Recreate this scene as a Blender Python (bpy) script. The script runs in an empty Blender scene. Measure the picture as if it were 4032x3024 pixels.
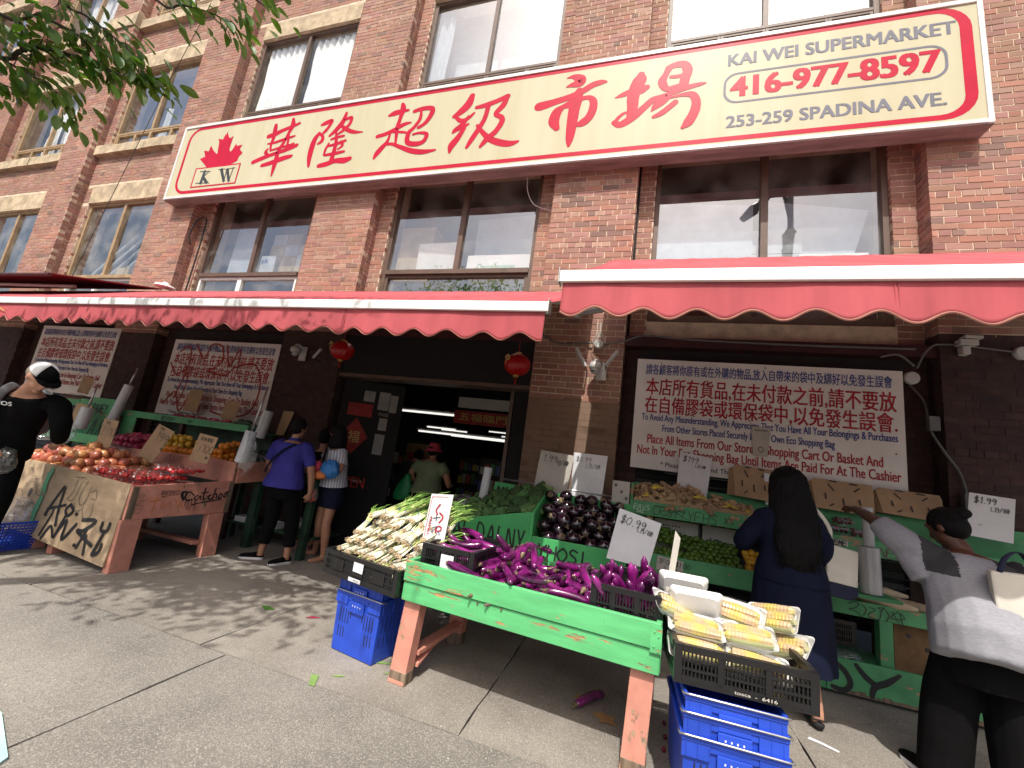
import bpy, bmesh, math, random
from mathutils import Vector, Matrix, noise
RD = random.Random(11)
rad = math.radians
C = bpy.context.scene.collection
SC = bpy.context.scene

# ---------------- camera, sky, sun, exposure ----------------
cam_d = bpy.data.cameras.new('camera'); cam = bpy.data.objects.new('camera', cam_d); C.objects.link(cam)
SC.camera = cam
cam_d.sensor_width = 36; cam_d.lens = 14.555; cam_d.clip_start = .05; cam_d.clip_end = 3000
def cam_axes(y, p, r):
    f = Vector((math.sin(y)*math.cos(p), math.cos(y)*math.cos(p), math.sin(p)))
    rt = Vector((math.cos(y), -math.sin(y), 0)); up = rt.cross(f)
    return rt*math.cos(r)+up*math.sin(r), up*math.cos(r)-rt*math.sin(r), f
_r, _u, _f = cam_axes(rad(-17.77), rad(10.80), rad(7.53))
cam.matrix_world = Matrix(((_r.x, _u.x, -_f.x, 0), (_r.y, _u.y, -_f.y, 0), (_r.z, _u.z, -_f.z, 1.45), (0, 0, 0, 1)))

W = bpy.data.worlds.new('World'); SC.world = W; W.use_nodes = True
nt = W.node_tree; bg = nt.nodes['Background']
sky = nt.nodes.new('ShaderNodeTexSky'); sky.sky_type = 'NISHITA'; sky.sun_disc = False
sky.sun_elevation = rad(57); sky.sun_rotation = rad(175); sky.dust_density = 6.0; sky.air_density = 1.0; sky.ozone_density = .6
nt.links.new(sky.outputs[0], bg.inputs[0]); bg.inputs[1].default_value = .15
sun_d = bpy.data.lights.new('sun', 'SUN'); sun = bpy.data.objects.new('sun', sun_d); C.objects.link(sun)
sun_d.energy = 4.3; sun_d.angle = rad(.55); sun_d.color = (1, .955, .88)
sun.rotation_euler = Vector((-.09, 1, -1.55)).to_track_quat('-Z', 'Y').to_euler(); sun.location = (1, -8, 14)
SC.view_settings.view_transform = 'Standard'; SC.view_settings.look = 'None'; SC.view_settings.gamma = 1
SC.view_settings.use_curve_mapping = False; SC.view_settings.exposure = 0.20
SC.cycles.max_bounces = 8; SC.cycles.transparent_max_bounces = 16

# ---------------- helpers ----------------
def tag(o, label=None, cat=None, group=None, kind=None):
    if label: o['label'] = label
    if cat: o['category'] = cat
    if group: o['group'] = group
    if kind: o['kind'] = kind
    return o
def thing(name, label, cat, loc=(0, 0, 0), rz=0, group=None):
    o = bpy.data.objects.new(name, None); C.objects.link(o); o.empty_display_size = .1
    o.location = loc; o.rotation_euler = (0, 0, rz)
    return tag(o, label, cat, group)
def dup(root, loc=None, rot=None, label=None, group=None):
    r = root.copy(); C.objects.link(r)
    if loc is not None: r.location = loc
    if rot is not None: r.rotation_euler = rot
    if label: r['label'] = label
    if group: r['group'] = group
    for ch in list(root.children):
        c = ch.copy(); C.objects.link(c); c.parent = r
        for g in list(ch.children):
            d = g.copy(); C.objects.link(d); d.parent = c
    return r
class MB:
    def __init__(s): s.v = []; s.f = []; s.t = None
    def tint(s, val):  # colour value for faces added from now on
        if s.t is None: s.t = [(.5, .5, .5)]*len(s.f)
        s.cur = val; return s
    def face(s, idx):
        s.f.append(idx)
        if s.t is not None: s.t.append(s.cur)
    def box(s, a, b, M=None, skip=()):
        x0, y0, z0 = a; x1, y1, z1 = b; n = len(s.v)
        P = [(x0, y0, z0), (x1, y0, z0), (x1, y1, z0), (x0, y1, z0), (x0, y0, z1), (x1, y0, z1), (x1, y1, z1), (x0, y1, z1)]
        s.v += [tuple(M @ Vector(p)) for p in P] if M else P
        F = {'b': (0, 3, 2, 1), 't': (4, 5, 6, 7), 'f': (0, 1, 5, 4), 'r': (1, 2, 6, 5), 'k': (2, 3, 7, 6), 'l': (3, 0, 4, 7)}
        for k, q in F.items():
            if k not in skip: s.face(tuple(n+i for i in q))
        return s
    def poly(s, pts):
        n = len(s.v); s.v += [tuple(p) for p in pts]; s.face(tuple(range(n, n+len(pts)))); return s
    def prism(s, pts, d):  # polygon extruded by vector d
        n = len(s.v); m = len(pts); d = Vector(d)
        s.v += [tuple(p) for p in pts]+[tuple(Vector(p)+d) for p in pts]
        s.face(tuple(range(n, n+m))); s.face(tuple(range(n+2*m-1, n+m-1, -1)))
        for i in range(m): j = (i+1) % m; s.face((n+i, n+m+i, n+m+j, n+j))
        return s
    def rings(s, R, cap=True, close=False):
        n = len(s.v); k = len(R[0])
        for r in R: s.v += [tuple(p) for p in r]
        for i in range(len(R)-1):
            for j in range(k):
                j2 = (j+1) % k
                s.face((n+i*k+j, n+i*k+j2, n+(i+1)*k+j2, n+(i+1)*k+j))
        if cap:
            s.face(tuple(n+j for j in range(k-1, -1, -1))); s.face(tuple(n+(len(R)-1)*k+j for j in range(k)))
        return s
    def tube(s, pts, r, seg=8, cap=True, flat=1.0, up=None):
        P = [Vector(p) for p in pts]; m = len(P)
        if not hasattr(r, '__len__'): r = [r]*m
        R = []; ref = Vector(up) if up else None
        for i in range(m):
            t = (P[min(i+1, m-1)]-P[max(i-1, 0)]); t = t.normalized() if t.length > 1e-9 else Vector((0, 0, 1))
            if ref is None: ref = Vector((0, 0, 1)) if abs(t.z) < .9 else Vector((1, 0, 0))
            a = (ref-t*ref.dot(t))
            if a.length < 1e-4: a = Vector((1, 0, 0))-t*t.x
            a.normalize(); b = t.cross(a); ref = a
            ri = r[i]; rx, ry = (ri if hasattr(ri, '__len__') else (ri, ri*flat))
            R.append([P[i]+a*ry*math.sin(2*math.pi*j/seg)+b*rx*math.cos(2*math.pi*j/seg) for j in range(seg)])
        return s.rings(R, cap)
    def ball(s, c, r, seg=12, rng=8, M=None):
        if not hasattr(r, '__len__'): r = (r, r, r)
        R = []
        for i in range(1, rng):
            th = math.pi*i/rng
            R.append([Vector((r[0]*math.sin(th)*math.cos(2*math.pi*j/seg), r[1]*math.sin(th)*math.sin(2*math.pi*j/seg), -r[2]*math.cos(th))) for j in range(seg)])
        if M: R = [[M @ p for p in q] for q in R]
        c = Vector(c); R = [[p+c for p in q] for q in R]
        n = len(s.v); s.rings(R, cap=False)
        lo = Vector((0, 0, -r[2])); hi = Vector((0, 0, r[2]))
        if M: lo = M @ lo; hi = M @ hi
        a = len(s.v); s.v += [tuple(lo+c), tuple(hi+c)]
        for j in range(seg):
            j2 = (j+1) % seg
            s.face((a, n+j2, n+j)); s.face((a+1, n+(rng-2)*seg+j, n+(rng-2)*seg+j2))
        return s
    def lathe(s, c, prof, seg=16, M=None, cap=True):
        R = [[Vector((p[0]*math.cos(2*math.pi*j/seg), p[0]*math.sin(2*math.pi*j/seg), p[1])) for j in range(seg)] for p in prof]
        if M: R = [[M @ q for q in r] for r in R]
        c = Vector(c); return s.rings([[q+c for q in r] for r in R], cap)
    def build(s, name, mat=None, parent=None, smooth=False, world=True, bevel=0, label=None, kind=None, ob=True):
        off = parent.location if (parent is not None and world) else Vector((0, 0, 0))
        if parent is not None and world and parent.parent is not None: off = off+parent.parent.location
        v = [(p[0]-off[0], p[1]-off[1], p[2]-off[2]) for p in s.v]
        me = bpy.data.meshes.new(name); me.from_pydata(v, [], s.f)
        if s.t is not None:
            at = me.attributes.new('tint', 'FLOAT_COLOR', 'FACE')
            at.data.foreach_set('color', [c for t in s.t for c in (t[0], t[1], t[2], 1)])
        if mat: me.materials.append(mat)
        if smooth: me.polygons.foreach_set('use_smooth', [True]*len(me.polygons))
        me.update()
        if not ob: return me
        o = bpy.data.objects.new(name, me); C.objects.link(o)
        if parent is not None: o.parent = parent
        if bevel:
            b = o.modifiers.new('bevel', 'BEVEL'); b.width = bevel; b.segments = 2; b.limit_method = 'ANGLE'; b.angle_limit = rad(40)
        if label: o['label'] = label
        if kind: o['kind'] = kind
        return o
def place(me, name, parent, loc=(0, 0, 0), rot=(0, 0, 0), sc=None, label=None):
    o = bpy.data.objects.new(name, me); C.objects.link(o)
    if parent is not None: o.parent = parent
    o.location = loc; o.rotation_euler = rot
    if sc: o.scale = sc
    if label: o['label'] = label
    return o
def cat(pts, n=6):  # Catmull-Rom
    P = [pts[0]]+list(pts)+[pts[-1]]; out = []
    for i in range(1, len(P)-2):
        p0, p1, p2, p3 = P[i-1], P[i], P[i+1], P[i+2]
        for k in range(n):
            t = k/n
            out.append(tuple(.5*((2*b)+(-a+c)*t+(2*a-5*b+4*c-d)*t*t+(-a+3*b-3*c+d)*t**3) for a, b, c, d in zip(p0, p1, p2, p3)))
    out.append(tuple(P[-2])); return out
def brush(mb, strokes, fr, w=None, n=6, eps=2e-4, smooth=True):
    """flat painted strokes (u, v, width) in the plane fr = (origin, u axis, v axis); a normal offset keeps them apart"""
    O, U, V = [Vector(q) for q in fr]; N = U.cross(V).normalized(); k = 0
    for st in strokes:
        if w is not None: st = [(p[0], p[1], w) for p in st]
        if len(st) == 1: st = [st[0], (st[0][0]+st[0][2]*.3, st[0][1], st[0][2])]
        S = cat(st, n) if smooth and len(st) > 2 else list(st)
        k += 1; off = N*(eps*(1+k % 40)); L = []; Rr = []; m = len(S)
        for i in range(m):
            a = S[max(i-1, 0)]; b = S[min(i+1, m-1)]
            dx, dy = b[0]-a[0], b[1]-a[1]; l = math.hypot(dx, dy) or 1
            nx, ny = -dy/l, dx/l; h = max(S[i][2], .0008)/2
            L.append((S[i][0]+nx*h, S[i][1]+ny*h)); Rr.append((S[i][0]-nx*h, S[i][1]-ny*h))
            if i == 0: d0 = (dx/l, dy/l)
            if i == m-1: d1 = (dx/l, dy/l)
        def T(p, q): return tuple(O+U*p[0]+V*p[1]+off+N*q)
        for i in range(m-1):
            q = 4e-5*i
            mb.poly([T(Rr[i], q), T(Rr[i+1], q), T(L[i+1], q), T(L[i], q)])
        for s_, d, e in ((S[0], (-d0[0], -d0[1]), 0), (S[-1], d1, m)):
            h = max(s_[2], .0008)/2; pts = []
            for j in range(7):
                th = -math.pi/2+math.pi*j/6
                pts.append(T((s_[0]+h*(d[0]*math.cos(th)-d[1]*math.sin(th)), s_[1]+h*(d[1]*math.cos(th)+d[0]*math.sin(th))), 4e-5*e))
            mb.poly(pts)
    return mb
# simple single-stroke hand lettering
HF = {'A': '0,0 3,9 6,0|1.2,3.5 5,3.5', 'B': '0,0 0,9 4,8.6 4.3,6 0,5|0,5 5,4.5 5,1 0,0', 'C': '5,8 2,9 0,5 1.5,0.5 5,1', 'D': '0,0 0,9 4,8 5.5,4.5 3.5,.5 0,0', 'E': '5,9 0,9 0,0 5,0|0,4.8 4,5',
 'F': '5,9 0,9 0,0|0,5 4,5', 'H': '0,9 0,0|5,9 5,0|0,4.5 5,4.8', 'I': '2,9 2,0', 'K': '0,9 0,0|5,9 0,4 5,0', 'L': '0,9 0,0 5,0', 'M': '0,0 1,9 3,3 5,9 6,0', 'N': '0,0 0,9 5,0 5,9', 'O': '3,9 0,6 0,3 3,0 5.5,3 5.5,6 3,9',
 'P': '0,0 0,9 4.5,8.5 4.5,5 0,4.5', 'R': '0,0 0,9 4.5,8 4,5 0,4.5 5,0', 'S': '5,8 2,9 .5,6.5 4.5,3.5 4,.8 0,.8', 'T': '0,9 6,9|3,9 3,0', 'U': '0,9 .4,1 3,0 5,1 5.2,9', 'V': '0,9 2.6,0 5,9', 'W': '0,9 1.5,0 3,6 4.5,0 6,9', 'X': '0,9 5,0|5,9 0,0', 'Y': '0,9 2.6,4.5 5,9|2.6,4.5 2,0', 'Z': '0,9 5,9 0,0 5,0',
 '0': '3,9 .3,6 .6,2 3,0 5,3 5,7 3,9', '1': '1,7 2.6,9 2.2,0', '2': '0,7 2,9 4.5,7.5 0,0 5,.3', '3': '0,8.5 3.5,9 4,6.5 1.5,5|1.5,5 5,3.5 3,0 0,.6', '4': '3.5,0 4,9 0,3 5.5,3', '5': '5,9 1,9 .6,5 4,5.3 4.6,1.5 0,0', '9': '4.6,7.5 2.5,9 .5,6.5 2.5,4.6 4.6,7.5 4.4,3 3,0', '8': '2.6,4.8 .5,7 2.6,9 4.6,7 .3,2 2.6,0 5,2 2.6,4.8', '7': '0,9 5,9 2,0', '6': '4.5,9 .8,5 .8,1 3,0 4.6,2 3,4.6 .8,3',
 '$': '4.6,7.6 1,8 .6,5.6 4.6,4 4.2,1 0,1|2,10 1.8,-1|3.2,10 3,-1', '.': '1,.6 1.5,0', '/': '0,-1 4,10', '-': '0,4.5 4,4.5', '&': '5,0 1,7 2.5,9 4,7.5 .4,3 2,0 5,4', '?': '0,7 2,9 4,7 2,4.5 2,3|2,.4 2.2,0',
 'b': '0,9 0,0 4,.5 4.2,4 0,4.5', 'g': '4,8 .5,7 .5,3 4,4 4,8 3.8,-2 .5,-2', 'a': '4.5,6 1,6 .3,1 3,0 4.6,4 4.8,0', 'c': '4,5.5 1,5 .6,1 4,.6', 'o': '2.5,6 .2,3 2.2,0 4.6,3 2.5,6', 't': '2,9 2,1 4,.2|0,6 4.5,6.2', 'h': '0,9 0,0|0,4 2.5,6 4.2,4 4.2,0',
 '\u78c5': '0,8 4,8.4|2.5,8 .5,3|1,4.5 1,.8 3.4,.8 3.4,4.5 1,4.5|5,8.5 10,8.5|7.4,9.8 7.4,8.5|6,7.6 6.6,6.4|9,7.6 8.4,6.4|4.6,4.6 4.8,5.8 10.2,5.8 10,4.6|7.4,5 7.6,3.8|5,3.6 9.8,3.6|6.8,3.6 5,0|6.6,2.4 9,2.2 8.4,0 7.4,.3',
 '\u672c': '0,7 8,7.2|4,9.5 4,-.5|4,7 .5,2|4,7 8,2|2.4,2.4 5.6,2.4', '\u5730': '0,6 3.4,6|1.7,9 1.7,2|0,1.6 3.6,2.6|3.8,5 9,6.6 8.8,3.4|6.4,9 6.4,2.6|4.8,7.6 4.8,.6 9.4,.6 9.6,2', '\u8349': '0,8 8,8|2.6,9.6 2.6,7|5.4,9.6 5.4,7|2,6.4 6,6.4 6,3.8 2,3.8 2,6.4|2,5.1 6,5.1|0,2.4 8,2.4|4,3.8 4,-.6', '\u8393': '0,8 8,8|2.6,9.6 2.6,7|5.4,9.6 5.4,7|3,6.8 2.4,5.8|2,5.8 6,5.8 5.8,1.6|2,5.8 1.8,1.6|.4,3.8 7.6,3.8|.8,1.6 7,1.6 6.4,-.8 5,-.4'}
def hand(text, u, v, h, w, slant=.12, jit=.0, squeeze=1.0):
    out = []; x = u; rr = random.Random(hash(text) % 9973 if False else sum(map(ord, text))); s = h/9
    for ch in text:
        if ch == ' ': x += 4*s*squeeze; continue
        mx = 0; dy = rr.uniform(-jit, jit)*h
        for st in HF.get(ch, HF['I']).split('|'):
            P = []
            for q in st.split():
                a, b = map(float, q.split(',')); mx = max(mx, a)
                P.append((x+(a*squeeze+b*slant)*s, v+b*s+dy, w))
            if len(P) == 2: P = [P[0], ((P[0][0]+P[1][0])/2+.01*h, (P[0][1]+P[1][1])/2, w), P[1]]
            out.append(P)
        x += (mx*squeeze+1.8)*s
    return out
def text_part(name, s, mat, parent, O, U, V, width, height, bold=.012, align='L', shear=0.0, world=True, ital=0):
    """printed line fitted into width x height (cap height) metres in the plane O,U,V"""
    c = bpy.data.curves.new(name, 'FONT'); c.body = s; c.size = 1; c.offset = 0 if bold > .012 else min(bold, .007); cp = 1 if bold <= .012 else (2 if bold < .02 else 4); c.resolution_u = 3; c.shear = ital
    o = bpy.data.objects.new('tmp', c); C.objects.link(o); bpy.context.view_layer.update()
    m = o.to_mesh(); vs = [v.co.copy() for v in m.vertices]; fs = [tuple(p.vertices) for p in m.polygons]; o.to_mesh_clear()
    bpy.data.objects.remove(o); bpy.data.curves.remove(c)
    x0 = min(v.x for v in vs); x1 = max(v.x for v in vs); y0 = min(v.y for v in vs); y1 = max(v.y for v in vs)
    O, U, V = Vector(O), Vector(U), Vector(V); mb = MB()
    base = y0 if not any(ch in s for ch in 'gpqy,') else 0
    top = y1
    Nn = U.cross(V).normalized(); n = len(vs); mb.v = []; mb.f = []
    for k, (du, dv) in enumerate(((0, 0), (1, 0), (1, 1), (0, 1))[:cp]):
        du, dv = du*(bold-.007)*1.5, dv*(bold-.007)*.8; kx = width/(x1-x0)
        mb.v += [tuple(O+U*((v.x-x0)*kx+(du-bold*.5)*kx)+V*((v.y-base)/(top-base)*height+(dv-.3*bold)*height)+Nn*(k*2.5e-4)) for v in vs]; mb.f += [tuple(i+k*n for i in f) for f in fs]
    return mb.build(name, mat, parent, world=world)

# ---------------- materials ----------------
MATS = {}
def mat(name, col, rough=.6, col2=None, scale=6, var=.12, bump=0, bscale=None, stretch=(1, 1, 1), metal=0, spec=.5, tint=False, rnd=.0,
        peel=None, pth=.62, pscale=4, pstretch=(1, 1, 1), peel2=None, coat=0, trans=0, alpha=None, sss=0, emis=None, wave=None, dist=.004, speck=None, hv=None):
    m = bpy.data.materials.new(name); m.use_nodes = True; N = m.node_tree.nodes; L = m.node_tree.links
    b = N['Principled BSDF']; MATS[name] = m
    def nd(t, **k):
        n = N.new(t)
        for a, v in k.items(): setattr(n, a, v)
        return n
    tc = nd('ShaderNodeTexCoord'); oi = nd('ShaderNodeObjectInfo')
    off = nd('ShaderNodeVectorMath', operation='MULTIPLY_ADD')
    cmb = nd('ShaderNodeCombineXYZ')
    for i in range(3): L.new(oi.outputs['Random'], cmb.inputs[i])
    off.inputs[1].default_value = (17, 29, 13); L.new(cmb.outputs[0], off.inputs[0]); L.new(tc.outputs['Object'], off.inputs[2])
    def noise_(sc, st=(1, 1, 1), det=5, ro=.6):
        mp = nd('ShaderNodeMapping'); mp.inputs['Scale'].default_value = st; L.new(off.outputs[0], mp.inputs[0])
        n = nd('ShaderNodeTexNoise'); n.inputs['Scale'].default_value = sc; n.inputs['Detail'].default_value = det; n.inputs['Roughness'].default_value = ro
        L.new(mp.outputs[0], n.inputs['Vector']); return n.outputs['Fac']
    def ramp(src, lo, hi, a=0, c=1):
        r = nd('ShaderNodeMapRange'); r.inputs[1].default_value = lo; r.inputs[2].default_value = hi; r.inputs[3].default_value = a; r.inputs[4].default_value = c
        L.new(src, r.inputs[0]); return r.outputs[0]
    def mix(f, a, c, bt='MIX'):
        x = nd('ShaderNodeMix', data_type='RGBA', blend_type=bt)
        if hasattr(f, 'links'): L.new(f, x.inputs[0])
        else: x.inputs[0].default_value = f
        for k, q in ((6, a), (7, c)):
            if hasattr(q, 'links'): L.new(q, x.inputs[k])
            else: x.inputs[k].default_value = (*q, 1)
        return x.outputs[2]
    c1 = tuple(col); c2 = tuple(col2) if col2 else tuple(max(0, q*(1-2.2*var)) for q in col)
    if not col2: c1 = tuple(q*(1+var*.8) for q in col)
    n1 = noise_(scale, stretch); out = mix(ramp(n1, .32, .68), c2, c1)
    if tint:
        at = nd('ShaderNodeAttribute', attribute_name='tint'); out = mix(1.0, out, at.outputs['Color'], 'MULTIPLY')
        out2 = nd('ShaderNodeVectorMath', operation='SCALE'); out2.inputs['Scale'].default_value = 2; L.new(out, out2.inputs[0]); out = out2.outputs[0]
    if rnd:
        hs = nd('ShaderNodeHueSaturation'); L.new(out, hs.inputs['Color'])
        L.new(ramp(oi.outputs['Random'], 0, 1, 1-rnd, 1+rnd), hs.inputs['Value'])
        if hv:
            ml = nd('ShaderNodeMath', operation='FRACT'); m2 = nd('ShaderNodeMath', operation='MULTIPLY'); m2.inputs[1].default_value = 7.31
            L.new(oi.outputs['Random'], m2.inputs[0]); L.new(m2.outputs[0], ml.inputs[0]); L.new(ramp(ml.outputs[0], 0, 1, .5-hv, .5+hv), hs.inputs['Hue'])
        out = hs.outputs[0]
    if speck:
        v = nd('ShaderNodeTexVoronoi'); v.inputs['Scale'].default_value = speck[0]; L.new(off.outputs[0], v.inputs['Vector'])
        sv = nd('ShaderNodeSeparateColor'); L.new(v.outputs['Color'], sv.inputs[0])
        out = mix(ramp(sv.outputs[0], 1-speck[1], 1-speck[1]*.5, 0, speck[4] if len(speck) > 4 else .7), out, speck[2])
        out = mix(ramp(sv.outputs[1], 1-speck[1], 1-speck[1]*.5, 0, .6), out, speck[3])
    rg = None; pm = None
    if peel:
        p1 = noise_(pscale, pstretch, 8, .72); pm = ramp(p1, pth, pth+.025)
        pc = mix(ramp(noise_(pscale*5, pstretch, 3), .4, .6), peel, peel2 or tuple(q*.55 for q in peel))
        out = mix(pm, out, pc)
    L.new(out, b.inputs['Base Color'])
    b.inputs['Roughness'].default_value = rough; b.inputs['Metallic'].default_value = metal; b.inputs['Specular IOR Level'].default_value = spec
    if coat: b.inputs['Coat Weight'].default_value = coat; b.inputs['Coat Roughness'].default_value = .12
    if trans: b.inputs['Transmission Weight'].default_value = trans
    if alpha is not None: b.inputs['Alpha'].default_value = alpha
    if sss: b.inputs['Subsurface Weight'].default_value = sss; b.inputs['Subsurface Radius'].default_value = (.02, .008, .004); b.inputs['Subsurface Scale'].default_value = .5
    if emis: b.inputs['Emission Color'].default_value = (*emis[0], 1); b.inputs['Emission Strength'].default_value = emis[1]
    h = None
    if bump:
        h = noise_(bscale or scale*6, stretch, 6); bp = nd('ShaderNodeBump'); bp.inputs['Strength'].default_value = bump; bp.inputs['Distance'].default_value = dist
        L.new(h, bp.inputs['Height']); last = bp
        if wave:
            wv = nd('ShaderNodeTexWave', wave_type='BANDS', bands_direction=wave[2] if len(wave) > 2 else 'X'); wv.inputs['Scale'].default_value = wave[0]; wv.inputs['Distortion'].default_value = wave[1]; wv.inputs['Detail'].default_value = 3; wv.inputs['Detail Scale'].default_value = 1.5
            L.new(off.outputs[0], wv.inputs['Vector']); b2 = nd('ShaderNodeBump'); b2.inputs['Strength'].default_value = .6; b2.inputs['Distance'].default_value = wave[3] if len(wave) > 3 else .01
            L.new(wv.outputs['Fac'], b2.inputs['Height']); L.new(bp.outputs[0], b2.inputs['Normal']); last = b2
        if pm is not None:
            b3 = nd('ShaderNodeBump', invert=True); b3.inputs['Strength'].default_value = .5; b3.inputs['Distance'].default_value = .002; L.new(pm, b3.inputs['Height']); L.new(last.outputs[0], b3.inputs['Normal']); last = b3
        L.new(last.outputs[0], b.inputs['Normal'])
    return m
def glass(name, refl=.3, tintc=(.8, .85, .85), rough=.01, dirty=.08, rbump=0):
    m = bpy.data.materials.new(name); m.use_nodes = True; N = m.node_tree.nodes; L = m.node_tree.links; N.clear()
    o = N.new('ShaderNodeOutputMaterial'); t = N.new('ShaderNodeBsdfTransparent'); g = N.new('ShaderNodeBsdfGlossy'); d = N.new('ShaderNodeBsdfDiffuse')
    t.inputs[0].default_value = (*tintc, 1); g.inputs['Roughness'].default_value = rough; g.inputs[0].default_value = (.95, .97, 1, 1); d.inputs[0].default_value = (.55, .55, .52, 1)
    lw = N.new('ShaderNodeLayerWeight'); lw.inputs[0].default_value = .5; f = N.new('ShaderNodeMath'); f.operation = 'POWER'; f.inputs[1].default_value = 4; L.new(lw.outputs['Facing'], f.inputs[0]); a = N.new('ShaderNodeMath'); a.operation = 'MULTIPLY_ADD'; a.inputs[1].default_value = .85; a.inputs[2].default_value = refl; a.use_clamp = True
    L.new(f.outputs[0], a.inputs[0]); mx = N.new('ShaderNodeMixShader'); L.new(a.outputs[0], mx.inputs[0]); L.new(t.outputs[0], mx.inputs[1]); L.new(g.outputs[0], mx.inputs[2])
    nz = N.new('ShaderNodeTexNoise'); nz.inputs['Scale'].default_value = 2.5; nz.inputs['Detail'].default_value = 7; tc = N.new('ShaderNodeTexCoord'); L.new(tc.outputs['Object'], nz.inputs['Vector'])
    r = N.new('ShaderNodeMapRange'); r.inputs[1].default_value = .4; r.inputs[2].default_value = .75; r.inputs[4].default_value = dirty*2; L.new(nz.outputs[0], r.inputs[0])
    m2 = N.new('ShaderNodeMixShader'); L.new(r.outputs[0], m2.inputs[0]); L.new(mx.outputs[0], m2.inputs[1]); L.new(d.outputs[0], m2.inputs[2])
    if rbump:
        n2 = N.new('ShaderNodeTexNoise'); n2.inputs['Scale'].default_value = rbump; L.new(tc.outputs['Object'], n2.inputs['Vector']); b = N.new('ShaderNodeBump'); b.inputs['Strength'].default_value = .5; b.inputs['Distance'].default_value = .01; L.new(n2.outputs[0], b.inputs['Height']); L.new(b.outputs[0], g.inputs['Normal'])
    L.new(m2.outputs[0], o.inputs[0]); MATS[name] = m; return m
def cloth_trans(name, col, tr=.25, bump=.3):
    m = mat(name, col, rough=.85, var=.11, scale=1.6, stretch=(2.5, .5, .5), bump=bump, bscale=5, spec=.2, dist=.01); N = m.node_tree.nodes; L = m.node_tree.links
    b = N['Principled BSDF']; o = N['Material Output']; t = N.new('ShaderNodeBsdfTranslucent'); t.inputs[0].default_value = (*col, 1)
    mx = N.new('ShaderNodeMixShader'); mx.inputs[0].default_value = tr; L.new(b.outputs[0], mx.inputs[1]); L.new(t.outputs[0], mx.inputs[2]); L.new(mx.outputs[0], o.inputs[0]); return m

M = MATS
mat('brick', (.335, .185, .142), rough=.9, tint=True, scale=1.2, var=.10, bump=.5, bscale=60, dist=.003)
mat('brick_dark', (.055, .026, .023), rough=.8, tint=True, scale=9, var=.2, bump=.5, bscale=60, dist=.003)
mat('brick_tan', (.23, .15, .104), rough=.8, scale=2, var=.08, bump=.4, bscale=60, dist=.003)
mat('mortar', (.68, .55, .41), rough=.95, var=.15, bump=.4, bscale=90)
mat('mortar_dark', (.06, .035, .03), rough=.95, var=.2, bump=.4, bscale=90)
mat('mortar_tan', (.21, .135, .092), rough=.95, var=.15, bump=.4, bscale=90)
mat('stone', (.50, .40, .27), rough=.9, var=.2, scale=5, bump=.6, bscale=30, dist=.006)
mat('frame_brown', (.12, .075, .055), rough=.55, var=.1)
mat('frame_tan', (.36, .25, .14), rough=.6, var=.12)
mat('frame_white', (.75, .75, .73), rough=.45, var=.05)
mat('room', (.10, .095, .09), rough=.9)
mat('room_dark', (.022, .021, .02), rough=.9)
mat('curtain', (.80, .80, .80), rough=.9, var=.05, bump=.4, bscale=4)
mat('curtain_grey', (.42, .46, .50), rough=.9, var=.08)
mat('sign_metal', (.72, .71, .68), rough=.4, var=.1, scale=3, bump=.1)
mat('sign_under', (.27, .235, .225), rough=.6, var=.2, scale=2, stretch=(1, 6, 1), bump=.2)
mat('sign_face', (.52, .495, .355), rough=.42, spec=.12, col2=(.47, .435, .29), var=.05, scale=2.2, stretch=(1.6, 1, .12), bump=.03)
mat('sign_red', (.46, .010, .04), spec=.12, rough=.4, var=.06)
mat('sign_ink', (.03, .035, .04), rough=.5); mat('sign_grey', (.17, .175, .21), spec=.12, rough=.45, var=.05)
cloth_trans('awning_red', (.47, .10, .115), .06, .35); mat('awning_binding', (.38, .16, .12), rough=.9)
mat('alu_white', (.85, .85, .83), rough=.35, var=.04); mat('alu_grey', (.42, .41, .39), rough=.4, metal=.5, var=.1)
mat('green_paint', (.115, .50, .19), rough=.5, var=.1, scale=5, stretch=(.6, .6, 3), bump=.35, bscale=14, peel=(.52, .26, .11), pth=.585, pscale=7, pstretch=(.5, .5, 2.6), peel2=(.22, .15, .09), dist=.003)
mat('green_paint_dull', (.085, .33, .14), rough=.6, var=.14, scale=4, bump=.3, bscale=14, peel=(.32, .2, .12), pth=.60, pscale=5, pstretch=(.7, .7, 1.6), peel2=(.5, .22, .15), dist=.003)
mat('pink_paint', (.62, .27, .20), rough=.6, var=.12, scale=5, bump=.35, bscale=20, peel=(.20, .14, .09), pth=.60, pscale=6, pstretch=(1.6, 1.6, .9), peel2=(.38, .28, .18), dist=.003)
mat('bare_wood', (.22, .16, .11), rough=.85, var=.3, scale=5, stretch=(6, 6, .6), bump=.5, bscale=12)
mat('plywood', (.46, .34, .22), rough=.75, var=.12, scale=3, stretch=(1, 1, 3), bump=.15)
mat('dark_green_wood', (.02, .06, .035), rough=.6, var=.3, bump=.3)
mat('card_board', (.42, .28, .16), rough=.85, var=.08, bump=.1); mat('card_white', (.74, .74, .76), rough=.75, var=.05)
mat('card_grey', (.50, .47, .42), rough=.8, var=.06)
mat('ink', (.02, .02, .025), rough=.5); mat('ink_grey', (.13, .11, .09), rough=.7); mat('spray_black', (.018, .02, .022), rough=.6); mat('spray_green', (.10, .42, .22), rough=.6); mat('spray_white', (.6, .75, .65), rough=.6)
mat('spray_red', (.40, .05, .035), rough=.6); mat('spray_orange', (.6, .2, .06), rough=.6); mat('spray_yellow', (.55, .38, .10), rough=.6)
mat('poster', (.78, .75, .72), rough=.7, var=.06, scale=2); mat('poster_blue', (.03, .06, .30), rough=.6); mat('poster_red', (.42, .012, .03), rough=.6)
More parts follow.
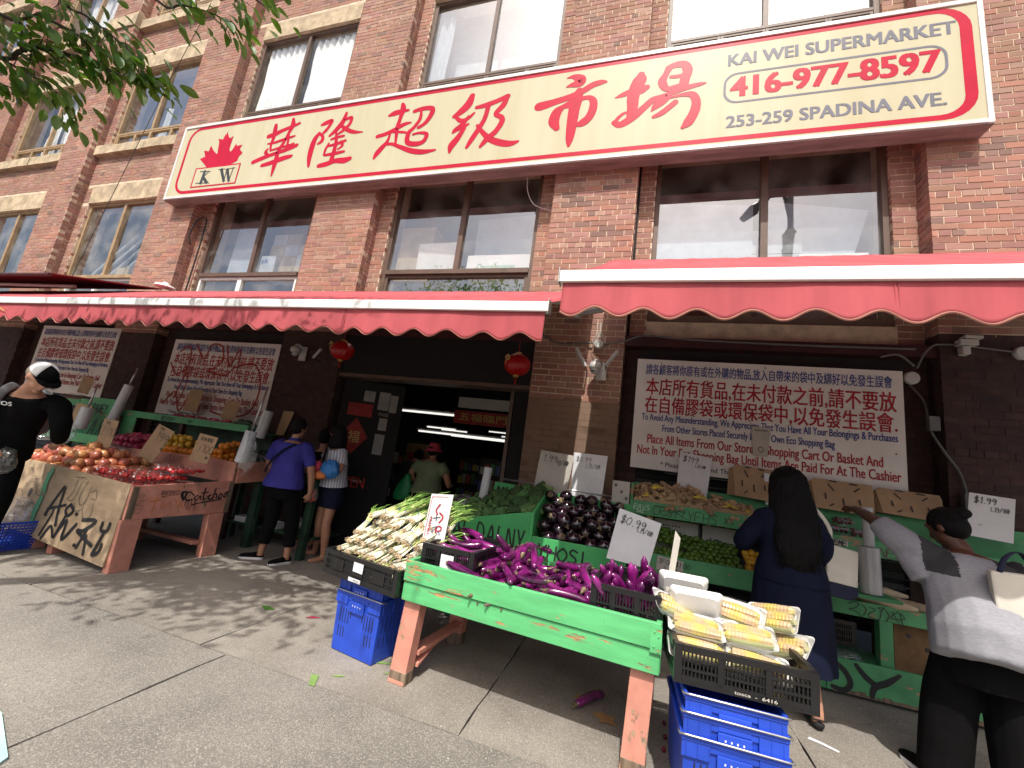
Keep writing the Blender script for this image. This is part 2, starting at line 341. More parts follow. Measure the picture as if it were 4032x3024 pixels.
mat('black_plastic', (.012, .012, .013), rough=.32, var=.1, bump=.15, bscale=60, dist=.001)
mat('blue_plastic', (.02, .075, .55), rough=.42, var=.12, scale=3, bump=.08, bscale=30)
mat('steel', (.55, .55, .54), rough=.3, metal=.8, var=.1); mat('rubber', (.015, .015, .015), rough=.7)
CAL=[[[-6.72,6.631,0.076],[-6.573,6.659,0.087],[-6.42,6.716,0.068],[-6.233,6.768,0.061],[-6.065,6.818,0.043]],[[-6.614,6.852,0.063],[-6.603,6.756,0.082],[-6.589,6.599,0.069],[-6.605,6.446,0.043],[-6.58,6.321,0.037]],[[-6.24,6.93,0.05],[-6.215,6.796,0.092],[-6.253,6.663,0.061],[-6.314,6.472,0.055],[-6.39,6.298,0.067],[-6.393,6.118,0.084],[-6.398,5.969,0.072],[-6.402,5.797,0.024]],[[-6.688,6.472,0.025],[-6.552,6.477,0.043],[-6.36,6.514,0.049],[-6.139,6.556,0.036],[-6.092,6.565,0.012]],[[-6.573,6.32,0.031],[-6.381,6.358,0.043],[-6.187,6.38,0.042],[-6.081,6.413,0.024]],[[-6.249,6.616,0.037],[-6.227,6.461,0.042],[-6.225,6.34,0.036]],[[-6.925,6.12,0.069],[-6.735,6.179,0.074],[-6.481,6.242,0.061],[-6.229,6.295,0.072],[-6.017,6.36,0.065],[-5.981,6.37,0.024]],[[-6.688,6.029,0.061],[-6.494,6.063,0.079],[-6.245,6.126,0.084],[-6.087,6.15,0.059],[-6.044,6.169,0.018]],[[-6.654,6.36,0.031],[-6.685,6.296,0.062],[-6.616,6.239,0.043]],[[-5.561,6.711,0.041],[-5.481,6.738,0.076],[-5.363,6.766,0.064],[-5.396,6.652,0.052],[-5.44,6.584,0.058],[-5.501,6.518,0.035]],[[-5.57,6.542,0.058],[-5.635,6.431,0.087],[-5.657,6.242,0.098],[-5.653,6.067,0.08],[-5.627,5.905,0.04]],[[-5.57,6.542,0.041],[-5.479,6.471,0.046],[-5.474,6.382,0.063],[-5.546,6.332,0.029]],[[-5.09,6.881,0.046],[-5.12,6.717,0.085],[-5.22,6.569,0.08],[-5.332,6.466,0.04]],[[-5.124,6.732,0.04],[-4.968,6.774,0.057],[-4.968,6.651,0.051],[-5.063,6.548,0.056],[-5.166,6.474,0.028]],[[-5.168,6.665,0.04],[-5.002,6.545,0.062],[-4.836,6.474,0.055],[-4.67,6.454,0.014]],[[-5.281,6.387,0.034],[-5.18,6.412,0.045],[-5.033,6.427,0.039]],[[-5.325,6.261,0.034],[-5.148,6.283,0.05],[-4.979,6.328,0.044]],[[-5.205,6.508,0.034],[-5.165,6.329,0.056],[-5.161,6.155,0.067],[-5.178,5.929,0.077]],[[-5.326,6.088,0.039],[-5.132,6.1,0.055],[-4.956,6.117,0.038]],[[-5.309,6.317,0.028],[-5.348,6.206,0.04],[-5.358,6.092,0.028]],[[-5.066,6.316,0.05],[-5.016,6.238,0.044],[-5.091,6.176,0.028]],[[-5.412,5.891,0.067],[-5.264,5.91,0.083],[-5.095,5.954,0.077],[-4.913,5.943,0.097],[-4.802,5.967,0.065]],[[-3.998,6.886,0.053],[-3.971,6.791,0.09],[-3.986,6.625,0.058],[-4.007,6.46,0.063],[-3.994,6.292,0.047],[-3.978,6.126,0.031]],[[-4.21,6.7,0.038],[-4.118,6.729,0.085],[-3.984,6.748,0.074],[-3.861,6.752,0.031]],[[-4.354,6.325,0.058],[-4.205,6.353,0.063],[-4.051,6.411,0.068],[-3.903,6.487,0.062],[-3.773,6.51,0.021]],[[-4.119,6.336,0.031],[-4.145,6.201,0.052],[-4.22,6.1,0.078],[-4.295,5.999,0.078],[-4.332,5.916,0.031]],[[-4.19,6.152,0.037],[-4.051,6.149,0.046],[-3.902,6.084,0.056],[-3.667,5.981,0.075],[-3.45,5.935,0.073],[-3.242,5.945,0.024]],[[-4.071,6.371,0.031],[-3.902,6.349,0.036],[-3.802,6.322,0.026]],[[-3.746,6.714,0.057],[-3.603,6.74,0.067],[-3.442,6.723,0.071],[-3.424,6.624,0.076],[-3.5,6.471,0.06],[-3.616,6.392,0.046]],[[-3.619,6.681,0.036],[-3.619,6.543,0.051],[-3.698,6.404,0.051],[-3.775,6.318,0.066],[-3.768,6.154,0.071],[-3.638,6.098,0.075],[-3.485,6.119,0.064],[-3.444,6.248,0.055],[-3.57,6.291,0.035],[-3.687,6.279,0.03]],[[-2.771,6.843,0.078],[-2.814,6.695,0.119],[-2.917,6.579,0.101],[-3.021,6.506,0.054]],[[-3.014,6.518,0.036],[-2.889,6.411,0.065],[-2.773,6.443,0.053],[-2.69,6.522,0.029]],[[-2.777,6.47,0.041],[-2.848,6.35,0.065],[-2.955,6.258,0.071],[-2.993,6.215,0.03]],[[-2.978,6.251,0.035],[-2.867,6.278,0.059],[-2.756,6.337,0.029]],[[-2.811,6.271,0.047],[-2.898,6.106,0.087],[-2.975,5.988,0.099],[-2.992,5.876,0.035]],[[-2.666,6.615,0.047],[-2.505,6.636,0.076],[-2.337,6.683,0.069],[-2.186,6.739,0.074]],[[-2.474,6.624,0.064],[-2.5,6.403,0.063],[-2.575,6.223,0.069],[-2.664,6.045,0.069],[-2.719,5.925,0.04]],[[-2.186,6.739,0.057],[-2.237,6.587,0.08],[-2.333,6.458,0.063],[-2.236,6.38,0.068],[-2.219,6.299,0.073],[-2.289,6.152,0.073],[-2.414,6.029,0.078],[-2.498,5.915,0.039]],[[-2.606,6.29,0.04],[-2.49,6.148,0.062],[-2.356,6.021,0.084],[-2.173,5.937,0.093],[-2.031,5.91,0.076],[-1.924,5.933,0.032]],[[-1.312,6.898,0.012],[-1.217,6.903,0.069],[-1.124,6.842,0.134],[-1.132,6.783,0.118],[-1.233,6.766,0.066],[-1.307,6.745,0.012]],[[-1.678,6.475,0.122],[-1.618,6.483,0.121],[-1.457,6.518,0.093],[-1.242,6.569,0.083],[-1.075,6.635,0.082],[-0.939,6.714,0.082],[-0.829,6.74,0.069],[-0.759,6.738,0.029]],[[-1.221,6.514,0.015],[-1.314,6.427,0.059],[-1.394,6.354,0.118],[-1.428,6.257,0.133],[-1.426,6.172,0.132],[-1.378,6.073,0.073]],[[-1.342,6.414,0.036],[-1.227,6.43,0.073],[-1.119,6.498,0.058],[-0.978,6.517,0.058],[-0.908,6.446,0.086],[-0.903,6.312,0.099],[-0.947,6.186,0.099],[-1.024,6.115,0.099],[-1.093,6.092,0.057]],[[-1.119,6.651,0.088],[-1.14,6.535,0.146],[-1.162,6.352,0.138],[-1.17,6.152,0.129],[-1.174,5.987,0.114],[-1.179,5.857,0.085],[-1.181,5.772,0.034]],[[-0.299,6.766,0.083],[-0.307,6.693,0.152],[-0.351,6.569,0.151],[-0.38,6.41,0.137],[-0.376,6.263,0.122],[-0.4,6.138,0.081]],[[-0.611,6.448,0.011],[-0.532,6.476,0.056],[-0.427,6.508,0.083],[-0.296,6.526,0.123],[-0.212,6.552,0.068]],[[-0.593,6.054,0.068],[-0.523,6.012,0.081],[-0.421,6.061,0.094],[-0.322,6.142,0.094],[-0.224,6.239,0.08],[-0.127,6.336,0.075],[-0.027,6.367,0.053]],[[-0.581,6.068,0.041],[-0.545,6.127,0.041],[-0.483,6.182,0.033],[-0.43,6.191,0.027]],[[0.051,6.807,0.081],[0.017,6.715,0.067],[-0.022,6.608,0.094],[0.016,6.504,0.08],[0.069,6.463,0.053]],[[0.063,6.821,0.068],[0.151,6.844,0.081],[0.24,6.827,0.093],[0.282,6.729,0.106],[0.256,6.606,0.105],[0.243,6.496,0.104]],[[0.084,6.662,0.04],[0.16,6.656,0.045],[0.235,6.666,0.04]],[[0.05,6.474,0.053],[0.143,6.49,0.066],[0.243,6.496,0.078]],[[-0.078,6.376,0.027],[0.073,6.398,0.053],[0.22,6.445,0.065],[0.342,6.471,0.057],[0.439,6.485,0.044],[0.509,6.493,0.008]],[[0.074,6.366,0.066],[-0.01,6.301,0.106],[-0.083,6.233,0.079],[-0.124,6.176,0.027]],[[0.076,6.334,0.021],[0.225,6.357,0.044],[0.348,6.344,0.077],[0.401,6.249,0.089],[0.4,6.126,0.101],[0.363,6.009,0.101],[0.318,5.924,0.101],[0.261,5.864,0.038]],[[0.155,6.258,0.065],[0.084,6.191,0.065],[-0.012,6.112,0.065],[-0.098,6.074,0.039]],[[0.229,6.262,0.052],[0.245,6.197,0.103],[0.188,6.097,0.09],[0.094,6.002,0.077],[-0.029,5.973,0.078],[-0.129,5.956,0.092],[-0.167,5.946,0.066]],[[0.132,5.997,0.031],[0.196,5.942,0.051],[0.272,5.877,0.05]]]
LEAF=[[-7.798,6.879],[-7.802,6.804],[-7.824,6.823],[-7.854,6.712],[-7.985,6.739],[-7.935,6.674],[-7.891,6.409],[-7.912,6.405],[-8.025,6.496],[-8.114,6.604],[-8.133,6.561],[-8.137,6.486],[-8.273,6.518],[-8.194,6.378],[-8.315,6.336],[-8.066,6.133],[-7.479,6.095],[-7.482,6.126],[-7.323,6.194],[-7.316,6.281],[-7.246,6.351],[-7.345,6.441],[-7.306,6.532],[-7.445,6.523],[-7.473,6.584],[-7.53,6.447],[-7.569,6.41],[-7.609,6.473],[-7.608,6.633],[-7.6,6.761],[-7.667,6.718],[-7.713,6.743]]
KWS=[[[-8.077,6.038,0.067],[-8.096,5.799,0.066]],[[-7.97,6.027,0.023],[-8.09,5.906,0.023]],[[-8.089,5.934,0.06],[-7.942,5.795,0.059]],[[-8.189,6.049,0.02],[-7.933,6.03,0.017]],[[-8.221,5.804,0.02],[-7.881,5.783,0.02]],[[-7.655,6.041,0.065],[-7.512,5.788,0.057]],[[-7.512,5.788,0.022],[-7.517,6.014,0.023]],[[-7.503,6.025,0.064],[-7.39,5.783,0.057]],[[-7.39,5.783,0.022],[-7.366,6.03,0.022]],[[-7.725,6.047,0.02],[-7.576,6.045,0.019]],[[-7.436,6.044,0.019],[-7.327,6.045,0.019]],[[-7.548,6.03,0.019],[-7.451,6.036,0.019]]]
# ---------------- ground ----------------
mat('concrete', (.285, .26, .222), rough=.92, col2=(.155, .14, .12), scale=1.3, bump=.5, bscale=90, dist=.003, speck=(260, .22, (.40, .37, .33), (.11, .10, .09)), peel=(.10, .09, .078), peel2=(.14, .125, .105), pth=.66, pscale=2.2)
mat('aggregate', (.262, .243, .213), rough=.95, col2=(.135, .125, .11), scale=1.1, bump=.9, bscale=70, dist=.004, speck=(210, .32, (.36, .34, .30), (.10, .093, .085)), peel=(.11, .10, .088), peel2=(.15, .135, .115), pth=.68, pscale=1.6)
mat('crack_dirt', (.05, .045, .04), rough=.95, bump=.5)
g = MB().poly([(-400, -400, -.03), (400, -400, -.03), (400, 400, -.03), (-400, 400, -.03)])
ground = g.build('ground', M['crack_dirt']); tag(ground, kind='structure')
side = MB().box((-30, -6, -.029), (30, 2.385, -.012)).build('sidewalk', M['aggregate']); tag(side, kind='structure')
def slab(x0, x1, y0, y1, m, z=0.0):
    mb = MB(); n = 10; g_ = .005; rr = random.Random(int(x0*77+y0*13))
    def edge(ax, c, a, b2):
        return [(a+(b2-a)*i/n, c+rr.uniform(-.006, .006)) for i in range(n+1)]
    bt = edge(0, y0+g_, x0+g_, x1-g_); rt = edge(1, x1-g_, y0+g_, y1-g_)
    tp = edge(0, y1-g_, x1-g_, x0+g_); lf = edge(1, x0+g_, y1-g_, y0+g_)
    P = [(x, y, z) for x, y in bt[:-1]]+[(x, y, z) for y, x in rt[:-1]]+[(x, y, z) for x, y in tp[:-1]]+[(x, y, z) for y, x in lf[:-1]]
    mb.prism(P, (0, 0, -.028)); mb.f = [tuple(reversed(f)) for f in mb.f]
    return mb.build('slab', m, side, world=True)
xs = [-.81+1.89*k for k in range(-12, 8)]
for i in range(len(xs)-1):
    slab(xs[i], xs[i+1], 2.39, 3.9, M['concrete']); slab(xs[i], xs[i+1], 3.9, 5.45, M['concrete'])
xs2 = [-2.46+3.6*k for k in range(-6, 5)]
for i in range(len(xs2)-1):
    slab(xs2[i], xs2[i+1], .2, 2.39, M['aggregate']); slab(xs2[i], xs2[i+1], -2.4, .2, M['aggregate'])
# sealed joint grit between the two pavings
road = MB().box((-60, -16, -.026), (60, -6.0, -.02)).build('road', M['crack_dirt']); tag(road, kind='structure')

# ---------------- the brick building ----------------
bld = thing('brick_building', 'red brick warehouse building with stone lintels above the grocery awnings', 'building', (-4, 5.3, 0))
PA, WB, GL = 5.0, 5.2, 5.30       # pilaster face, wall face, glass plane
PIL = [(-25.8, -24.6), (-21.65, -20.5), (-17.55, -16.4), (-13.44, -12.42), (-9.59, -8.43), (-5.5, -4.33), (-1.36, -.24), (2.81, 3.98), (6.9, 8.1)]
ZT = 15.2; CH = .0765; BLW = .222
def bay(i): return PIL[i][1], PIL[i+1][0]
WIN = []   # x0, x1, z0, z1, storey, bay
for i in range(8):
    a, b_ = bay(i); WIN += [(a+.24, b_-.24, 3.42, 5.94, 1, i), (a+.24, b_-.24, 7.40, 9.55, 2, i), (a+.24, b_-.24, 10.98, 13.2, 3, i)]
wall = MB()
for (a, b_) in PIL: wall.box((a+.006, PA+.005, 0), (b_-.006, 5.60, ZT))
for i in range(8):
    a, b_ = bay(i); z = [(3.16, 3.42), (5.94, 7.40), (9.55, 10.98), (13.2, ZT)]
    for z0, z1 in z: wall.box((a-.005, WB+.005, z0), (b_+.005, 5.60, z1))
    for z0, z1 in ((3.42, 5.94), (7.4, 9.55), (10.98, 13.2)):
        wall.box((a-.005, WB+.005, z0), (a+.235, 5.60, z1)); wall.box((b_-.235, WB+.005, z0), (b_+.005, 5.60, z1))
wall.box((-26, 8.4, 3.2), (8.2, 8.6, ZT)); wall.box((-26, 5.0, ZT), (8.2, 8.6, ZT+.3))
wall_o = wall.build('wall', M['mortar'], bld)
singles = []; field = MB(); field.tint((.5, .5, .5)); fdark = MB(); fdark.tint((.5, .5, .5)); ftan = MB(); ftan.tint((.5, .5, .5))
def btint():
    k = RD.random(); v = RD.uniform(.42, .58)
    v = .5+(v-.5)*.8
    if k < .035: return (v*.70, v*.78, v*.84)
    if k < .16: return (v*1.08, v*.94, v*.88)
    if k < .27: return (v*1.1, v*1.25, v*1.25)
    return (v, v*RD.uniform(.9, 1.06), v*RD.uniform(.88, 1.08))
def brick_box(mb, x0, x1, y, z0, z1, dp=.1, axis='x'):
    e = RD.uniform(-.0025, .0025); j = [RD.uniform(-.0018, .0018) for _ in range(4)]
    mb.tint(btint())
    if axis == 'x': mb.box((x0+j[0], y+e, z0+j[1]), (x1+j[2], y+dp, z1+j[3]), skip=('k',))
    elif axis == '+': mb.box((y-.05, x0+j[0], z0+j[1]), (y+.006+e, x1+j[2], z1+j[3]), skip=('l',))
    else: mb.box((y-.006+e, x0+j[0], z0+j[1]), (y+.05, x1+j[2], z1+j[3]), skip=('r',))
def courses(x0, x1, y, z0, z1, axis='x', dp=.1, single=None, dark=None, header=True):
    k0 = int(math.ceil(z0/CH-.01)); k = k0
    while (k+1)*CH <= z1+.02:
        za, zb = k*CH+.0062, (k+1)*CH-.0062
        if header and k % 6 == 3: step = BLW/2; o = step*.5
        else: step = BLW; o = step*(.5 if k % 2 else 0)
        x = x0-o
        while x < x1-.01:
            xa, xb = max(x, x0), min(x+step, x1)
            if xb-xa > .035:
                xa2 = xa+(.005 if xa > x0 else 0); xb2 = xb-(.005 if xb < x1 else 0)
                tgt = field
                if dark:
                    q = dark(xa2, zb)
                    tgt = {'d': fdark, 't': ftan}.get(q, field)
                if single and tgt is field and axis == 'x' and single(xa2, za): singles.append((xa2, xb2, y, za, zb))
                else: brick_box(tgt, xa2, xb2, y, za, zb, dp, axis)
            x += step
        k += 1
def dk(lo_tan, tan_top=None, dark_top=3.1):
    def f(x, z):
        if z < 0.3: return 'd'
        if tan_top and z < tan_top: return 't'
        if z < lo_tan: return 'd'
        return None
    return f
for n, (a, b_) in enumerate(PIL):
    near = n in (6, 7)
    dd = {6: dk(0, 2.34), 5: dk(3.1), 4: dk(2.95), 3: dk(2.95), 7: dk(3.3)}.get(n, dk(2.9))  # courses above the real dark paint carry the awning shade in their colour
    sg = (lambda x, z: 3.9 < z < 5.45 and x < 3.98) if near else None
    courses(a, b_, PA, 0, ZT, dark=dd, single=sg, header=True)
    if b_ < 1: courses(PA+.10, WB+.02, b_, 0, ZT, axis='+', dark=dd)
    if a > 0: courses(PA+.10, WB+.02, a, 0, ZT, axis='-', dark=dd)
for i in range(8):
    a, b_ = bay(i)
    for z0, z1 in ((6.37, 7.12), (9.95, 10.72), (13.6, ZT)): courses(a, b_, WB, z0, z1)
    sg = (lambda x, z: 4.0 < z < 5.45) if i in (6,) else None
    for z0, z1 in ((3.16, 5.94), (7.37, 9.55), (10.98, 13.2)):
        courses(a, a+.235, WB, z0, z1, single=sg); courses(b_-.235, b_, WB, z0, z1, single=sg)
    for q in ((a, a+.24-.02), (b_-.22, b_)):
        courses(q[0], q[1], WB, 5.94, 6.37); courses(q[0], q[1], WB, 9.55, 9.95)
    # lower storey jambs, dark painted
    if i != 5:
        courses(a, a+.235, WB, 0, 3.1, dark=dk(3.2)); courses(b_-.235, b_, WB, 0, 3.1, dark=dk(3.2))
print('singles', len(singles))
singles.sort(key=lambda s: (s[2], -s[3]*0, abs(s[0]-1.3)))
for s in singles[298:]: brick_box(field, *s)
variants = {}
for (xa, xb, y, za, zb) in singles[:298]:
    key = (round((xb-xa)*100), RD.randrange(8))
    if key not in variants:
        mb = MB(); mb.tint(btint()); w = xb-xa; h = zb-za
        j = [RD.uniform(-.002, .002) for _ in range(8)]
        mb.box((0, 0, 0), (w, .1, h), skip=('k',))
        mb.v = [(x+j[i % 8], yy+(j[(i+3) % 8] if yy < .05 else 0), z+j[(i+5) % 8]) for i, (x, yy, z) in enumerate(mb.v)]
        variants[key] = mb.build('brick', M['brick'], ob=False)
    place(variants[key], 'brick', bld, Vector((xa, y+RD.uniform(-.003, .002), za))-bld.location)
tag(field.build('brickwork', M['brick'], bld), kind='stuff')
tag(fdark.build('paint_shade_brickwork', M['brick_dark'], bld, label='black and maroon painted brickwork of the ground floor, upper courses coloured dark for awning shade'), kind='stuff')
tag(ftan.build('tan_brickwork', M['brick_tan'], bld, label='tan painted brickwork on the pilaster beside the doorway'), kind='stuff')
# skins so the mortar behind painted and shade-coloured brick is dark too
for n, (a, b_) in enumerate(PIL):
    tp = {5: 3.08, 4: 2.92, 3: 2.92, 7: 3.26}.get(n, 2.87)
    if n != 6: MB().box((a+.003, PA+.0028, .0), (b_-.003, PA+.0048, tp)).build('paint_shade_mortar', M['mortar_dark'], bld)
    MB().box((b_-.004, PA+.01, .0), (b_+.0015, WB+.004, tp if n != 6 else 2.9)).build('paint_shade_mortar', M['mortar_dark'], bld)
    MB().box((a-.0015, PA+.01, .0), (a+.004, WB+.004, tp if n != 6 else 2.9)).build('paint_shade_mortar', M['mortar_dark'], bld)
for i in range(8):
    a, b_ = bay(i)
    MB().box((a+.003, WB+.0028, 0), (a+.237, WB+.0048, 3.1)).build('paint_shade_mortar', M['mortar_dark'], bld); MB().box((b_-.237, WB+.0028, 0), (b_-.003, WB+.0048, 3.1)).build('paint_shade_mortar', M['mortar_dark'], bld)
MB().box((PIL[6][0]+.003, PA+.0015, .3), (PIL[6][1]-.003, PA+.0045, 2.33)).build('paint_shade_mortar', M['mortar_tan'], bld)
# lintels, sills, pilaster caps: every stone its own part
def rough_block(mb, a, b_, j=.006):
    n = max(2, int((b_[0]-a[0])/.3)); R_ = []
    for i in range(n+1):
        x = a[0]+(b_[0]-a[0])*i/n; q = lambda: RD.uniform(-j, j)
        R_.append([(x, a[1]+q(), a[2]+q()), (x, a[1]+q(), b_[2]+q()), (x, b_[1], b_[2]+q()), (x, b_[1], a[2])])
    mb.rings(R_); return mb
for i in range(8):
    a, b_ = bay(i)
    for z0, z1 in ((5.945, 6.365), (9.555, 9.945), (13.2, 13.58)):
        rough_block(MB(), (a+.225, WB-.012, z0), (b_-.225, GL+.05, z1), .004).build('lintel', M['stone'], bld)
    for z0, z1 in ((7.13, 7.365), (10.73, 10.97)):
        mid = (a+b_)/2+RD.uniform(-.3, .3)
        rough_block(MB(), (a+.01, WB-.11, z0), (mid-.004, GL, z1), .014).build('sill', M['stone'], bld)
        rough_block(MB(), (mid+.004, WB-.11, z0), (b_-.01, GL, z1), .014).build('sill', M['stone'], bld)
for n, (a, b_) in enumerate(PIL):
    rough_block(MB(), (a-.03, PA-.03, 10.72), (b_+.03, 5.25, 11.1), .01).build('pilaster_stone', M['stone'], bld)
    MB().box((b_+.005, WB-.04, 3.2), (b_+.035, WB+.02, 6.0)).build('downpipe', M['brick_dark'], bld) if n in (6,) else None
# windows
M_gl = glass('glass_upper', .30, (.92, .95, .96), .015, .05, 1.2)
M_glc = glass('glass_curtained', .06, (.95, .97, .97), .015, .05, 1.2)
M_gl1 = glass('glass_lower', .26, (.93, .96, .96), .01, .14, .7)
def bars(mb, x0, x1, z0, z1, w, y0, y1):
    mb.box((x0, y0, z0), (x0+w, y1, z1)); mb.box((x1-w, y0, z0), (x1, y1, z1))
    mb.box((x0+w, y0+.002, z1-w), (x1-w, y1-.002, z1)); mb.box((x0+w, y0+.002, z0), (x1-w, y1-.002, z0+w))
def pane(par, x0, x1, z0, z1, y, m):
    t = RD.uniform(-.004, .004)
    MB().poly([(x0, y+t, z0), (x1, y-t, z0), (x1, y-t*.3, z1), (x0, y+t*.7, z1)]).build('pane', m, par)
def curtain(par, x0, x1, z0, z1, y, m, amp=.03, per=.16, lean=0, ragged=.0, name='curtain'):
    n = int((x1-x0)/.02); mb = MB(); R_ = []; zs = [z0+(z1-z0)*k/8 for k in range(9)]
    ph = RD.uniform(0, 6)
    for i in range(n+1):
        t = i/n; col = []
        for k, z in enumerate(zs):
            f = k/8; x = x0+(x1-x0)*t; xx = x+lean*(1-f)*(t)
            col.append((xx, y+amp*(1.2-f*.5)*(math.sin(2*math.pi*x/per+ph+1.3*math.sin(3*z+x))+.4*math.sin(2*math.pi*x/per*2.3+z)), z+(ragged*math.sin(t*9) if k == 0 else 0)))
        mb.v += col
    for i in range(n):
        for k in range(8): a = i*9+k; mb.f.append((a, a+9, a+10, a+1))
    mb.build(name, m, par, smooth=True)
mat('window_box_white', (.50, .53, .56), rough=.8); mat('window_box_tan', (.45, .34, .20), rough=.8); mat('paper', (.42, .48, .55), rough=.9, var=.08)
for (x0, x1, z0, z1, st, bi) in WIN:
    if bi == 0 and st == 1: pass
    fm = M['frame_brown'] if bi >= 4 or (st == 1 and bi == 5) else M['frame_tan']
    if st == 1 and bi == 5: z0f = z0
    mb = MB(); fy0, fy1 = GL-.05, GL+.03
    bars(mb, x0, x1, z0, z1, .06, fy0, fy1)
    mx = (x0+x1)/2+(.0 if st == 2 else .02)
    tz = z0+.36 if st != 1 else 4.13
    if st == 1: mb.box((x0+.06, fy0-.03, tz), (x1-.06, fy1, tz+.07)); mb.box((mx-.04, fy0+.003, tz+.07), (mx+.04, fy1-.003, z1-.06))
    else: mb.box((x0+.06, fy0+.004, tz), (x1-.06, fy1-.004, tz+.045)); mb.box((mx-.035, fy0+.006, tz+.045), (mx+.035, fy1-.006, z1-.06))
    w = mb.build('window', fm, bld)
    w2 = M_gl1 if st == 1 else (M_glc if (st, bi) in ((2, 4), (2, 2), (3, 2), (3, 3)) else M_gl)
    pane(w, x0+.06, mx-.035, tz+.05, z1-.06, GL, w2); pane(w, mx+.035, x1-.06, tz+.05, z1-.06, GL, w2)
    lm = MB()
    if st == 1:
        fmw = M['frame_white'] if bi in (3, 4) or bi < 3 else fm
        nb = [x0+.06, (x0+x1)/2-.15, x1-.06] if bi != 5 else [x0+.06, x1-.06]
        for q in range(len(nb)-1):
            bars(lm, nb[q], nb[q+1], z0+.06, tz-.002, .05, fy0+.01, fy1-.01); pane(w, nb[q]+.05, nb[q+1]-.05, z0+.11, tz-.05, GL, w2)
        lm.build('lower_sash', fmw, w)
    else:
        nb = [x0+.06, x0+.06+(x1-x0-.12)*.27, mx, x0+.06+(x1-x0-.12)*.8, x1-.06]
        for q in range(4):
            bars(lm, nb[q]+(.002 if q else 0), nb[q+1]-.002, z0+.06, tz-.002, .035, fy0+.01, fy1-.01); pane(w, nb[q]+.035, nb[q+1]-.035, z0+.095, tz-.035, GL, w2)
        lm.build('lower_sash', fm, w)
    # the room behind each window
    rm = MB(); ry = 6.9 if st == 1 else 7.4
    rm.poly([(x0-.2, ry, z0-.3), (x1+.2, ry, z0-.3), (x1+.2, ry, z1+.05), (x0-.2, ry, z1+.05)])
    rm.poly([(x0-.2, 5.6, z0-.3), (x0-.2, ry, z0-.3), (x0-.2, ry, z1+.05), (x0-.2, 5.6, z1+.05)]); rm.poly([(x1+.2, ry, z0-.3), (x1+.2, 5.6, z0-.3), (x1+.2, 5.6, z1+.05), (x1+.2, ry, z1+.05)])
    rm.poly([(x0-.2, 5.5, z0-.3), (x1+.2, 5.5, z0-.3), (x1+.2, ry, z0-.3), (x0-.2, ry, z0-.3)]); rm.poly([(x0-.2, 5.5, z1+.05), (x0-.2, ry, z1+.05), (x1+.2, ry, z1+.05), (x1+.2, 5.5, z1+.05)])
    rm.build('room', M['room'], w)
    if st == 2 and bi == 4: curtain(w, x0+.12, mx-.05, tz+.05, z1-.1, GL+.07, M['curtain'], lean=-.1); curtain(w, mx+.08, x1-.05, z0+.1, z1-.12, GL+.07, M['curtain'])
    if st == 2 and bi == 5: curtain(w, x0-.05, x0+.35, z0, z1, GL+.12, M['curtain_grey']); MB().poly([(x0+.2, GL+.45, z0), (x1, GL+.5, z0), (x1, GL+.5, z1), (x0+.2, GL+.45, z1)]).build('blind', M['curtain_grey'], w)
    if st == 2 and bi == 6: curtain(w, x0+.1, x0+.5, z0+.2, z1, GL+.13, M['curtain']); curtain(w, x0+.6, x1-.5, z0+.1, z1, GL+.22, M['curtain'], amp=.015, per=.6)
    if st == 2 and bi == 2: curtain(w, x0+.5, x0+1.15, z0+.4, z1-.5, GL+.2, M['curtain'], lean=-.25); curtain(w, x0+1.2, x1-.2, z0+.05, z1, GL+.2, M['curtain'])
    if st == 2 and bi == 3: curtain(w, x0+.9, x0+1.1, z0+.2, z1-.9, GL+.25, M['curtain'])
    if st == 3 and bi in (2, 3): curtain(w, x0+.3, x1-.1, z0+.1, z1, GL+.2, M['curtain'], lean=-.3)
    if st == 1 and bi == 6:      # papered lower half, white cartons
        MB().poly([(x0+.05, GL+.07, 4.2), (mx-.1, GL+.07, 4.2), (mx-.1, GL+.07, 5.1), (x0+.05, GL+.07, 5.2)]).build('paper_sheet', M['paper'], w)
        MB().poly([(mx+.05, GL+.15, 4.1), (x1-.35, GL+.15, 4.1), (x1-.1, GL+.15, 5.0), (mx+.05, GL+.15, 5.2)]).build('paper_sheet', M['paper'], w)
        MB().box((mx-.15, GL+.1, 3.9), (mx+.55, GL+.4, 4.42)).box((mx-.2, GL+.1, 4.43), (mx+.45, GL+.4, 4.75)).build('carton', M['window_box_white'], w)
        c = MB().box((mx+.4, GL+.04, 3.8), (mx+1.1, GL+.09, 4.38)).build('carton', M['poster'], w)
        text_part('lettering', '\u5929\u6d25\u7c89\u76ae TIANJIN', M['spray_green'], w, (mx+.5, GL+.036, 4.26), (1, 0, 0), (0, 0, 1), .5, .06)
        MB().box((x0+.3, GL+.1, 3.9), (x0+.9, GL+.3, 4.55)).build('carton', M['window_box_white'], w)
    if st == 1 and bi == 5:
        MB().box((x0+.1, GL+.12, 4.1), (mx-.55, GL+.6, 5.05)).box((x0+.2, GL+.2, 4.1), (x0+.6, GL+.5, 4.9)).build('carton', M['window_box_tan'], w)
        MB().poly([(x0+.5, GL+.1, 4.2), (mx-.1, GL+.12, 4.2), (mx-.1, GL+.1, 4.75), (x0+.5, GL+.07, 4.72)]).build('paper_sheet', M['poster'], w)
        MB().poly([(mx+.1, GL+.35, 4.2), (x1-.1, GL+.35, 4.2), (x1-.1, GL+.3, 5.3), (mx+.1, GL+.3, 5.25)]).build('paper_sheet', M['paper'], w)
        MB().box((mx+.12, GL+.08, 4.15), (x1-.1, GL+.3, 4.5)).build('carton', M['poster'], w)
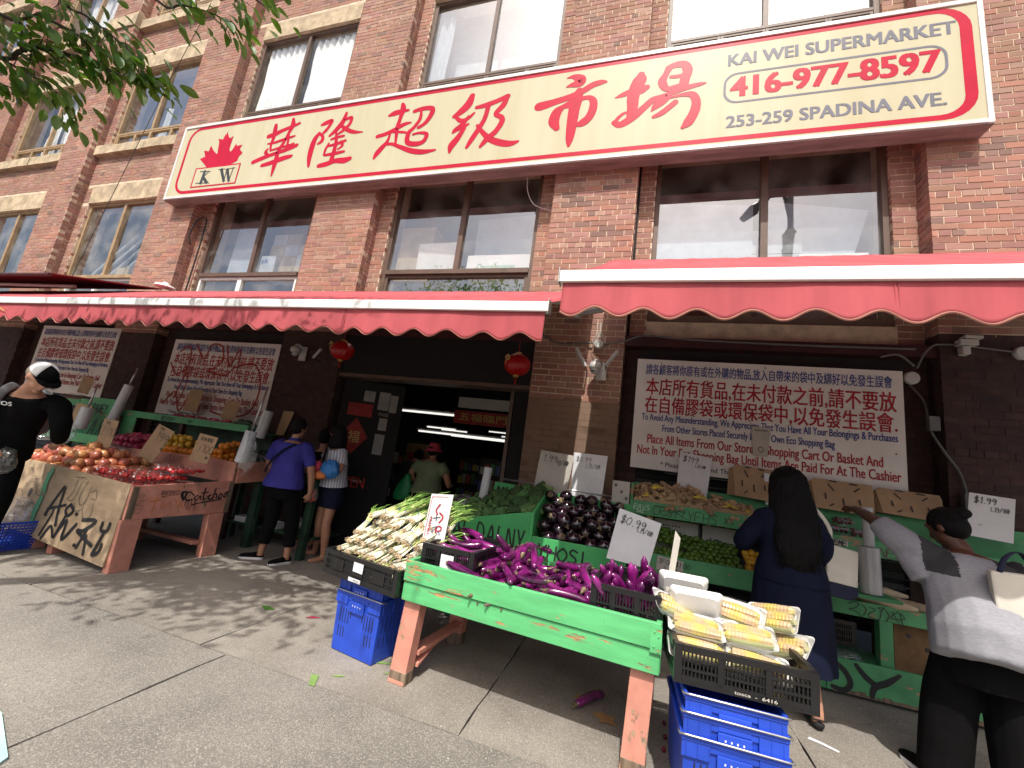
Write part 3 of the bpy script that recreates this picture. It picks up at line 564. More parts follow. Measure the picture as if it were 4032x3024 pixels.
        text_part('lettering', 'Cherry Tomatoes', M['spray_green'], w, (mx+.3, GL+.076, 4.26), (1, 0, 0), (0, 0, 1), .6, .1)
    if st == 1 and bi == 4:
        MB().poly([(x0+.5, GL+.1, 4.2), (mx-.1, GL+.1, 4.2), (mx-.06, GL+.1, 5.2), (x0+.55, GL+.1, 5.2)]).build('paper_sheet', M['paper'], w)
        for r_ in range(4):
            for c_ in range(3):
                bx = MB().box((mx+.1+c_*.34, GL+.15+.02*r_, 4.2+r_*.23), (mx+.42+c_*.34, GL+.45, 4.42+r_*.23))
                if r_ == 3 and c_ == 2: continue
                b2 = bx.build('carton', M[['window_box_tan', 'window_box_white'][(r_+c_) % 3 == 0]], w)
        MB().box((mx+.08, GL+.07, 4.25), (mx+.42, GL+.12, 4.6)).build('carton', M['window_box_white'], w)
        text_part('lettering', 'sk', M['poster_blue'], w, (mx+.1, GL+.066, 4.45), (1, 0, 0), (0, 0, 1), .17, .1)
    if st == 1 and bi == 3:
        MB().box((mx+.1, GL+.1, 4.15), (mx+.5, GL+.4, 4.45)).build('carton', M['window_box_tan'], w)
        for q in range(4): MB().tube([(x0+.2+q*.3, GL+.2, 4.2), (x0+.9+q*.35, GL+.5, 5.5)], .035).build('pole', M['curtain_grey'], w)

# ---------------- store front: shutters, doorway, shop room ----------------
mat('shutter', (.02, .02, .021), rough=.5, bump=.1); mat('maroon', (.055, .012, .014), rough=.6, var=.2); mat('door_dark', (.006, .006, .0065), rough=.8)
for i in range(8):
    a, b_ = bay(i)
    MB().box((a-.02, PA+.03, 3.04), (b_+.02, WB+.3, 3.16)).build('ledge', M['maroon'], bld)
    if i == 5: continue
    mb = MB(); z = .3
    sl = MB()
    while z < 2.98:
        sl.tube([(a+.24, WB+.07, z+.05), (b_-.24, WB+.07, z+.05)], [(.03, .055)]*2, seg=6, up=(0, 0, 1)); z += .098
    tag(sl.build('shutter_slat', M['shutter'], bld), kind='stuff')
    MB().box((a+.2, WB-.02, 2.86), (b_-.2, WB+.2, 3.04)).build('shutter_housing', M['shutter'], bld)
# shop room (bay 5)
a, b_ = bay(5)
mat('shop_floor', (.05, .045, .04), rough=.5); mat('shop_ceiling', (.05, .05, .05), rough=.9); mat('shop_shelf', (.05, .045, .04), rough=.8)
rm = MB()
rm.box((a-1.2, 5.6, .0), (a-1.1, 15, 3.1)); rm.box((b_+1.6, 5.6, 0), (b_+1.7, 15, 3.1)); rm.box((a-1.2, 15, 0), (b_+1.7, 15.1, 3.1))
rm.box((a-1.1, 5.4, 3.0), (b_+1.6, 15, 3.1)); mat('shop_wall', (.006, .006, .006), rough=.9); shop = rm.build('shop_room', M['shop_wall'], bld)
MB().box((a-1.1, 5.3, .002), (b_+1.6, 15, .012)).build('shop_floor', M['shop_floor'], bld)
MB().box((a, PA+.05, 2.45), (b_, WB+.12, 3.04)).build('door_header', M['door_dark'], bld)
MB().box((a, PA+.03, 2.40), (b_, WB+.1, 2.45)).build('door_rail', M['frame_brown'], bld)
mb = MB(); mb.box((b_-.24, WB-.0, 0), (b_-.02, WB+.2, 2.40)).build('door_jamb', M['door_dark'], bld)
MB().box((b_-.31, WB+.02, 0), (b_-.26, WB+.08, 2.40)).build('door_post', M['frame_brown'], bld)
MB().box((a, WB+.06, 0), (a+.06, WB+.16, 2.40)).build('door_jamb', M['door_dark'], bld)
# open door leaf, swung outward to the left with notices on it
door = thing('shop_door', 'open black glass shop door covered with notices and red paper', 'door', (-4.27, 5.18, 0))
dv = Vector((.80, .36, 0)).normalized(); dn = dv.cross(Vector((0, 0, 1)))
def dbox(name, u0, u1, z0, z1, m, d=.02, o=0.0):
    O = Vector((-4.24, 5.12, 0)); P = [O+dv*u0+dn*o+Vector((0, 0, z0)), O+dv*u1+dn*o+Vector((0, 0, z0)), O+dv*u1+dn*o+Vector((0, 0, z1)), O+dv*u0+dn*o+Vector((0, 0, z1))]
    return MB().prism(P, dn*-d).build(name, m, door)
dbox('door_leaf', 0, .88, .03, 2.38, M['door_dark'], .05)
mat('notice', (.30, .30, .29), rough=.8, var=.1); mat('notice_red', (.30, .012, .01), rough=.6, var=.2); mat('gold', (.5, .33, .08), rough=.5)
for nm, u0, u1, z0, z1, mm in (('notice', .52, .68, 1.98, 2.25, 'notice'), ('notice', .69, .80, 1.96, 2.22, 'notice'), ('notice', .58, .70, 1.68, 1.86, 'notice'), ('notice', .56, .70, 1.32, 1.62, 'notice'), ('notice', .30, .46, 2.08, 2.24, 'notice'), ('red_paper', .10, .46, 1.85, 2.04, 'notice_red'), ('notice', .30, .5, .9, .93, 'notice')):
    dbox(nm, u0, u1, z0, z1, M[mm], .003, .004)
O = Vector((-4.24, 5.12, 0)); c0 = O+dv*.26+dn*.008+Vector((0, 0, 1.55))
MB().poly([c0+dv*.2, c0+Vector((0, 0, .27)), c0-dv*.2, c0-Vector((0, 0, .27))]).build('red_diamond', M['notice_red'], door)
text_part('lettering', '\u798f', M['gold'], door, c0-dv*.08+dn*.004-Vector((0, 0, .1)), dv, (0, 0, 1), .17, .18)
text_part('lettering', 'PASS', M['notice'], door, O+dv*.56+dn*.006+Vector((0, 0, 1.89)), dv, (0, 0, 1), .14, .05)
mat('neon_red', (.5, .03, .02), rough=.4)
text_part('lettering', 'OPEN', M['neon_red'], door, O+dv*.12+dn*.006+Vector((0, 0, .82)), dv, (0, 0, 1), .42, .15)
# lit fluorescent tubes inside the shop
mat('lamp_tube', (1, 1, 1), emis=((1, .97, .9), .9))
for k, (x0, x1, y, z) in enumerate([(-5.2, -3.0, 6.6, 2.12), (-4.2, -1.6, 7.4, 1.83), (-3.9, -1.9, 8.3, 1.86), (-5.0, -4.2, 9.2, 2.05), (-5.2, -4.4, 10.4, 2.1), (-4.4, -3.5, 12.0, 2.3), (-4.3, -3.2, 13.0, 2.25), (-3.5, -2.8, 11.0, 2.1), (-3.4, -2.5, 12.4, 2.2), (-3.1, -2.2, 9.8, 1.9), (-2.8, -2.0, 13.8, 2.2)]):
    zc = 1.45+(z-1.45)*1.0
    t = MB().box((x0, y-.03, zc+.045), (x1, y+.03, zc+.07)).build('ceiling_lamp', M['alu_white'])
    tag(t, ['long upper fluorescent strip lamp just inside the doorway', 'long lower fluorescent strip lamp left of the pink hat', 'fluorescent strip lamp just under the lower long one', 'short lamp strip high behind the open door', 'short lamp strip behind the dark shelf', 'small far lamp strip at the back of the shop on the left', 'farthest small lamp strip at the back left', 'small far lamp strip in the middle of the shop', 'small far lamp strip right of the middle', 'small lamp strip near the right door post', 'farthest small lamp strip at the right'][k], 'lamp', 'strip lamps inside the shop')
    MB().tube([(x0+.02, y, zc+.02), (x1-.02, y, zc+.02)], .018, 6).build('tube', M['lamp_tube'], t)
bn = thing('shop_banner', 'red banner with gold characters hanging inside the shop entrance', 'banner', (-2.6, 6.4, 2))
MB().box((-3.0, 6.4, 2.0), (-1.9, 6.42, 2.22)).build('cloth', M['notice_red'], bn)
text_part('lettering', '\u4e94\u798f\u81e8\u9580', M['gold'], bn, (-2.9, 6.39, 2.05), (1, 0, 0), (0, 0, 1), .85, .13)
MB().box((-3.0, 6.5, 2.28), (-1.9, 6.54, 2.46)).build('backing_board', M['card_grey'], bn)
mat('carton_shop', (.22, .12, .05), rough=.8, var=.2)
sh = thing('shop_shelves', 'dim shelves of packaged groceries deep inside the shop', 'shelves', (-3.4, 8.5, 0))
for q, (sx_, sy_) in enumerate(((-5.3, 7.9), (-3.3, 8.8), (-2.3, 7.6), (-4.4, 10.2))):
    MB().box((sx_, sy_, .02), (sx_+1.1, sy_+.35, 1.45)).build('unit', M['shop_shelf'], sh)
    for cc, col_ in enumerate(((.5, .1, .05), (.5, .38, .08), (.12, .25, .1), (.5, .48, .42), (.12, .15, .35))):
        nm_ = 'pack_%d' % cc
        if nm_ not in M: mat(nm_, col_, rough=.6)
        mb = MB()
        for r_ in range(4):
            for c_ in range(9):
                if (r_*9+c_*7+q) % 5 == cc: h_ = RD.uniform(.14, .26); mb.box((sx_+.02+c_*.12, sy_-.05-.001*cc, .12+r_*.34), (sx_+.12+c_*.12, sy_-.002, .12+r_*.34+h_))
        tag(mb.build('packages', M[nm_], sh), kind='stuff')
for k, (x, y, z, sx, sz, mm) in enumerate([(-3.1, 6.2, 0, .5, .45, 'carton_shop'), (-2.2, 6.3, 0, .55, .42, 'carton_shop'), (-2.25, 6.35, .43, .5, .4, 'carton_shop'), (-4.4, 7.4, 0, .6, 1.1, 'shop_shelf'), (-4.5, 7.6, 1.1, .5, .5, 'carton_shop'), (-3.6, 9.5, 0, .5, 1.5, 'shop_shelf'), (-2.4, 10, 0, .6, 1.4, 'carton_shop'), (-4.1, 6.1, 0, .45, .55, 'shop_shelf'), (-4.15, 6.15, .56, .4, .4, 'shop_shelf')]):
    c = thing('carton', ['brown cardboard box on the shop floor beside the shopper in green', 'brown cardboard box on the shop floor nearest the right door jamb', 'brown cardboard box stacked on another beside the right door jamb', 'tall dark shelf box at the left of the shop interior', 'brown box on top of the tall dark shelf in the shop', 'dark shelving block deep in the middle of the shop', 'tall brown carton stack deep in the shop at the right', 'low dark box just inside the open shop door', 'dark box stacked on the low one just inside the door'][k], 'box', (x, y, z), 0, 'boxes inside the shop')
    MB().box((x, y, z+.002), (x+sx, y+.4, z+sz)).build('body', M[mm], c, bevel=.006)
    MB().box((x+.06, y-.004, z+sz*.3), (x+sx-.06, y-.001, z+sz*.62)).build('print', M['notice_red' if mm != 'shop_shelf' else 'card_grey'], c)
# ---------------- the long shop sign ----------------
SY = 4.78; sx0, sx1, sz0, sz1 = -8.98, 3.27, 5.50, 7.12
sg = thing('shop_sign', 'long cream lightbox sign with red Chinese characters and KAI WEI SUPERMARKET', 'sign', (-3, 4.9, 5.5))
cb = MB(); fw = .05
for xa in (sx0, sx1-fw): MB().box((xa, SY, sz0+.012), (xa+fw, 4.99, sz1)).build('frame_end', M['sign_metal'], sg, bevel=.006)
n = 5
for k in range(n):
    xa = sx0+fw+(sx1-sx0-2*fw)*k/n; xb = sx0+fw+(sx1-sx0-2*fw)*(k+1)/n
    MB().box((xa+.001, SY-.004, sz1-.055), (xb-.001, 4.99, sz1+.002)).build('frame_rail', M['sign_metal'], sg, bevel=.005); MB().box((xa+.001, SY-.004, sz0+.012), (xb-.001, SY+.02, sz0+.062)).build('frame_rail', M['sign_metal'], sg, bevel=.005)
MB().box((sx0+.004, SY+.005, sz0), (sx1-.004, 4.985, sz0+.011)).build('underside', M['sign_under'], sg)
MB().box((sx0+fw, SY+.012, sz0+.06), (sx1-fw, SY+.03, sz1-.05)).build('face_panel', M['sign_face'], sg)
FR = ((0, SY+.010, 0), (1, 0, 0), (0, 0, 1))
def rrect(x0, x1, z0, z1, r, n=7):
    P = []
    for cx, cz, a0 in ((x1-r, z1-r, 0), (x0+r, z1-r, 90), (x0+r, z0+r, 180), (x1-r, z0+r, 270)):
        for i in range(n): t = rad(a0+90*i/(n-1)); P.append((cx+r*math.cos(t), cz+r*math.sin(t)))
    return P
def ringpart(name, A, B, y, m, par):
    mb = MB(); n = len(A); mb.v = [(x, y, z) for x, z in A]+[(x, y, z) for x, z in B]
    for i in range(n): j = (i+1) % n; mb.f.append((i, n+i, n+j, j))
    return mb.build(name, m, par)
ringpart('border', rrect(-8.79, 3.165, 5.60, 7.065, .30), rrect(-8.73, 3.055, 5.665, 7.0, .22), SY+.0105, M['sign_red'], sg)
groups = [(0, 9), (9, 20), (20, 30), (30, 38), (38, 43), (43, 56)]
for a, b2 in groups:
    mb = MB(); brush(mb, [[(q[0], q[1], q[2]*1.12+.006) for q in s] for s in CAL[a:b2]], FR, n=6, eps=1.2e-4); mb.build('character', M['sign_red'], sg)
mb = MB(); mb.poly([(x, SY+.009, z) for x, z in LEAF][::-1]); mb.build('maple_leaf', M['sign_red'], sg)
kx0, kx1, kz0, kz1 = -8.343, -7.21, 5.715, 6.135
ringpart('letter_box', [(kx0, kz0), (kx1, kz0), (kx1, kz1), (kx0, kz1)], [(kx0+.03, kz0+.025), (kx1-.03, kz0+.025), (kx1-.03, kz1-.025), (kx0+.03, kz1-.025)], SY+.008, M['sign_red'], sg)
mb = MB(); mb.poly([(kx0+.03, SY+.0085, kz0+.025), (kx1-.03, SY+.0085, kz0+.025), (kx1-.03, SY+.0085, kz1-.025), (kx0+.03, SY+.0085, kz1-.025)]); mb.build('letter_ground', M['sign_face'], sg)
for a, b2 in ((0, 5), (5, 12)):
    mb = MB(); brush(mb, KWS[a:b2], ((0, SY+.0078, 0), (1, 0, 0), (0, 0, 1)), eps=1.2e-4); mb.build('letter', M['sign_ink'], sg)
text_part('lettering', 'KAI WEI SUPERMARKET', M['sign_grey'], sg, (.76, SY+.0095, 6.695), (1, 0, 0), (0, 0, 1), 2.26, .172, bold=.05)
text_part('lettering', '416-977-8597', M['sign_red'], sg, (.80, SY+.0095, 6.225), (1, 0, 0), (0, 0, 1), 2.06, .285, bold=.065)
text_part('lettering', '253-259 SPADINA AVE.', M['sign_grey'], sg, (.76, SY+.0095, 5.785), (1, 0, 0), (0, 0, 1), 2.13, .165, bold=.05)
ringpart('number_frame', rrect(.715, 2.935, 6.132, 6.582, .16), rrect(.742, 2.908, 6.158, 6.556, .14), SY+.0095, M['sign_grey'], sg)

# ---------------- awnings ----------------
def awning(name, label, x0, x1, yf, zf, yw, zw, vh, per, col, barh=.075, seams=(), group=None, ph=0.0):
    t = thing(name, label, 'awning', ((x0+x1)/2, yw, zw), 0, group)
    nx = int((x1-x0)/.12); ny = 12; mb = MB()
    for j in range(ny+1):
        f = j/ny; y = yf+(yw-yf)*f; z = zf+(zw-zf)*f-.025*math.sin(math.pi*f)
        for i in range(nx+1):
            x = x0+(x1-x0)*i/nx; mb.v.append((x, y, z+.006*math.sin(x*9+f*4)*math.sin(math.pi*f)+.004*math.sin(x*31)))
    for j in range(ny):
        for i in range(nx): a = j*(nx+1)+i; mb.f.append((a, a+1, a+nx+2, a+nx+1))
    cn = mb.build('canopy', M[col], t, smooth=True); s = cn.modifiers.new('thick', 'SOLIDIFY'); s.thickness = .003
    # front bar with rounded profile
    pr = [(0, 0), (0, barh*.75), (.012, barh*.95), (.035, barh), (.06, barh), (.06, 0)]
    mb = MB(); mb.rings([[(x, yf-.035+p[0], zf-barh+.002+p[1]) for p in pr] for x in (x0-.02, x1+.02)])
    mb.build('front_bar', M['alu_white'], t, smooth=False, bevel=.003)
    MB().box((x0-.026, yf-.045, zf-barh-.006), (x0-.0205, yf+.03, zf+.008)).box((x1+.0205, yf-.045, zf-barh-.006), (x1+.026, yf+.03, zf+.008)).build('end_cap', M['alu_grey'], t)
    zb = zf-barh+.004; step = .018; n = int((x1-x0)/step); mb = MB(); rows = 8
    for j in range(rows+1):
        f = j/rows
        for i in range(n+1):
            x = x0+(x1-x0)*i/n
            lo = vh-.5*.055*(1+math.cos(2*math.pi*(x+ph)/per))*1.0
            wv = .007*math.sin(x*5.1)+.004*math.sin(x*11.3+1)
            mb.v.append((x, yf-.012+f*wv*1.6-.01*f, zb-lo*f))
    for j in range(rows):
        for i in range(n): a = j*(n+1)+i; mb.f.append((a, a+n+1, a+n+2, a+1))
    v = mb.build('valance', M[col], t, smooth=True); s = v.modifiers.new('thick', 'SOLIDIFY'); s.thickness = .002
    base = rows*(n+1); pts = [mb.v[base+i] for i in range(n+1)]
    MB().tube([(p[0], p[1]-.001, p[2]) for p in pts], [(.0035, .006)]*len(pts), 4).build('valance_binding', M['awning_binding'], t)
    for xs_ in seams:
        MB().tube([(xs_-.008, yf-.016, zb-.006), (xs_-.008, yf-.018, zb-vh+.045)], .0025, 5).tube([(xs_+.008, yf-.016, zb-.006), (xs_+.008, yf-.018, zb-vh+.045)], .0025, 5).build('seam', M[col], t)
    MB().box((x0, yw-.02, zw-.16), (x1, yw+.03, zw-.05)).build('cassette', M['alu_white'], t)
    k = x0+.35; na = max(2, round((x1-x0)/3.6))
    for q in range(na):
        for sgn in (1,):
            bx = x1-.5-q*3.3
            if bx < x0+.3: break
            el = (bx-1.0, yf+1.25, zf-.02+.25)
            mb = MB(); mb.tube([(bx, yw, zw-.1), el], [(.025, .04)]*2, 6, up=(0, 0, 1)); mb.tube([el, (bx-.15, yf+.04, zf-.09)], [(.022, .035)]*2, 6, up=(0, 0, 1)); mb.ball(el, .05, 8, 6)
            mb.build('arm', M['alu_grey'], t)
    return t
aw1 = awning('awning', 'long red scalloped awning over the shop doorway, sagging lower than the right one', -13.4, -.635, 2.50, 2.515, 4.97, 3.72, .205, .262, 'awning_red', .075, seams=(-2.2, -3.75, -5.3, -6.9), group='red retractable awnings')
aw2 = awning('awning', 'higher red scalloped awning with white bar over the notice board stall', -.49, 4.2, 2.27, 2.615, 4.97, 4.15, .215, .268, 'awning_red', .08, seams=(1.12,), group='red retractable awnings', ph=.02)
# yellow spray on the valance
mb = MB(); brush(mb, [[(0, .02, .02), (.05, .16, .018), (.12, .02, .02)], [(.0, .08, .018), (.22, .17, .02)], [(.2, .0, .02), (.24, .12, .02), (.34, .05, .02), (.4, .14, .018)], [(.4, .02, .02), (.5, .12, .02), (.6, .04, .018)], [(.55, .14, .014), (.68, .1, .014)]], ((-7.25, 2.462, 2.25), (1, 0, 0), (0, 0, 1)))
mb.build('graffiti', M['spray_yellow'], aw1)
cloth_trans('awning_dark', (.16, .012, .02), .1)
aw3 = thing('awning', 'dark maroon neighbouring awning at the far left with a thin white edge', 'awning', (-15, 4.9, 4.0), 0, 'red retractable awnings')
mb = MB(); mb.prism([(-15.5, 3.6, 3.46), (-8.75, 3.6, 3.37), (-8.5, 4.93, 3.73), (-15.5, 4.93, 3.78)], (0, 0, .02)); mb.build('canopy', M['awning_dark'], aw3)
MB().tube([(-15.5, 3.58, 3.44), (-8.72, 3.58, 3.355)], .028, 6).build('front_bar', M['maroon'] if 'maroon' in M else M['awning_dark'], aw3); MB().tube([(-12.5, 4.1, 3.48), (-9.4, 4.2, 3.45)], .03, 6).build('arm', M['alu_white'], aw3)

# ---------------- notice boards ----------------
LN = [('\u8acb\u5404\u9867\u5ba2\u5c07\u4f60\u539f\u6709\u6216\u5728\u5916\u8cfc\u7684\u7269\u54c1,\u653e\u5165\u81ea\u5e36\u4f86\u7684\u888b\u4e2d\u53ca\u7d81\u597d\u4ee5\u514d\u767c\u751f\u8aa4\u6703', 'poster_blue', .04, .965, .045, .135, .024),
      ('\u672c\u5e97\u6240\u6709\u8ca8\u54c1,\u5728\u672a\u4ed8\u6b3e\u4e4b\u524d,\u8acb\u4e0d\u8981\u653e', 'poster_red', .045, .975, .175, .32, .03),
      ('\u5728\u81ea\u5099\u81a0\u888b\u6216\u74b0\u4fdd\u888b\u4e2d,\u4ee5\u514d\u767c\u751f\u8aa4\u6703.', 'poster_red', .045, .975, .345, .485, .03),
      ('To Avoid Any Misunderstanding, We Appreciate That You Have All Your Belongings & Purchases', 'poster_blue', .035, .975, .508, .568, .034),
      ('From Other Stores Placed Securely In Your Own Eco Shopping Bag', 'poster_blue', .125, .77, .60, .66, .034),
      ('Place All Items From Our Store In Shopping Cart Or Basket And', 'poster_red', .065, .925, .693, .770, .036),
      ('Not In Your Eco Shopping Bag Until Items Are Paid For At The Cashier', 'poster_red', .025, .98, .793, .870, .036),
      ('* Please Understand Thanks *', 'sign_ink', .125, .46, .925, .965, .02)]
def notice(x0, z0, w, h, y, label, red_scrawl=False):
    t = thing('notice_board', label, 'notice', (x0, y, z0), 0, 'printed shopping bag notices')
    MB().box((x0, y, z0), (x0+w, y+.012, z0+h)).build('board', M['poster'], t)
    for s, m, a, b2, c, d, bo in LN:
        text_part('lettering', s, M[m], t, (x0+a*w, y-.003, z0+h*(1-d)), (1, 0, 0), (0, 0, 1), (b2-a)*w, (d-c)*h, bold=bo)
    mb = MB()
    for k in range(9): mb.ball((x0+w*RD.uniform(.05, .97), y-.002, z0+h*RD.choice((.03, .5, .34, .97))), (.008, .003, .008), 6, 4)
    mb.build('screw_heads', M['ink'], t)
    return t
nb1 = notice(-.07, 1.59, 2.55, 1.27, 4.965, 'large bilingual shopping bag notice behind the woman in the navy dress')
nb2 = notice(-7.85, 1.50, 2.36, 1.32, 4.985, 'bilingual notice sprayed with faded red graffiti left of the blue shirted woman')
nb3 = notice(-11.7, 1.65, 2.36, 1.32, 4.985, 'bilingual notice at far left behind the man in the cap')
rs = [[(.15, 1.1, .03), (.35, 1.2, .03), (.45, .9, .03), (.3, .3, .03)], [(.5, 1.25, .03), (.75, 1.0, .03), (.85, 1.25, .03), (1.1, 1.22, .03), (1.15, .95, .03), (.9, .8, .03)], [(1.2, 1.25, .03), (1.35, .9, .03), (1.5, 1.2, .03), (1.55, .8, .03)],
      [(.0, .9, .025), (.2, .7, .025), (.4, .8, .025)], [(.9, .8, .03), (1.3, .75, .03), (1.5, .9, .03), (1.9, .95, .03), (2.1, .6, .03), (2.0, .2, .03), (1.6, .1, .03), (1.2, .15, .03)], [(.1, .2, .03), (.3, .4, .03), (.5, .1, .03), (.7, .4, .03), (.95, .1, .03)], [(.35, .9, .02), (.5, .6, .02), (.42, .2, .02)]]
mb = MB(); brush(mb, rs, ((-7.8, 4.979, 1.5), (1, 0, 0), (0, 0, 1)), eps=3e-4); mb.build('graffiti', M['spray_red'], nb2)
pm = thing('paper_notice', 'small grey paper notice in a plastic sleeve taped over the large board', 'notice', (1.2, 4.95, 2.1))
mb = MB(); mb.prism([(1.14, 4.955, 2.17), (1.16, 4.95, 1.86), (1.29, 4.95, 1.86), (1.33, 4.957, 2.17)], (0, .004, 0)); mb.build('sheet', M['card_grey'], pm)
text_part('lettering', 'REQUIRED', M['ink'], pm, (1.17, 4.945, 2.12), (1, 0, 0), (0, 0, 1), .12, .02)
mb = MB(); mb.rings([[(1.23+r*math.cos(t), 4.9455, 1.93+r*1.2*math.sin(t)) for t in [2*math.pi*j/16 for j in range(16)]] for r in (.02, .026)], cap=False); mb.build('face_icon', M['ink_grey'], pm)

# ---------------- cameras, flood lights, conduit, lanterns ----------------
mat('cam_white', (.55, .55, .53), rough=.4, var=.08); mat('conduit', (.14, .14, .135), rough=.5)
def seccam(x, y, z, label, lk=1):
    t = thing('security_camera', label, 'camera', (x, y, z), 0)
    MB().box((x+.01*lk, y+.08, z-.13), (x+.13*lk if lk > 0 else x, y+.10, z+.09)).build('mount_plate', M['cam_white'], t)
    mb = MB(); mb.tube([(x+.06*lk, y+.08, z+.06), (x+.01, y+.03, z+.1), (x, y, z+.07)], [.022, .028, .03], 10); mb.build('bracket', M['cam_white'], t, smooth=True)
    mb = MB(); mb.lathe((x, y, z), [(.02, .075), (.055, .06), (.07, .03), (.072, -.005), (.06, -.02)], 18); mb.build('hood', M['cam_white'], t, smooth=True)
    mb = MB(); mb.ball((x, y, z-.025), .056, 16, 10); mb.build('dome', M['cam_white'], t, smooth=True)
    mb = MB(); mb.ball((x-.03, y-.045, z-.045), .014, 8, 6); mb.ball((x-.008, y-.052, z-.05), .014, 8, 6); mb.build('lens', M['ink'], t, smooth=True)
    return t
seccam(-.55, 4.84, 2.69, 'white dome security camera on the tan pillar between the awnings'); seccam(-5.06, 4.86, 2.70, 'white dome security camera above the black wall left of the doorway')
def flood(a, b2, label):
    t = thing('flood_light', label, 'lamp', a)
    A, B = Vector(a), Vector(b2); d = (B-A).normalized(); sd = Vector((0, 1, 0))
    MB().tube([A, A+(B-A)*.5, B], [(.024, .028)]*3, 4, up=(0, 1, 0)).build('housing', M['cam_white'], t, bevel=.004)
    MB().tube([B, B+Vector((0, .18, -.02))], .008, 6).build('stem', M['rubber'], t)
flood((-.79, 4.8, 2.91), (-.66, 4.82, 2.69), 'slim flood light tilted left of the pillar camera'); flood((-.30, 4.8, 2.90), (-.43, 4.82, 2.71), 'slim flood light tilted right of the pillar camera')
flood((-4.55, 4.82, 2.74), (-4.68, 4.84, 2.60), 'grilled flood light beside the left security camera')
t = thing('junction_box', 'round junction box with looped wires on the tan pillar', 'junction box', (-.55, 4.97, 3.02))
mb = MB(); mb.lathe((-.55, 4.995, 3.02), [(.055, 0), (.055, .05), (.045, .06)], 16, M=Matrix.Rotation(rad(90), 4, 'X')); mb.build('body', M['cam_white'], t, smooth=False)
mb = MB()
for dx in (-.02, .012, .03): mb.tube(cat([(-.56+dx, 4.93, 3.28), (-.55+dx, 4.9, 3.14), (-.6+dx, 4.9, 3.05), (-.54+dx, 4.89, 2.99), (-.50+dx, 4.9, 3.05), (-.55+dx, 4.9, 3.16)], 5), .004, 5)
mb.build('wire', M['cam_white'], t)
t = thing('conduit', 'grey electrical conduit sagging across the pillar and above the notice board', 'pipe', (-.5, 4.95, 3.0))
mb = MB(); mb.tube(cat([(-1.36, 4.96, 3.18), (-1.05, 4.96, 3.01), (-.62, 4.96, 3.035)], 6), .011, 7); mb.tube(cat([(-.48, 4.96, 3.02), (-.24, 4.96, 3.07), (0, 4.96, 3.15), (.5, 4.97, 3.12), (1.5, 4.97, 3.10), (2.6, 4.97, 3.10)], 6), .011, 7)
mb.build('pipe', M['conduit'], t, smooth=True)
t = thing('conduit', 'dark conduit curving down the right wall past the junction boxes', 'pipe', (2.7, 5, 2.5))
mb = MB(); mb.tube(cat([(2.3, 4.96, 3.0), (2.45, 4.96, 3.03), (2.58, 4.97, 2.92)], 6), .011, 7); mb.tube(cat([(2.62, 5.15, 2.78), (2.72, 5.12, 2.6), (2.69, 5.02, 2.38), (2.70, 4.98, 2.25), (2.78, 4.97, 2.08), (2.88, 4.97, 1.9), (2.92, 4.97, 1.7), (2.93, 4.97, 1.5)], 6), .012, 7)
mb.tube(cat([(2.6, 4.97, 2.9), (2.7, 4.97, 3.1), (2.85, 4.97, 3.16), (3.4, 4.97, 3.1)], 6), .01, 7)
mb.build('pipe', M['conduit'], t, smooth=True)
MB().box((2.655, 4.93, 2.28), (2.74, 4.985, 2.42)).box((2.88, 4.93, 1.55), (2.98, 4.985, 1.72)).build('box', M['conduit'], t, bevel=.005)
for x, z, lb in ((2.56, 2.80, 'round white junction cover right of the notice board'), (3.42, 3.10, 'round white junction cover under the right awning')):
    t = thing('junction_cover', lb, 'junction box', (x, 4.98, z)); mb = MB(); mb.lathe((x, 5.0, z), [(.065, 0), (.065, .03), (.055, .045)], 18, M=Matrix.Rotation(rad(90), 4, 'X')); mb.build('cover', M['cam_white'], t)
t = thing('socket_box', 'small cream bracket box under the right awning', 'box', (2.95, 4.95, 3.1)); MB().box((2.92, 4.9, 3.14), (3.06, 4.99, 3.2)).box((2.94, 4.91, 3.05), (3.0, 4.99, 3.13)).box((2.96, 4.9, 3.21), (3.1, 4.99, 3.24)).build('body', M['cam_white'], t, bevel=.004)
mat('lantern_red', (.42, .004, .006), rough=.35, var=.1)
for x, z, lb in ((-1.44, 2.61, 'round red paper lantern hanging right of the doorway'), (-3.98, 2.67, 'round red paper lantern hanging left of the doorway')):
    t = thing('red_lantern', lb, 'lantern', (x, 4.6, z))
    mb = MB(); R_ = []
    for i in range(1, 12):
        th = math.pi*i/12; R_.append([Vector((x+.155*math.sin(th)*(1+.035*math.cos(12*2*math.pi*j/48))*math.cos(2*math.pi*j/48), 4.6+.155*math.sin(th)*(1+.035*math.cos(12*2*math.pi*j/48))*math.sin(2*math.pi*j/48), z-.135*math.cos(th))) for j in range(48)])
    mb.rings(R_); mb.build('paper_globe', M['lantern_red'], t, smooth=True)
    MB().lathe((x, 4.6, z+.125), [(.04, 0), (.04, .025)], 12).build('cap', M['gold'], t); MB().lathe((x, 4.6, z-.15), [(.035, 0), (.035, .02)], 12).build('cap', M['gold'], t)
    MB().tube([(x, 4.6, z+.14), (x, 4.6, z+.3)], .003, 4).build('string', M['lantern_red'], t); MB().tube([(x, 4.6, z-.15), (x, 4.6, z-.24)], [.006, .012], 6).build('tassel', M['lantern_red'], t)
    mb = MB(); brush(mb, [[(-.05, .02, .02), (-.02, .05, .015), (.0, .02, .02)], [(-.04, -.01, .012), (.0, .0, .015)], [(-.05, -.05, .01), (-.045, -.03, .01)]], ((x-.06, 4.457, z+.03), (1, -.2, 0), (0, -.2, 1))); mb.build('gold_print', M['gold'], t)
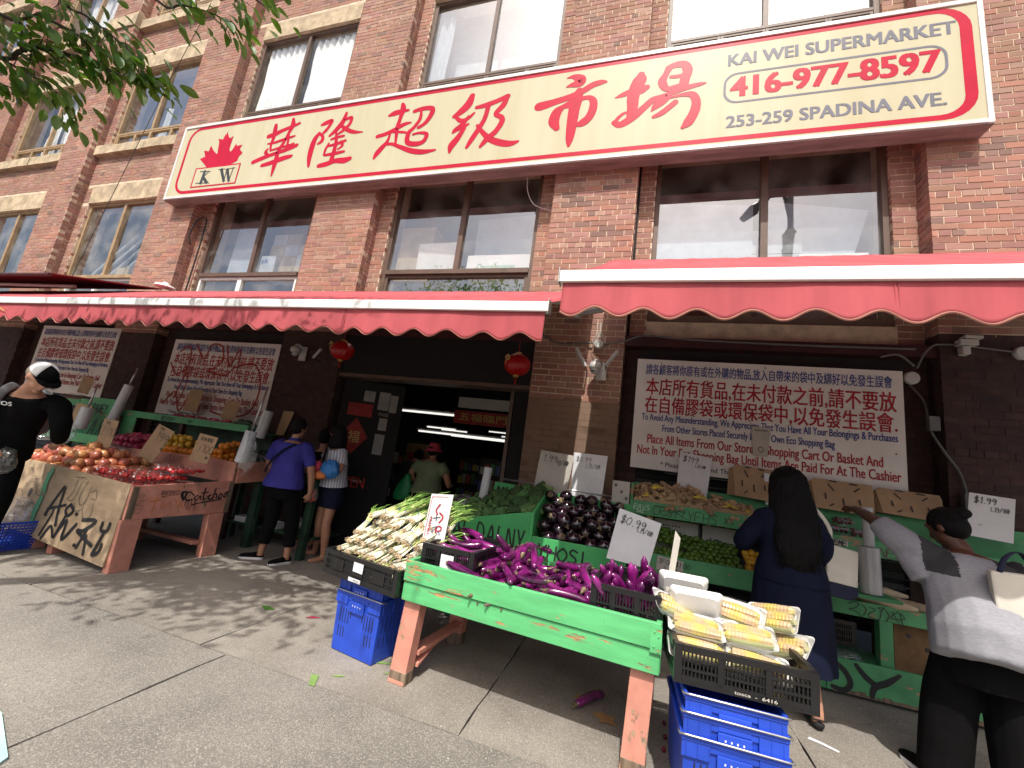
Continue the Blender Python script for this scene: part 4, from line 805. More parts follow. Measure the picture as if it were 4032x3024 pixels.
# loose cable left of sign and stray wire below it
t = thing('cable', 'black cable hooked over the brick pier under the left end of the sign', 'cable', (-8.3, 5.1, 4.5))
mb = MB(); mb.tube(cat([(-8.36, 5.08, 4.72), (-8.38, 5.03, 4.9), (-8.32, 5.05, 5.2), (-8.2, 5.12, 5.28), (-8.2, 5.14, 4.9), (-8.22, 5.15, 4.4), (-8.24, 5.15, 3.7)], 6), .014, 6); mb.build('wire', M['rubber'], t, smooth=True)
t = thing('cable', 'thin grey wire looping from under the sign to the pilaster', 'cable', (-1.6, 5.1, 5.1))
mb = MB(); mb.tube(cat([(-1.78, 5.0, 5.50), (-1.77, 5.06, 5.32), (-1.68, 5.12, 5.15), (-1.5, 5.17, 5.08), (-1.40, 5.15, 5.04)], 6), .006, 5); mb.build('wire', M['cam_white'], t, smooth=True)
# thin wire crossing the upper left windows
t = thing('cable', 'long thin wire running diagonally down across the upper left windows', 'cable', (-10, 4.6, 8))
mb = MB(); mb.tube([(-8.9, 4.5, 9.8), (-10.1, 4.8, 8.0), (-11.3, 4.95, 4.0)], .006, 4); mb.build('wire', M['rubber'], t)
t = thing('wall_lamp', 'white cap lamp standing on the wall just above the left awning', 'lamp', (-8.3, 4.9, 3.78)); mb = MB(); mb.lathe((-8.32, 4.86, 3.74), [(.16, 0), (.15, .03), (.05, .06), (.04, .09)], 16); mb.build('cap', M['alu_white'], t)

# ---------------- street lamp behind the viewer (seen in the window glass) ----------------
lp = thing('street_lamp', 'dark street lamp with curved arms reflected in the right window', 'street lamp', (4.2, -3.2, 0))
lx, ly = 4.2, -3.2
mb = MB(); mb.tube([(lx, ly, 0), (lx, ly, 1), (lx, ly, 8.9), (lx, ly, 9.7)], [.16, .13, .12, .19], 12); mb.tube([(lx, ly, 9.7), (lx, ly, 9.9), (lx, ly, 13)], [.2, .09, .06], 12); mb.build('pole', M['ink'], lp, smooth=True)
mb = MB(); mb.tube(cat([(lx, ly, 10.0), (lx-.15, ly, 11.1), (lx-.5, ly, 11.5), (lx-.85, ly, 11.2), (lx-1.05, ly, 10.8)], 6), .05, 8); mb.build('arm', M['ink'], lp, smooth=True)
mb = MB(); mb.tube(cat([(lx, ly, 12.4), (lx-.25, ly, 11.9), (lx-.45, ly, 11.3), (lx-.75, ly, 10.8)], 6), .035, 8); mb.build('arm', M['ink'], lp, smooth=True)
mb = MB(); mb.tube([(lx-1.02, ly, 10.9), (lx-1.18, ly, 10.65), (lx-1.5, ly, 10.3)], [.07, .2, .1], 12); mb.build('lamp_head', M['ink'], lp, smooth=True)
# ---------------- green and pink trestle tables, stalls ----------------
def xf(v, o, rz):
    c, s = math.cos(rz), math.sin(rz); return (o[0]+v[0]*c-v[1]*s, o[1]+v[0]*s+v[1]*c, o[2]+v[2])
def lpart(name, boxes, m, t, bevel=.004, label=None, kind=None):
    mb = MB()
    for a, b_ in boxes: mb.box(a, b_)
    return mb.build(name, m, t, world=False, bevel=bevel, label=label, kind=kind)
def leg_(name, x0, x1, y0, y1, z1, dx, dy, m, t, wear=None):
    """board leg splayed by dx, dy towards the foot"""
    mb = MB(); mb.v = [(x0+dx, y0+dy, 0), (x1+dx, y0+dy, 0), (x1+dx, y1+dy, 0), (x0+dx, y1+dy, 0), (x0, y0, z1), (x1, y0, z1), (x1, y1, z1), (x0, y1, z1)]
    for q in ((0, 3, 2, 1), (4, 5, 6, 7), (0, 1, 5, 4), (1, 2, 6, 5), (2, 3, 7, 6), (3, 0, 4, 7)): mb.f.append(q)
    return mb.build(name, m, t, world=False, bevel=.004)
tb = thing('produce_table', 'green painted plank table on pink legs heaped with purple eggplants', 'table', (-.575, 2.99, 0), rad(-5))
hw, hd = .795, .40
for z0, z1, o in ((.615, .742, .012), (.495, .610, 0)):
    lpart('plank', [((-hw, -hd-.03-o, z0), (hw, -hd-o, z1))], M['green_paint'], tb)
    lpart('plank', [((-hw, hd, z0), (hw, hd+.03, z1))], M['green_paint'], tb)
    lpart('plank', [((-hw-.004, -hd+.001, z0), (-hw+.026, hd-.001, z1))], M['green_paint'], tb)
    lpart('plank', [((hw-.026, -hd+.001, z0), (hw+.004, hd-.001, z1))], M['green_paint'], tb)
for k in range(4): lpart('bottom_board', [((-hw+.03, -hd+.02+k*.19, .56), (hw-.03, -hd+.20+k*.19, .58))], M['pink_paint'], tb)
for sx in (-1, 1):
    for sy in (-1, 1):
        x0 = sx*.72-.06; y0 = sy*.345-.045; ft = .095
        mb = MB(); lg = leg_('leg', x0, x0+.12, y0, y0+.09, .60 if sy < 0 else .56, sx*.03 if sx < 0 else -.03, sy*.02, M['pink_paint'], tb)
        mb = MB(); ox = (sx*.03 if sx < 0 else -.03)*.86; oy = sy*.02*.86
        mb.box((x0+ox-.002, y0+oy-.002, .0), (x0+ox+.122, y0+oy+.092, .06+.03*RD.random())); mb.build('worn_foot', M['bare_wood'], lg, world=False, bevel=.006)
    lpart('stretcher', [((sx*.71-.04, -.31, .15), (sx*.71+.04, .31, .18))], M['pink_paint'], tb)
    if sx < 0: mb = MB(); mb.v = [(-.75, -.3, .08), (-.67, -.3, .08), (-.67, -.1, .15), (-.75, -.1, .15), (-.75, -.3, .10), (-.67, -.3, .10), (-.67, -.08, .15), (-.75, -.08, .15)]; mb.f = [(0, 1, 5, 4), (4, 5, 6, 7), (0, 3, 2, 1), (0, 4, 7, 3), (1, 2, 6, 5)]; mb.build('brace', M['pink_paint'], tb, world=False)
mb = MB()
for z in (.70, .63): mb.ball((hw-.03, -hd-.045, z), .006, 6, 4); mb.ball((hw-.01, -hd-.045, z-.02), .006, 6, 4)
mb.box((hw-.05, -hd-.045, .60), (hw+.006, -hd-.0425, .725)); mb.build('corner_plate', M['green_paint'], tb, world=False)
# spalled paint chips
# black ventilated crate (local frame, origin at centre of its base)
def crate(name, label, loc, rz, w, d, h, group=None, slots=True, sticker=True, cat_='crate', dip=False, mark=None, tilt=0):
    t = thing(name, label, cat_, loc, rz, group); mb = MB(); a = .012
    X, Y = w/2, d/2
    mb.box((-X, -Y, 0), (X, Y, .012))
    for sx in (-1, 1):
        for sy in (-1, 1):
            x0 = -X if sx < 0 else X-.035; y0 = -Y if sy < 0 else Y-.035; mb.box((x0, y0, .0125), (x0+.035, y0+.035, h-.001))
    def side(fx, L):   # fx maps (u, depth, z) to local
        def B(u0, u1, z0, z1, t0=.002, t1=.012):
            p = [fx(u0, t0, z0), fx(u1, t1, z1)]; lo = tuple(min(p[0][i], p[1][i]) for i in range(3)); hi = tuple(max(p[0][i], p[1][i]) for i in range(3)); mb.box(lo, hi)
        B(-L+.036, L-.036, .0125, .035, 0, .016); B(-L+.036, L-.036, h-.03, h, -.006, .02)
        if dip: pass
        B(-L+.036, L-.036, h*.62, h*.62+.01, -.002, .014); B(-L+.036, L-.036, h*.36, h*.36+.008, -.001, .014)
        n = int((2*L-.07)/.0165)
        for i in range(n):
            u = -L+.036+(2*L-.072)*(i+.5)/n; solid = abs(abs(u)-L*.33) < .018 or (not slots and abs(u) < L*.8)
            B(u-.0035, u+.0035, .035, h-.03, .003, .010)
            if solid: B(u-.0082, u+.0082, .0355, h-.031, .0045, .0085)
        if slots:
            for q in (-.33, .33): B(q*L*1.0-.012, q*L+.012, .03, h-.028, -.006, .013)
        else:
            for q in (-.55, 0, .55): B(q*L-.15*L, q*L+.15*L, .045, h-.045, -.004, .003)
    side(lambda u, q, z: (u, -Y+q, z), X); side(lambda u, q, z: (u, Y-q, z), X); side(lambda u, q, z: (-X+q, u, z), Y); side(lambda u, q, z: (X-q, u, z), Y)
    body = mb.build('body', M['black_plastic'], t, world=False)
    if sticker:
        lpart('label', [((-.04, -Y-.0095, h*.45), (.055, -Y-.0075, h*.82))], M['card_white'], t, 0)
        lpart('label', [((-.07, -Y-.0095, .008), (.05, -Y-.0075, .032))], M['card_white'], t, 0)
        text_part('lettering', 'IFCO', M['ink'], t, (-.02, -Y-.011, .012), (1, 0, 0), (0, 0, 1), .05, .014, world=False)
    if mark: text_part('lettering', mark, M['card_grey'], t, (-.04, -Y-.0075, .012), (1, 0, 0), (0, 0, 1), .17, .014, world=False, bold=.02)
    return t
crate_h = .165
cr_sc = crate('black_crate', 'black ventilated crate piled with scallions on blue crates', (-1.73, 2.92, .505), rad(-13), .74, .52, .165, 'black ventilated crates', slots=False)
cr_el = crate('black_crate', 'black crate at the left end of the eggplant table with a white sticker', (-1.14, 3.02, .59), rad(-5), .40, .60, .255, 'black ventilated crates', dip=True)
cr_er = crate('black_crate', 'black crate at the right end of the eggplant table', (.015, 2.86, .585), rad(-5), .38, .60, .27, 'black ventilated crates', sticker=False, dip=True)
cr_co = crate('black_crate', 'black slatted crate full of wrapped corn at the right of the table', (.507, 2.59, .572), rad(2.5), .585, .59, .165, 'black ventilated crates', sticker=False, mark='tosca  -  6416')
cr_lo = crate('black_crate', 'black crate in the shade on the lowest shelf of the long green stall', (1.62, 4.75, .31), 0, .5, .4, .2, 'black ventilated crates', sticker=False)
def bluecrate(label, loc, rz, w, d, h, zfloor=0.0, group='blue plastic crates'):
    t = thing('blue_crate', label, 'crate', loc, rz, group); X, Y = w/2, d/2
    def shell(mb, z0, z1, k0, k1, wt=.008):
        o = [[(-X*k, -Y*k, z), (X*k, -Y*k, z), (X*k, Y*k, z), (-X*k, Y*k, z)] for k, z in ((k0, z0), (k1, z1))]
        i = [[(q[0]*(1-wt/X), q[1]*(1-wt/Y), q[2]+(.006 if q[2] == z0 else 0)) for q in r] for r in o]
        n = len(mb.v)
        for r in (o[0], o[1], i[1], i[0]): mb.v += r
        for a in range(3):
            for j in range(4): j2 = (j+1) % 4; mb.f.append((n+a*4+j, n+a*4+j2, n+(a+1)*4+j2, n+(a+1)*4+j))
        mb.f.append((n+3, n+2, n+1, n)); mb.f.append((n+12, n+13, n+14, n+15))
    mb = MB(); shell(mb, 0, h, .90, .965); mb.build('body', M['blue_plastic'], t, world=False, bevel=.008)
    mb = MB(); rz0 = h-.085
    for (x0, x1, y0, y1) in ((-X, X, -Y-.004, -Y+.012), (-X, X, Y-.012, Y+.004), (-X-.004, -X+.012, -Y+.013, Y-.013), (X-.012, X+.004, -Y+.013, Y-.013)):
        mb.box((x0, y0, h-.02), (x1, y1, h+.004)); 
    mb.box((-X+.002, -Y+.001, rz0), (-X*.45, -Y+.010, h-.021)); mb.box((X*.45, -Y+.001, rz0), (X-.002, -Y+.010, h-.021)); mb.box((-X*.45, -Y+.003, h-.05), (X*.45, -Y+.011, h-.021))
    for q in (-.9, -.68, -.46, .46, .68, .9): mb.box((X*q-.003, -Y-.002, rz0+.004), (X*q+.003, -Y+.004, h-.021))
    for k in range(4): mb.box((X-.010, -Y+.03+k*d*.24, rz0), (X-.0, -Y+.05+k*d*.24, h-.021))
    mb.build('rim', M['blue_plastic'], t, world=False, bevel=.003)
    mb = MB()  # dark slots cut in the wall
    def yf(z): return -Y*(.90+.065*z/h)-.0012
    def xf2(z): return X*(.90+.065*z/h)+.0012
    for row, z0, z1 in ((0, h*.48, h*.72), (1, h*.24, h*.42)):
        for u in ([-.72, -.60, -.48, -.36, -.26, .26, .36, .48, .60, .72] if row == 0 else [-.72, -.60, -.48, .48, .60, .72]):
            zz = z0+(h*.1 if abs(u) < .3 else 0); x = X*u
            mb.poly([(x-.0035, yf(zz), zz), (x+.0035, yf(zz), zz), (x+.0035, yf(z1), z1), (x-.0035, yf(z1), z1)])
        for k in range(9):
            y = -Y*.75+k*Y*.19; zz = z0; mb.poly([(xf2(zz), y-.003, zz), (xf2(zz), y+.003, zz), (xf2(z1), y+.003, z1), (xf2(z1), y-.003, z1)])
    mb.build('vent_slots', M['ink'], t, world=False)
    mb = MB(); mb.box((-X*.32, -Y-.005, h*.70), (X*.32, -Y+.0, h*.88)); mb.build('grip_plate', M['blue_plastic'], t, world=False, bevel=.004)
    mb = MB()
    for k in range(4): mb.box((-.04+k*.024, -Y-.0065, h*.80), (-.034+k*.024, -Y-.0048, h*.80+.008))
    mb.build('printed_marks', M['card_white'], t, world=False)
    mb = MB(); mb.tube([(-X-.008, -Y+.04, h-.005), (-X-.008, -Y-.008, h+.004), (-X+.02, -Y-.012, h+.006), (X-.02, -Y-.012, h+.006), (X+.008, -Y-.008, h+.004), (X+.008, -Y+.04, h-.005)], .0045, 6); mb.build('bail_handle', M['steel'], t, world=False, smooth=True)
    return t
b1 = bluecrate('blue plastic crate on the ground below the scallions', (-1.765, 2.975, 0.004), rad(-10), .43, .44, .40)
text_part('lettering', 'FORTINOS', M['card_grey'], b1, (.207, .02, .15), (.0, 1, 0), (0.02, 0, 1), .12, .025, world=False)
b2 = bluecrate('blue plastic crate nested between the scallion crate and the lower blue crate', (-1.765, 2.975, 0.10), rad(-10), .42, .43, .395)
b3 = bluecrate('lower blue plastic crate below the corn', (.475, 2.55, .004), rad(2), .43, .56, .38)
b4 = bluecrate('upper blue plastic crate under the black corn crate', (.475, 2.55, .09), rad(2), .42, .55, .38)
b5 = bluecrate('topmost blue plastic crate directly under the black corn crate', (.475, 2.55, .165), rad(2), .41, .54, .375)

# ---- long green stall at the right ----
st = thing('green_stall', 'three tier green painted produce stall under the large notice board', 'stall', (1.8, 4.6, 0))
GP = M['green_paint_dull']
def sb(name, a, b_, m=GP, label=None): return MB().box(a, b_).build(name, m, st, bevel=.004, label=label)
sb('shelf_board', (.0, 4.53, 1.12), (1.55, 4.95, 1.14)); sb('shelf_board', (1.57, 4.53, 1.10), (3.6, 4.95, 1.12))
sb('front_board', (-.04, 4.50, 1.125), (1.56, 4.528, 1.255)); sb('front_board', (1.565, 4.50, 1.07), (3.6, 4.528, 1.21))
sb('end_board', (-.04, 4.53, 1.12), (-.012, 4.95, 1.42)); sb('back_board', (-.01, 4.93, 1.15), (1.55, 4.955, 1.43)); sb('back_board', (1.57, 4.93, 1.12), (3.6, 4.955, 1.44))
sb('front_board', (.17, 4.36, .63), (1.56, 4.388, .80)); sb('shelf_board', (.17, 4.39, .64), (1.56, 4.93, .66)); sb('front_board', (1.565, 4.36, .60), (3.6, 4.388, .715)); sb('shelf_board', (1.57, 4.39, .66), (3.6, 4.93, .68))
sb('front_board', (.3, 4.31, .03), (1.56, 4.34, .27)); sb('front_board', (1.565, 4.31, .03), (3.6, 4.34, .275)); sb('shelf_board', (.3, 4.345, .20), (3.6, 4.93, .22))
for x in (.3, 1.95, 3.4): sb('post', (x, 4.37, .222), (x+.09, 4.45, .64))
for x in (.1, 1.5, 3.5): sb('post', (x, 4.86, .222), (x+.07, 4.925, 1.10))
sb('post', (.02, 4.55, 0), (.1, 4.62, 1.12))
def graf(par, fr, strokes, m, name='graffiti', n=6):
    mb = MB(); brush(mb, strokes, fr, n=n); return mb.build(name, m, par)
X_, Z_ = (1, 0, 0), (0, 0, 1)
w = .008
graf(st, ((.18, 4.497, 1.14), X_, Z_), hand('CRSY?', 0, 0, .085, .006, .1)+[[(.02, .09, .006), (.30, .06, .006)], [(.1, .0, .005), (.2, .05, .005), (.32, -.005, .005)]], M['ink'])
graf(st, ((.50, 4.497, 1.13), X_, Z_), hand('YEHS', 0, 0, .09, .006, .1), M['ink']); graf(st, ((.0, 4.497, 1.15), X_, Z_), hand('RAVS', 0, 0.02, .05, .005)+hand('SAS', .03, -.01, .03, .005), M['spray_white'])
graf(st, ((.82, 4.497, 1.15), X_, Z_), hand('XS', 0, 0, .06, .005), M['ink'])
graf(st, ((1.93, 4.497, 1.08), X_, Z_), hand('2 NESE', 0, 0, .075, .009, .2), M['ink_grey'])
lb = MB().box((1.66, 4.494, 1.12), (1.80, 4.499, 1.175)).build('sticker', M['card_grey'], st); graf(st, ((1.665, 4.492, 1.125), X_, Z_), hand('XEME', 0, 0, .04, .007), M['ink'])
graf(st, ((1.74, 4.357, .615), X_, Z_), [[(0, .07, .006), (.03, .09, .006), (.07, .085, .006), (.05, .05, .006), (.0, .03, .006), (.05, .02, .006), (.09, -.01, .006)], [(.09, .08, .006), (.12, .05, .006), (.1, .0, .006)], [(.14, .07, .006), (.18, .06, .006), (.13, .01, .006), (.2, -.01, .006), (.22, .06, .006)], [(.2, .08, .006), (.24, .085, .006), (.22, .065, .006), (.2, .08, .006)], [(.25, .07, .006), (.27, .03, .006), (.25, -.01, .006)], [(.29, .07, .006), (.33, .0, .006)], [(.33, .08, .006), (.28, .02, .006), (.37, .03, .006), (.34, .07, .006), (.36, -.02, .006)]], M['ink'])
graf(st, ((1.62, 4.307, .05), X_, Z_), [[(-.02, .2, .035), (.06, .14, .04), (.1, .06, .04), (.06, -.0, .04), (-.02, .01, .03)], [(.14, .20, .03), (.20, .13, .04), (.27, .08, .04)], [(.42, .19, .025), (.34, .12, .045), (.26, .07, .045), (.24, -.0, .03)]], M['spray_black'])
mb = MB()
for k in range(34):
    x = 1.6+k*.055; hh = .015+.02*RD.random(); mb.box((x, 4.3075, .03), (x+.056, 4.3098, .03+hh))
tag(mb.build('splintered_edge', M['bare_wood'], st), kind='stuff')
# ---- stall left of the pillar: open eggplant box and broccoli bin ----
s2 = thing('green_stall', 'low green stall with an open eggplant box and a sloping broccoli bin', 'stall', (-.9, 4.1, 0))
def s2b(name, a, b_, m=M['green_paint']): return MB().box(a, b_).build(name, m, s2, bevel=.004)
def s2p(name, P, d, m=M['green_paint']): return MB().prism(P, d).build(name, m, s2, bevel=.004)
GP2 = mat('green_paint_mid', (.07, .42, .13), rough=.5, var=.1, scale=4, bump=.3, bscale=14, peel=(.4, .24, .12), pth=.67, pscale=6, pstretch=(.6, .6, 1.6), dist=.003)
s2p('side_board', [(-.875, 3.80, .55), (-.875, 3.80, 1.04), (-.875, 4.32, 1.22), (-.875, 4.32, .55)], (.028, 0, 0), GP2)
s2p('side_board', [(-.06, 3.80, .55), (-.06, 3.80, .84), (-.06, 4.32, 1.15), (-.06, 4.32, .55)], (.028, 0, 0), GP2)
s2b('front_board', (-.846, 3.80, .58), (-.062, 3.828, .845), GP2); s2b('back_board', (-.846, 4.30, .6), (-.062, 4.32, 1.215), GP2)
s2p('bin_board', [(-1.66, 3.82, .40), (-.878, 3.82, .40), (-.878, 3.82, 1.045), (-1.66, 3.82, .86)], (0, .028, 0), GP2)
s2p('bin_board', [(-1.58, 4.45, .40), (-.9, 4.45, .40), (-.9, 4.45, 1.225), (-1.47, 4.45, 1.235)], (0, .028, 0), GP2)
s2b('bin_board', (-1.66, 3.85, .40), (-1.632, 4.44, .85), GP2); s2b('bin_floor', (-1.63, 3.85, .74), (-.88, 4.44, .76), GP2)
s2b('bin_board', (-.88, 4.34, 1.10), (-.03, 4.36, 1.21), GP2)
s2b('box_floor', (-.846, 3.83, .68), (-.062, 4.3, .70), GP2)
for x, y in ((-1.6, 3.87), (-.86, 3.87), (-.1, 3.87), (-1.6, 4.35), (-.86, 4.35), (-.1, 4.35)): s2b('leg', (x, y, 0), (x+.07, y+.06, .56 if x > -1.5 else .42), M['dark_green_wood'])
graf(s2, ((-1.62, 3.817, .70), X_, Z_), hand('AL DALNY', 0, 0, .17, .017, .05, squeeze=.62), M['spray_black']); graf(s2, ((-.78, 3.797, .68), X_, Z_), hand('YHOSI', 0, 0, .11, .016, .05, squeeze=1.1), M['spray_black'])
graf(s2, ((-.8, 4.297, 1.10), X_, Z_), hand('OVNAT', 0.1, 0.02, .06, .008), M['spray_black']); graf(s2, ((-1.45, 4.447, 1.06), X_, Z_), hand('MU', 0, 0, .13, .02, .1), M['spray_black'])
graf(s2, ((-.879, 3.86, .82), (0, 1, 0), Z_), hand('SEE', 0, 0, .07, .008), M['spray_black'])
t = thing('pipe_rail', 'two thin steel pipes running behind the broccoli and eggplant bins', 'rail', (-.8, 4.7, 1.2))
mb = MB(); mb.tube([(-1.45, 4.62, 1.27), (.0, 4.6, 1.24)], .012, 8); mb.tube([(-1.2, 4.55, 1.18), (.0, 4.55, 1.14)], .012, 8); mb.build('pipe', M['steel'], t, smooth=True)

# ---- pink onion and strawberry table ----
ps = thing('pink_stall', 'pink stall with plywood front panels carrying onions and strawberries', 'stall', (-5.5, 3.4, 0))
def pb(name, P, d, m, label=None): return MB().prism(P, d).build(name, m, ps, bevel=.003, label=label)
pb('front_panel', [(-5.63, 2.83, .13), (-4.545, 2.83, .055), (-4.53, 2.86, .795), (-5.62, 2.86, .825)], (0, .02, 0), M['plywood'])
pb('front_panel', [(-6.62, 2.85, .17), (-5.655, 2.85, .13), (-5.645, 2.88, .825), (-6.62, 2.88, .83)], (0, .02, 0), M['plywood'])
pb('side_board', [(-4.50, 2.865, .47), (-4.50, 3.91, .475), (-4.50, 3.91, .83), (-4.50, 2.865, .785)], (-.03, 0, 0), M['pink_paint'])
for a, b_ in (((2.868, .48), (2.925, .775)), ((3.85, .48), (3.905, .82))): MB().box((-4.4985, a[0], a[1]), (-4.4965, b_[0], b_[1])).build('worn_edge', M['bare_wood'], ps)
pb('rear_board', [(-4.505, 3.87, .80), (-6.75, 3.87, .80), (-6.75, 3.87, .99), (-4.9, 3.87, 1.055), (-4.505, 3.87, 1.04)], (0, .025, 0), M['pink_paint'])
pb('side_board', [(-4.50, 3.92, .80), (-4.50, 4.4, .83), (-4.50, 4.4, 1.06), (-4.50, 3.92, 1.05)], (-.03, 0, 0), M['pink_paint'])
MB().box((-6.62, 2.88, .70), (-4.53, 3.87, .72)).build('table_floor', M['bare_wood'], ps); MB().box((-6.9, 3.9, .86), (-4.54, 4.4, .88)).build('bin_floor', M['bare_wood'], ps)
for (x, y, dx, dy) in ((-4.53, 2.86, -.0, .0), (-4.53, 3.70, .0, .02), (-5.60, 3.70, 0, .02), (-5.75, 2.90, 0, 0), (-6.55, 2.92, 0, 0), (-5.45, 2.90, 0, 0)):
    wd = .17 if x > -4.6 else .1; mb = MB(); z1 = .47 if x > -4.6 else .68
    mb.v = [(x-.05+dx, y+dy, 0), (x+.03+dx, y+dy, 0), (x+.03+dx, y+wd+dy, 0), (x-.05+dx, y+wd+dy, 0), (x-.05, y-.01, z1), (x+.028, y-.01, z1), (x+.028, y+wd, z1), (x-.05, y+wd, z1)]
    mb.f = [(0, 3, 2, 1), (4, 5, 6, 7), (0, 1, 5, 4), (1, 2, 6, 5), (2, 3, 7, 6), (3, 0, 4, 7)]
    lg = mb.build('leg', M['pink_paint'], ps, bevel=.004)
MB().box((-5.56, 3.62, .14), (-4.55, 3.70, .18)).build('stretcher', M['pink_paint'], ps, bevel=.003); MB().box((-6.5, 3.75, .1), (-4.56, 3.79, .14)).build('stretcher', M['pink_paint'], ps, bevel=.003)
Yp = (0, 1, 0)
sfr = ((-4.4945, 2.90, .48), Yp, Z_)
cat_st = [[(.56, .20, .012), (.50, .24, .012), (.47, .19, .014), (.50, .15, .014), (.55, .16, .012)], [(.60, .20, .014), (.57, .17, .014), (.60, .15, .012), (.63, .19, .014), (.64, .15, .012)], [(.67, .27, .014), (.67, .16, .014), (.70, .16, .01)], [(.64, .22, .01), (.71, .23, .01)], [(.75, .20, .014), (.72, .18, .014), (.74, .15, .014), (.77, .16, .01)], [(.79, .27, .014), (.78, .15, .014)], [(.78, .19, .012), (.81, .21, .012), (.82, .16, .014)], [(.86, .21, .014), (.84, .17, .014), (.87, .16, .014), (.88, .20, .012), (.86, .21, .014)], [(.92, .22, .014), (.905, .18, .014), (.93, .17, .014), (.94, .21, .014), (.92, .22, .012), (.97, .24, .01)], [(.56, .10, .01), (.66, .12, .01), (.88, .145, .012)]]
cat_st += [[(x, .16, .006), (x-.002, .16-l, .004)] for x, l in ((.49, .07), (.52, .1), (.55, .12), (.585, .08), (.60, .13), (.67, .05), (.75, .04))]
graf(ps, sfr, cat_st, M['ink'])
graf(ps, sfr, [[(.455, .24, .02), (.43, .23, .03), (.44, .19, .03), (.46, .15, .012)], [(.47, .24, .02), (.475, .21, .02), (.46, .16, .012)], [(.43, .30, .008), (.435, .28, .008)]]+hand('SENTIENTES', .22, .22, .035, .004, .2, squeeze=.6)+[[(.23, .20, .004), (.40, .215, .004)]], M['ink'])
graf(ps, sfr, [[(.03, .22, .004), (.08, .22, .004), (.05, .19, .004), (.03, .22, .004)], [(.03, .17, .004), (.09, .17, .004), (.05, .14, .004), (.02, .13, .004), (.09, .11, .004)], [(.04, .09, .004), (.09, .09, .004), (.07, .05, .004), (.03, .06, .004), (.03, .1, .004)]], M['ink_grey'])
graf(ps, sfr, [[(.14, .15, .01), (.24, .17, .01)], [(.2, .19, .01), (.18, .05, .008)], [(.24, .2, .01), (.28, .19, .008)], [(.27, .15, .008), (.25, .1, .008), (.3, .1, .008)], [(.32, .15, .008), (.34, .11, .008)], [(.38, .16, .008), (.4, .12, .008)], [(.44, .15, .008), (.42, .08, .008)], [(.44, .13, .008), (.47, .08, .008)]], M['spray_orange'])
pfr = ((-5.62, 2.826, .10), X_, (0, .04, 1))
tagst = [[(.05, .30, .03), (.13, .50, .03), (.20, .62, .03), (.22, .4, .03), (.26, .22, .03)], [(.06, .36, .025), (.3, .44, .025)], [(.38, .46, .028), (.33, .40, .028), (.38, .34, .028), (.44, .40, .028), (.38, .46, .028)], [(.36, .34, .028), (.30, .10, .028)], [(.3, .1, .02), (.4, .3, .028), (.42, .1, .03), (.55, .28, .03)], [(.62, .34, .03), (.8, .36, .03), (.68, .24, .03), (.6, .22, .03), (.85, .12, .03)], [(.72, .26, .025), (.66, .06, .025)], [(.74, .2, .025), (.78, .02, .025)], [(.9, .36, .028), (.9, .30, .028), (.94, .28, .028), (.99, .30, .028), (1.0, .37, .028)], [(.96, .28, .026), (.92, .12, .03), (.9, .04, .03), (.97, .08, .028), (.98, .16, .026)], [(.08, .08, .02), (.16, .36, .02), (.1, .38, .02)], [(.5, .38, .03)], [(.06, .3, .03)], [(.62, .08, .03)], [(.12, .05, .02), (.2, .2, .025), (.28, .1, .02)]]
tagst = [[(p[0], p[1]*.88, p[2]*1.15) for p in s] for s in tagst]
graf(ps, pfr, tagst, M['spray_black'])
graf(ps, pfr, [[(.3, .66, .006), (.45, .67, .006)], [(.35, .65, .006), (.33, .5, .006), (.28, .45, .006), (.38, .45, .006), (.42, .62, .006)], [(.5, .65, .006), (.46, .5, .006), (.5, .42, .006), (.56, .46, .006), (.58, .6, .006)], [(.42, .43, .006), (.46, .36, .006), (.54, .38, .006), (.56, .45, .006)], [(.6, .55, .006), (.66, .58, .006), (.7, .5, .006), (.62, .5, .006)], [(.55, .4, .006), (.62, .3, .006), (.7, .36, .006), (.68, .46, .006)], [(.22, .4, .004), (.26, .38, .004), (.28, .42, .004)]], M['ink_grey'])
ef = ((-6.62, 2.843, .14), X_, (0, .04, 1))
fl = [[(.66+.035*math.cos(t), .38+.05*math.sin(t), .006) for t in [2*math.pi*i/12 for i in range(13)]], [(.66+.07*math.cos(t), .38+.11*math.sin(t), .005) for t in [2*math.pi*i/12 for i in range(13)]], [(.66+.09*math.cos(t), .38+.14*math.sin(t), .005) for t in [2*math.pi*i/12 for i in range(13)]]]
for k in range(6):
    a = 2*math.pi*k/6+.3; cx, cy = .66+.17*math.cos(a), .38+.23*math.sin(a); fl.append([(cx+.075*math.cos(t), cy+.08*math.sin(t), .005) for t in [a+2.4+3.9*i/8 for i in range(9)]])
graf(ps, ef, fl, M['ink_grey']); graf(ps, ef, [[(.66, .36, .045), (.665, .40, .045)]], M['ink']); graf(ps, ef, [[(.88, .64, .05), (.86, .5, .05), (.89, .42, .04)], [(.87, .36, .06), (.85, .22, .07), (.86, .12, .05)], [(.84, .6, .02), (.83, .4, .02)]], M['spray_green'])
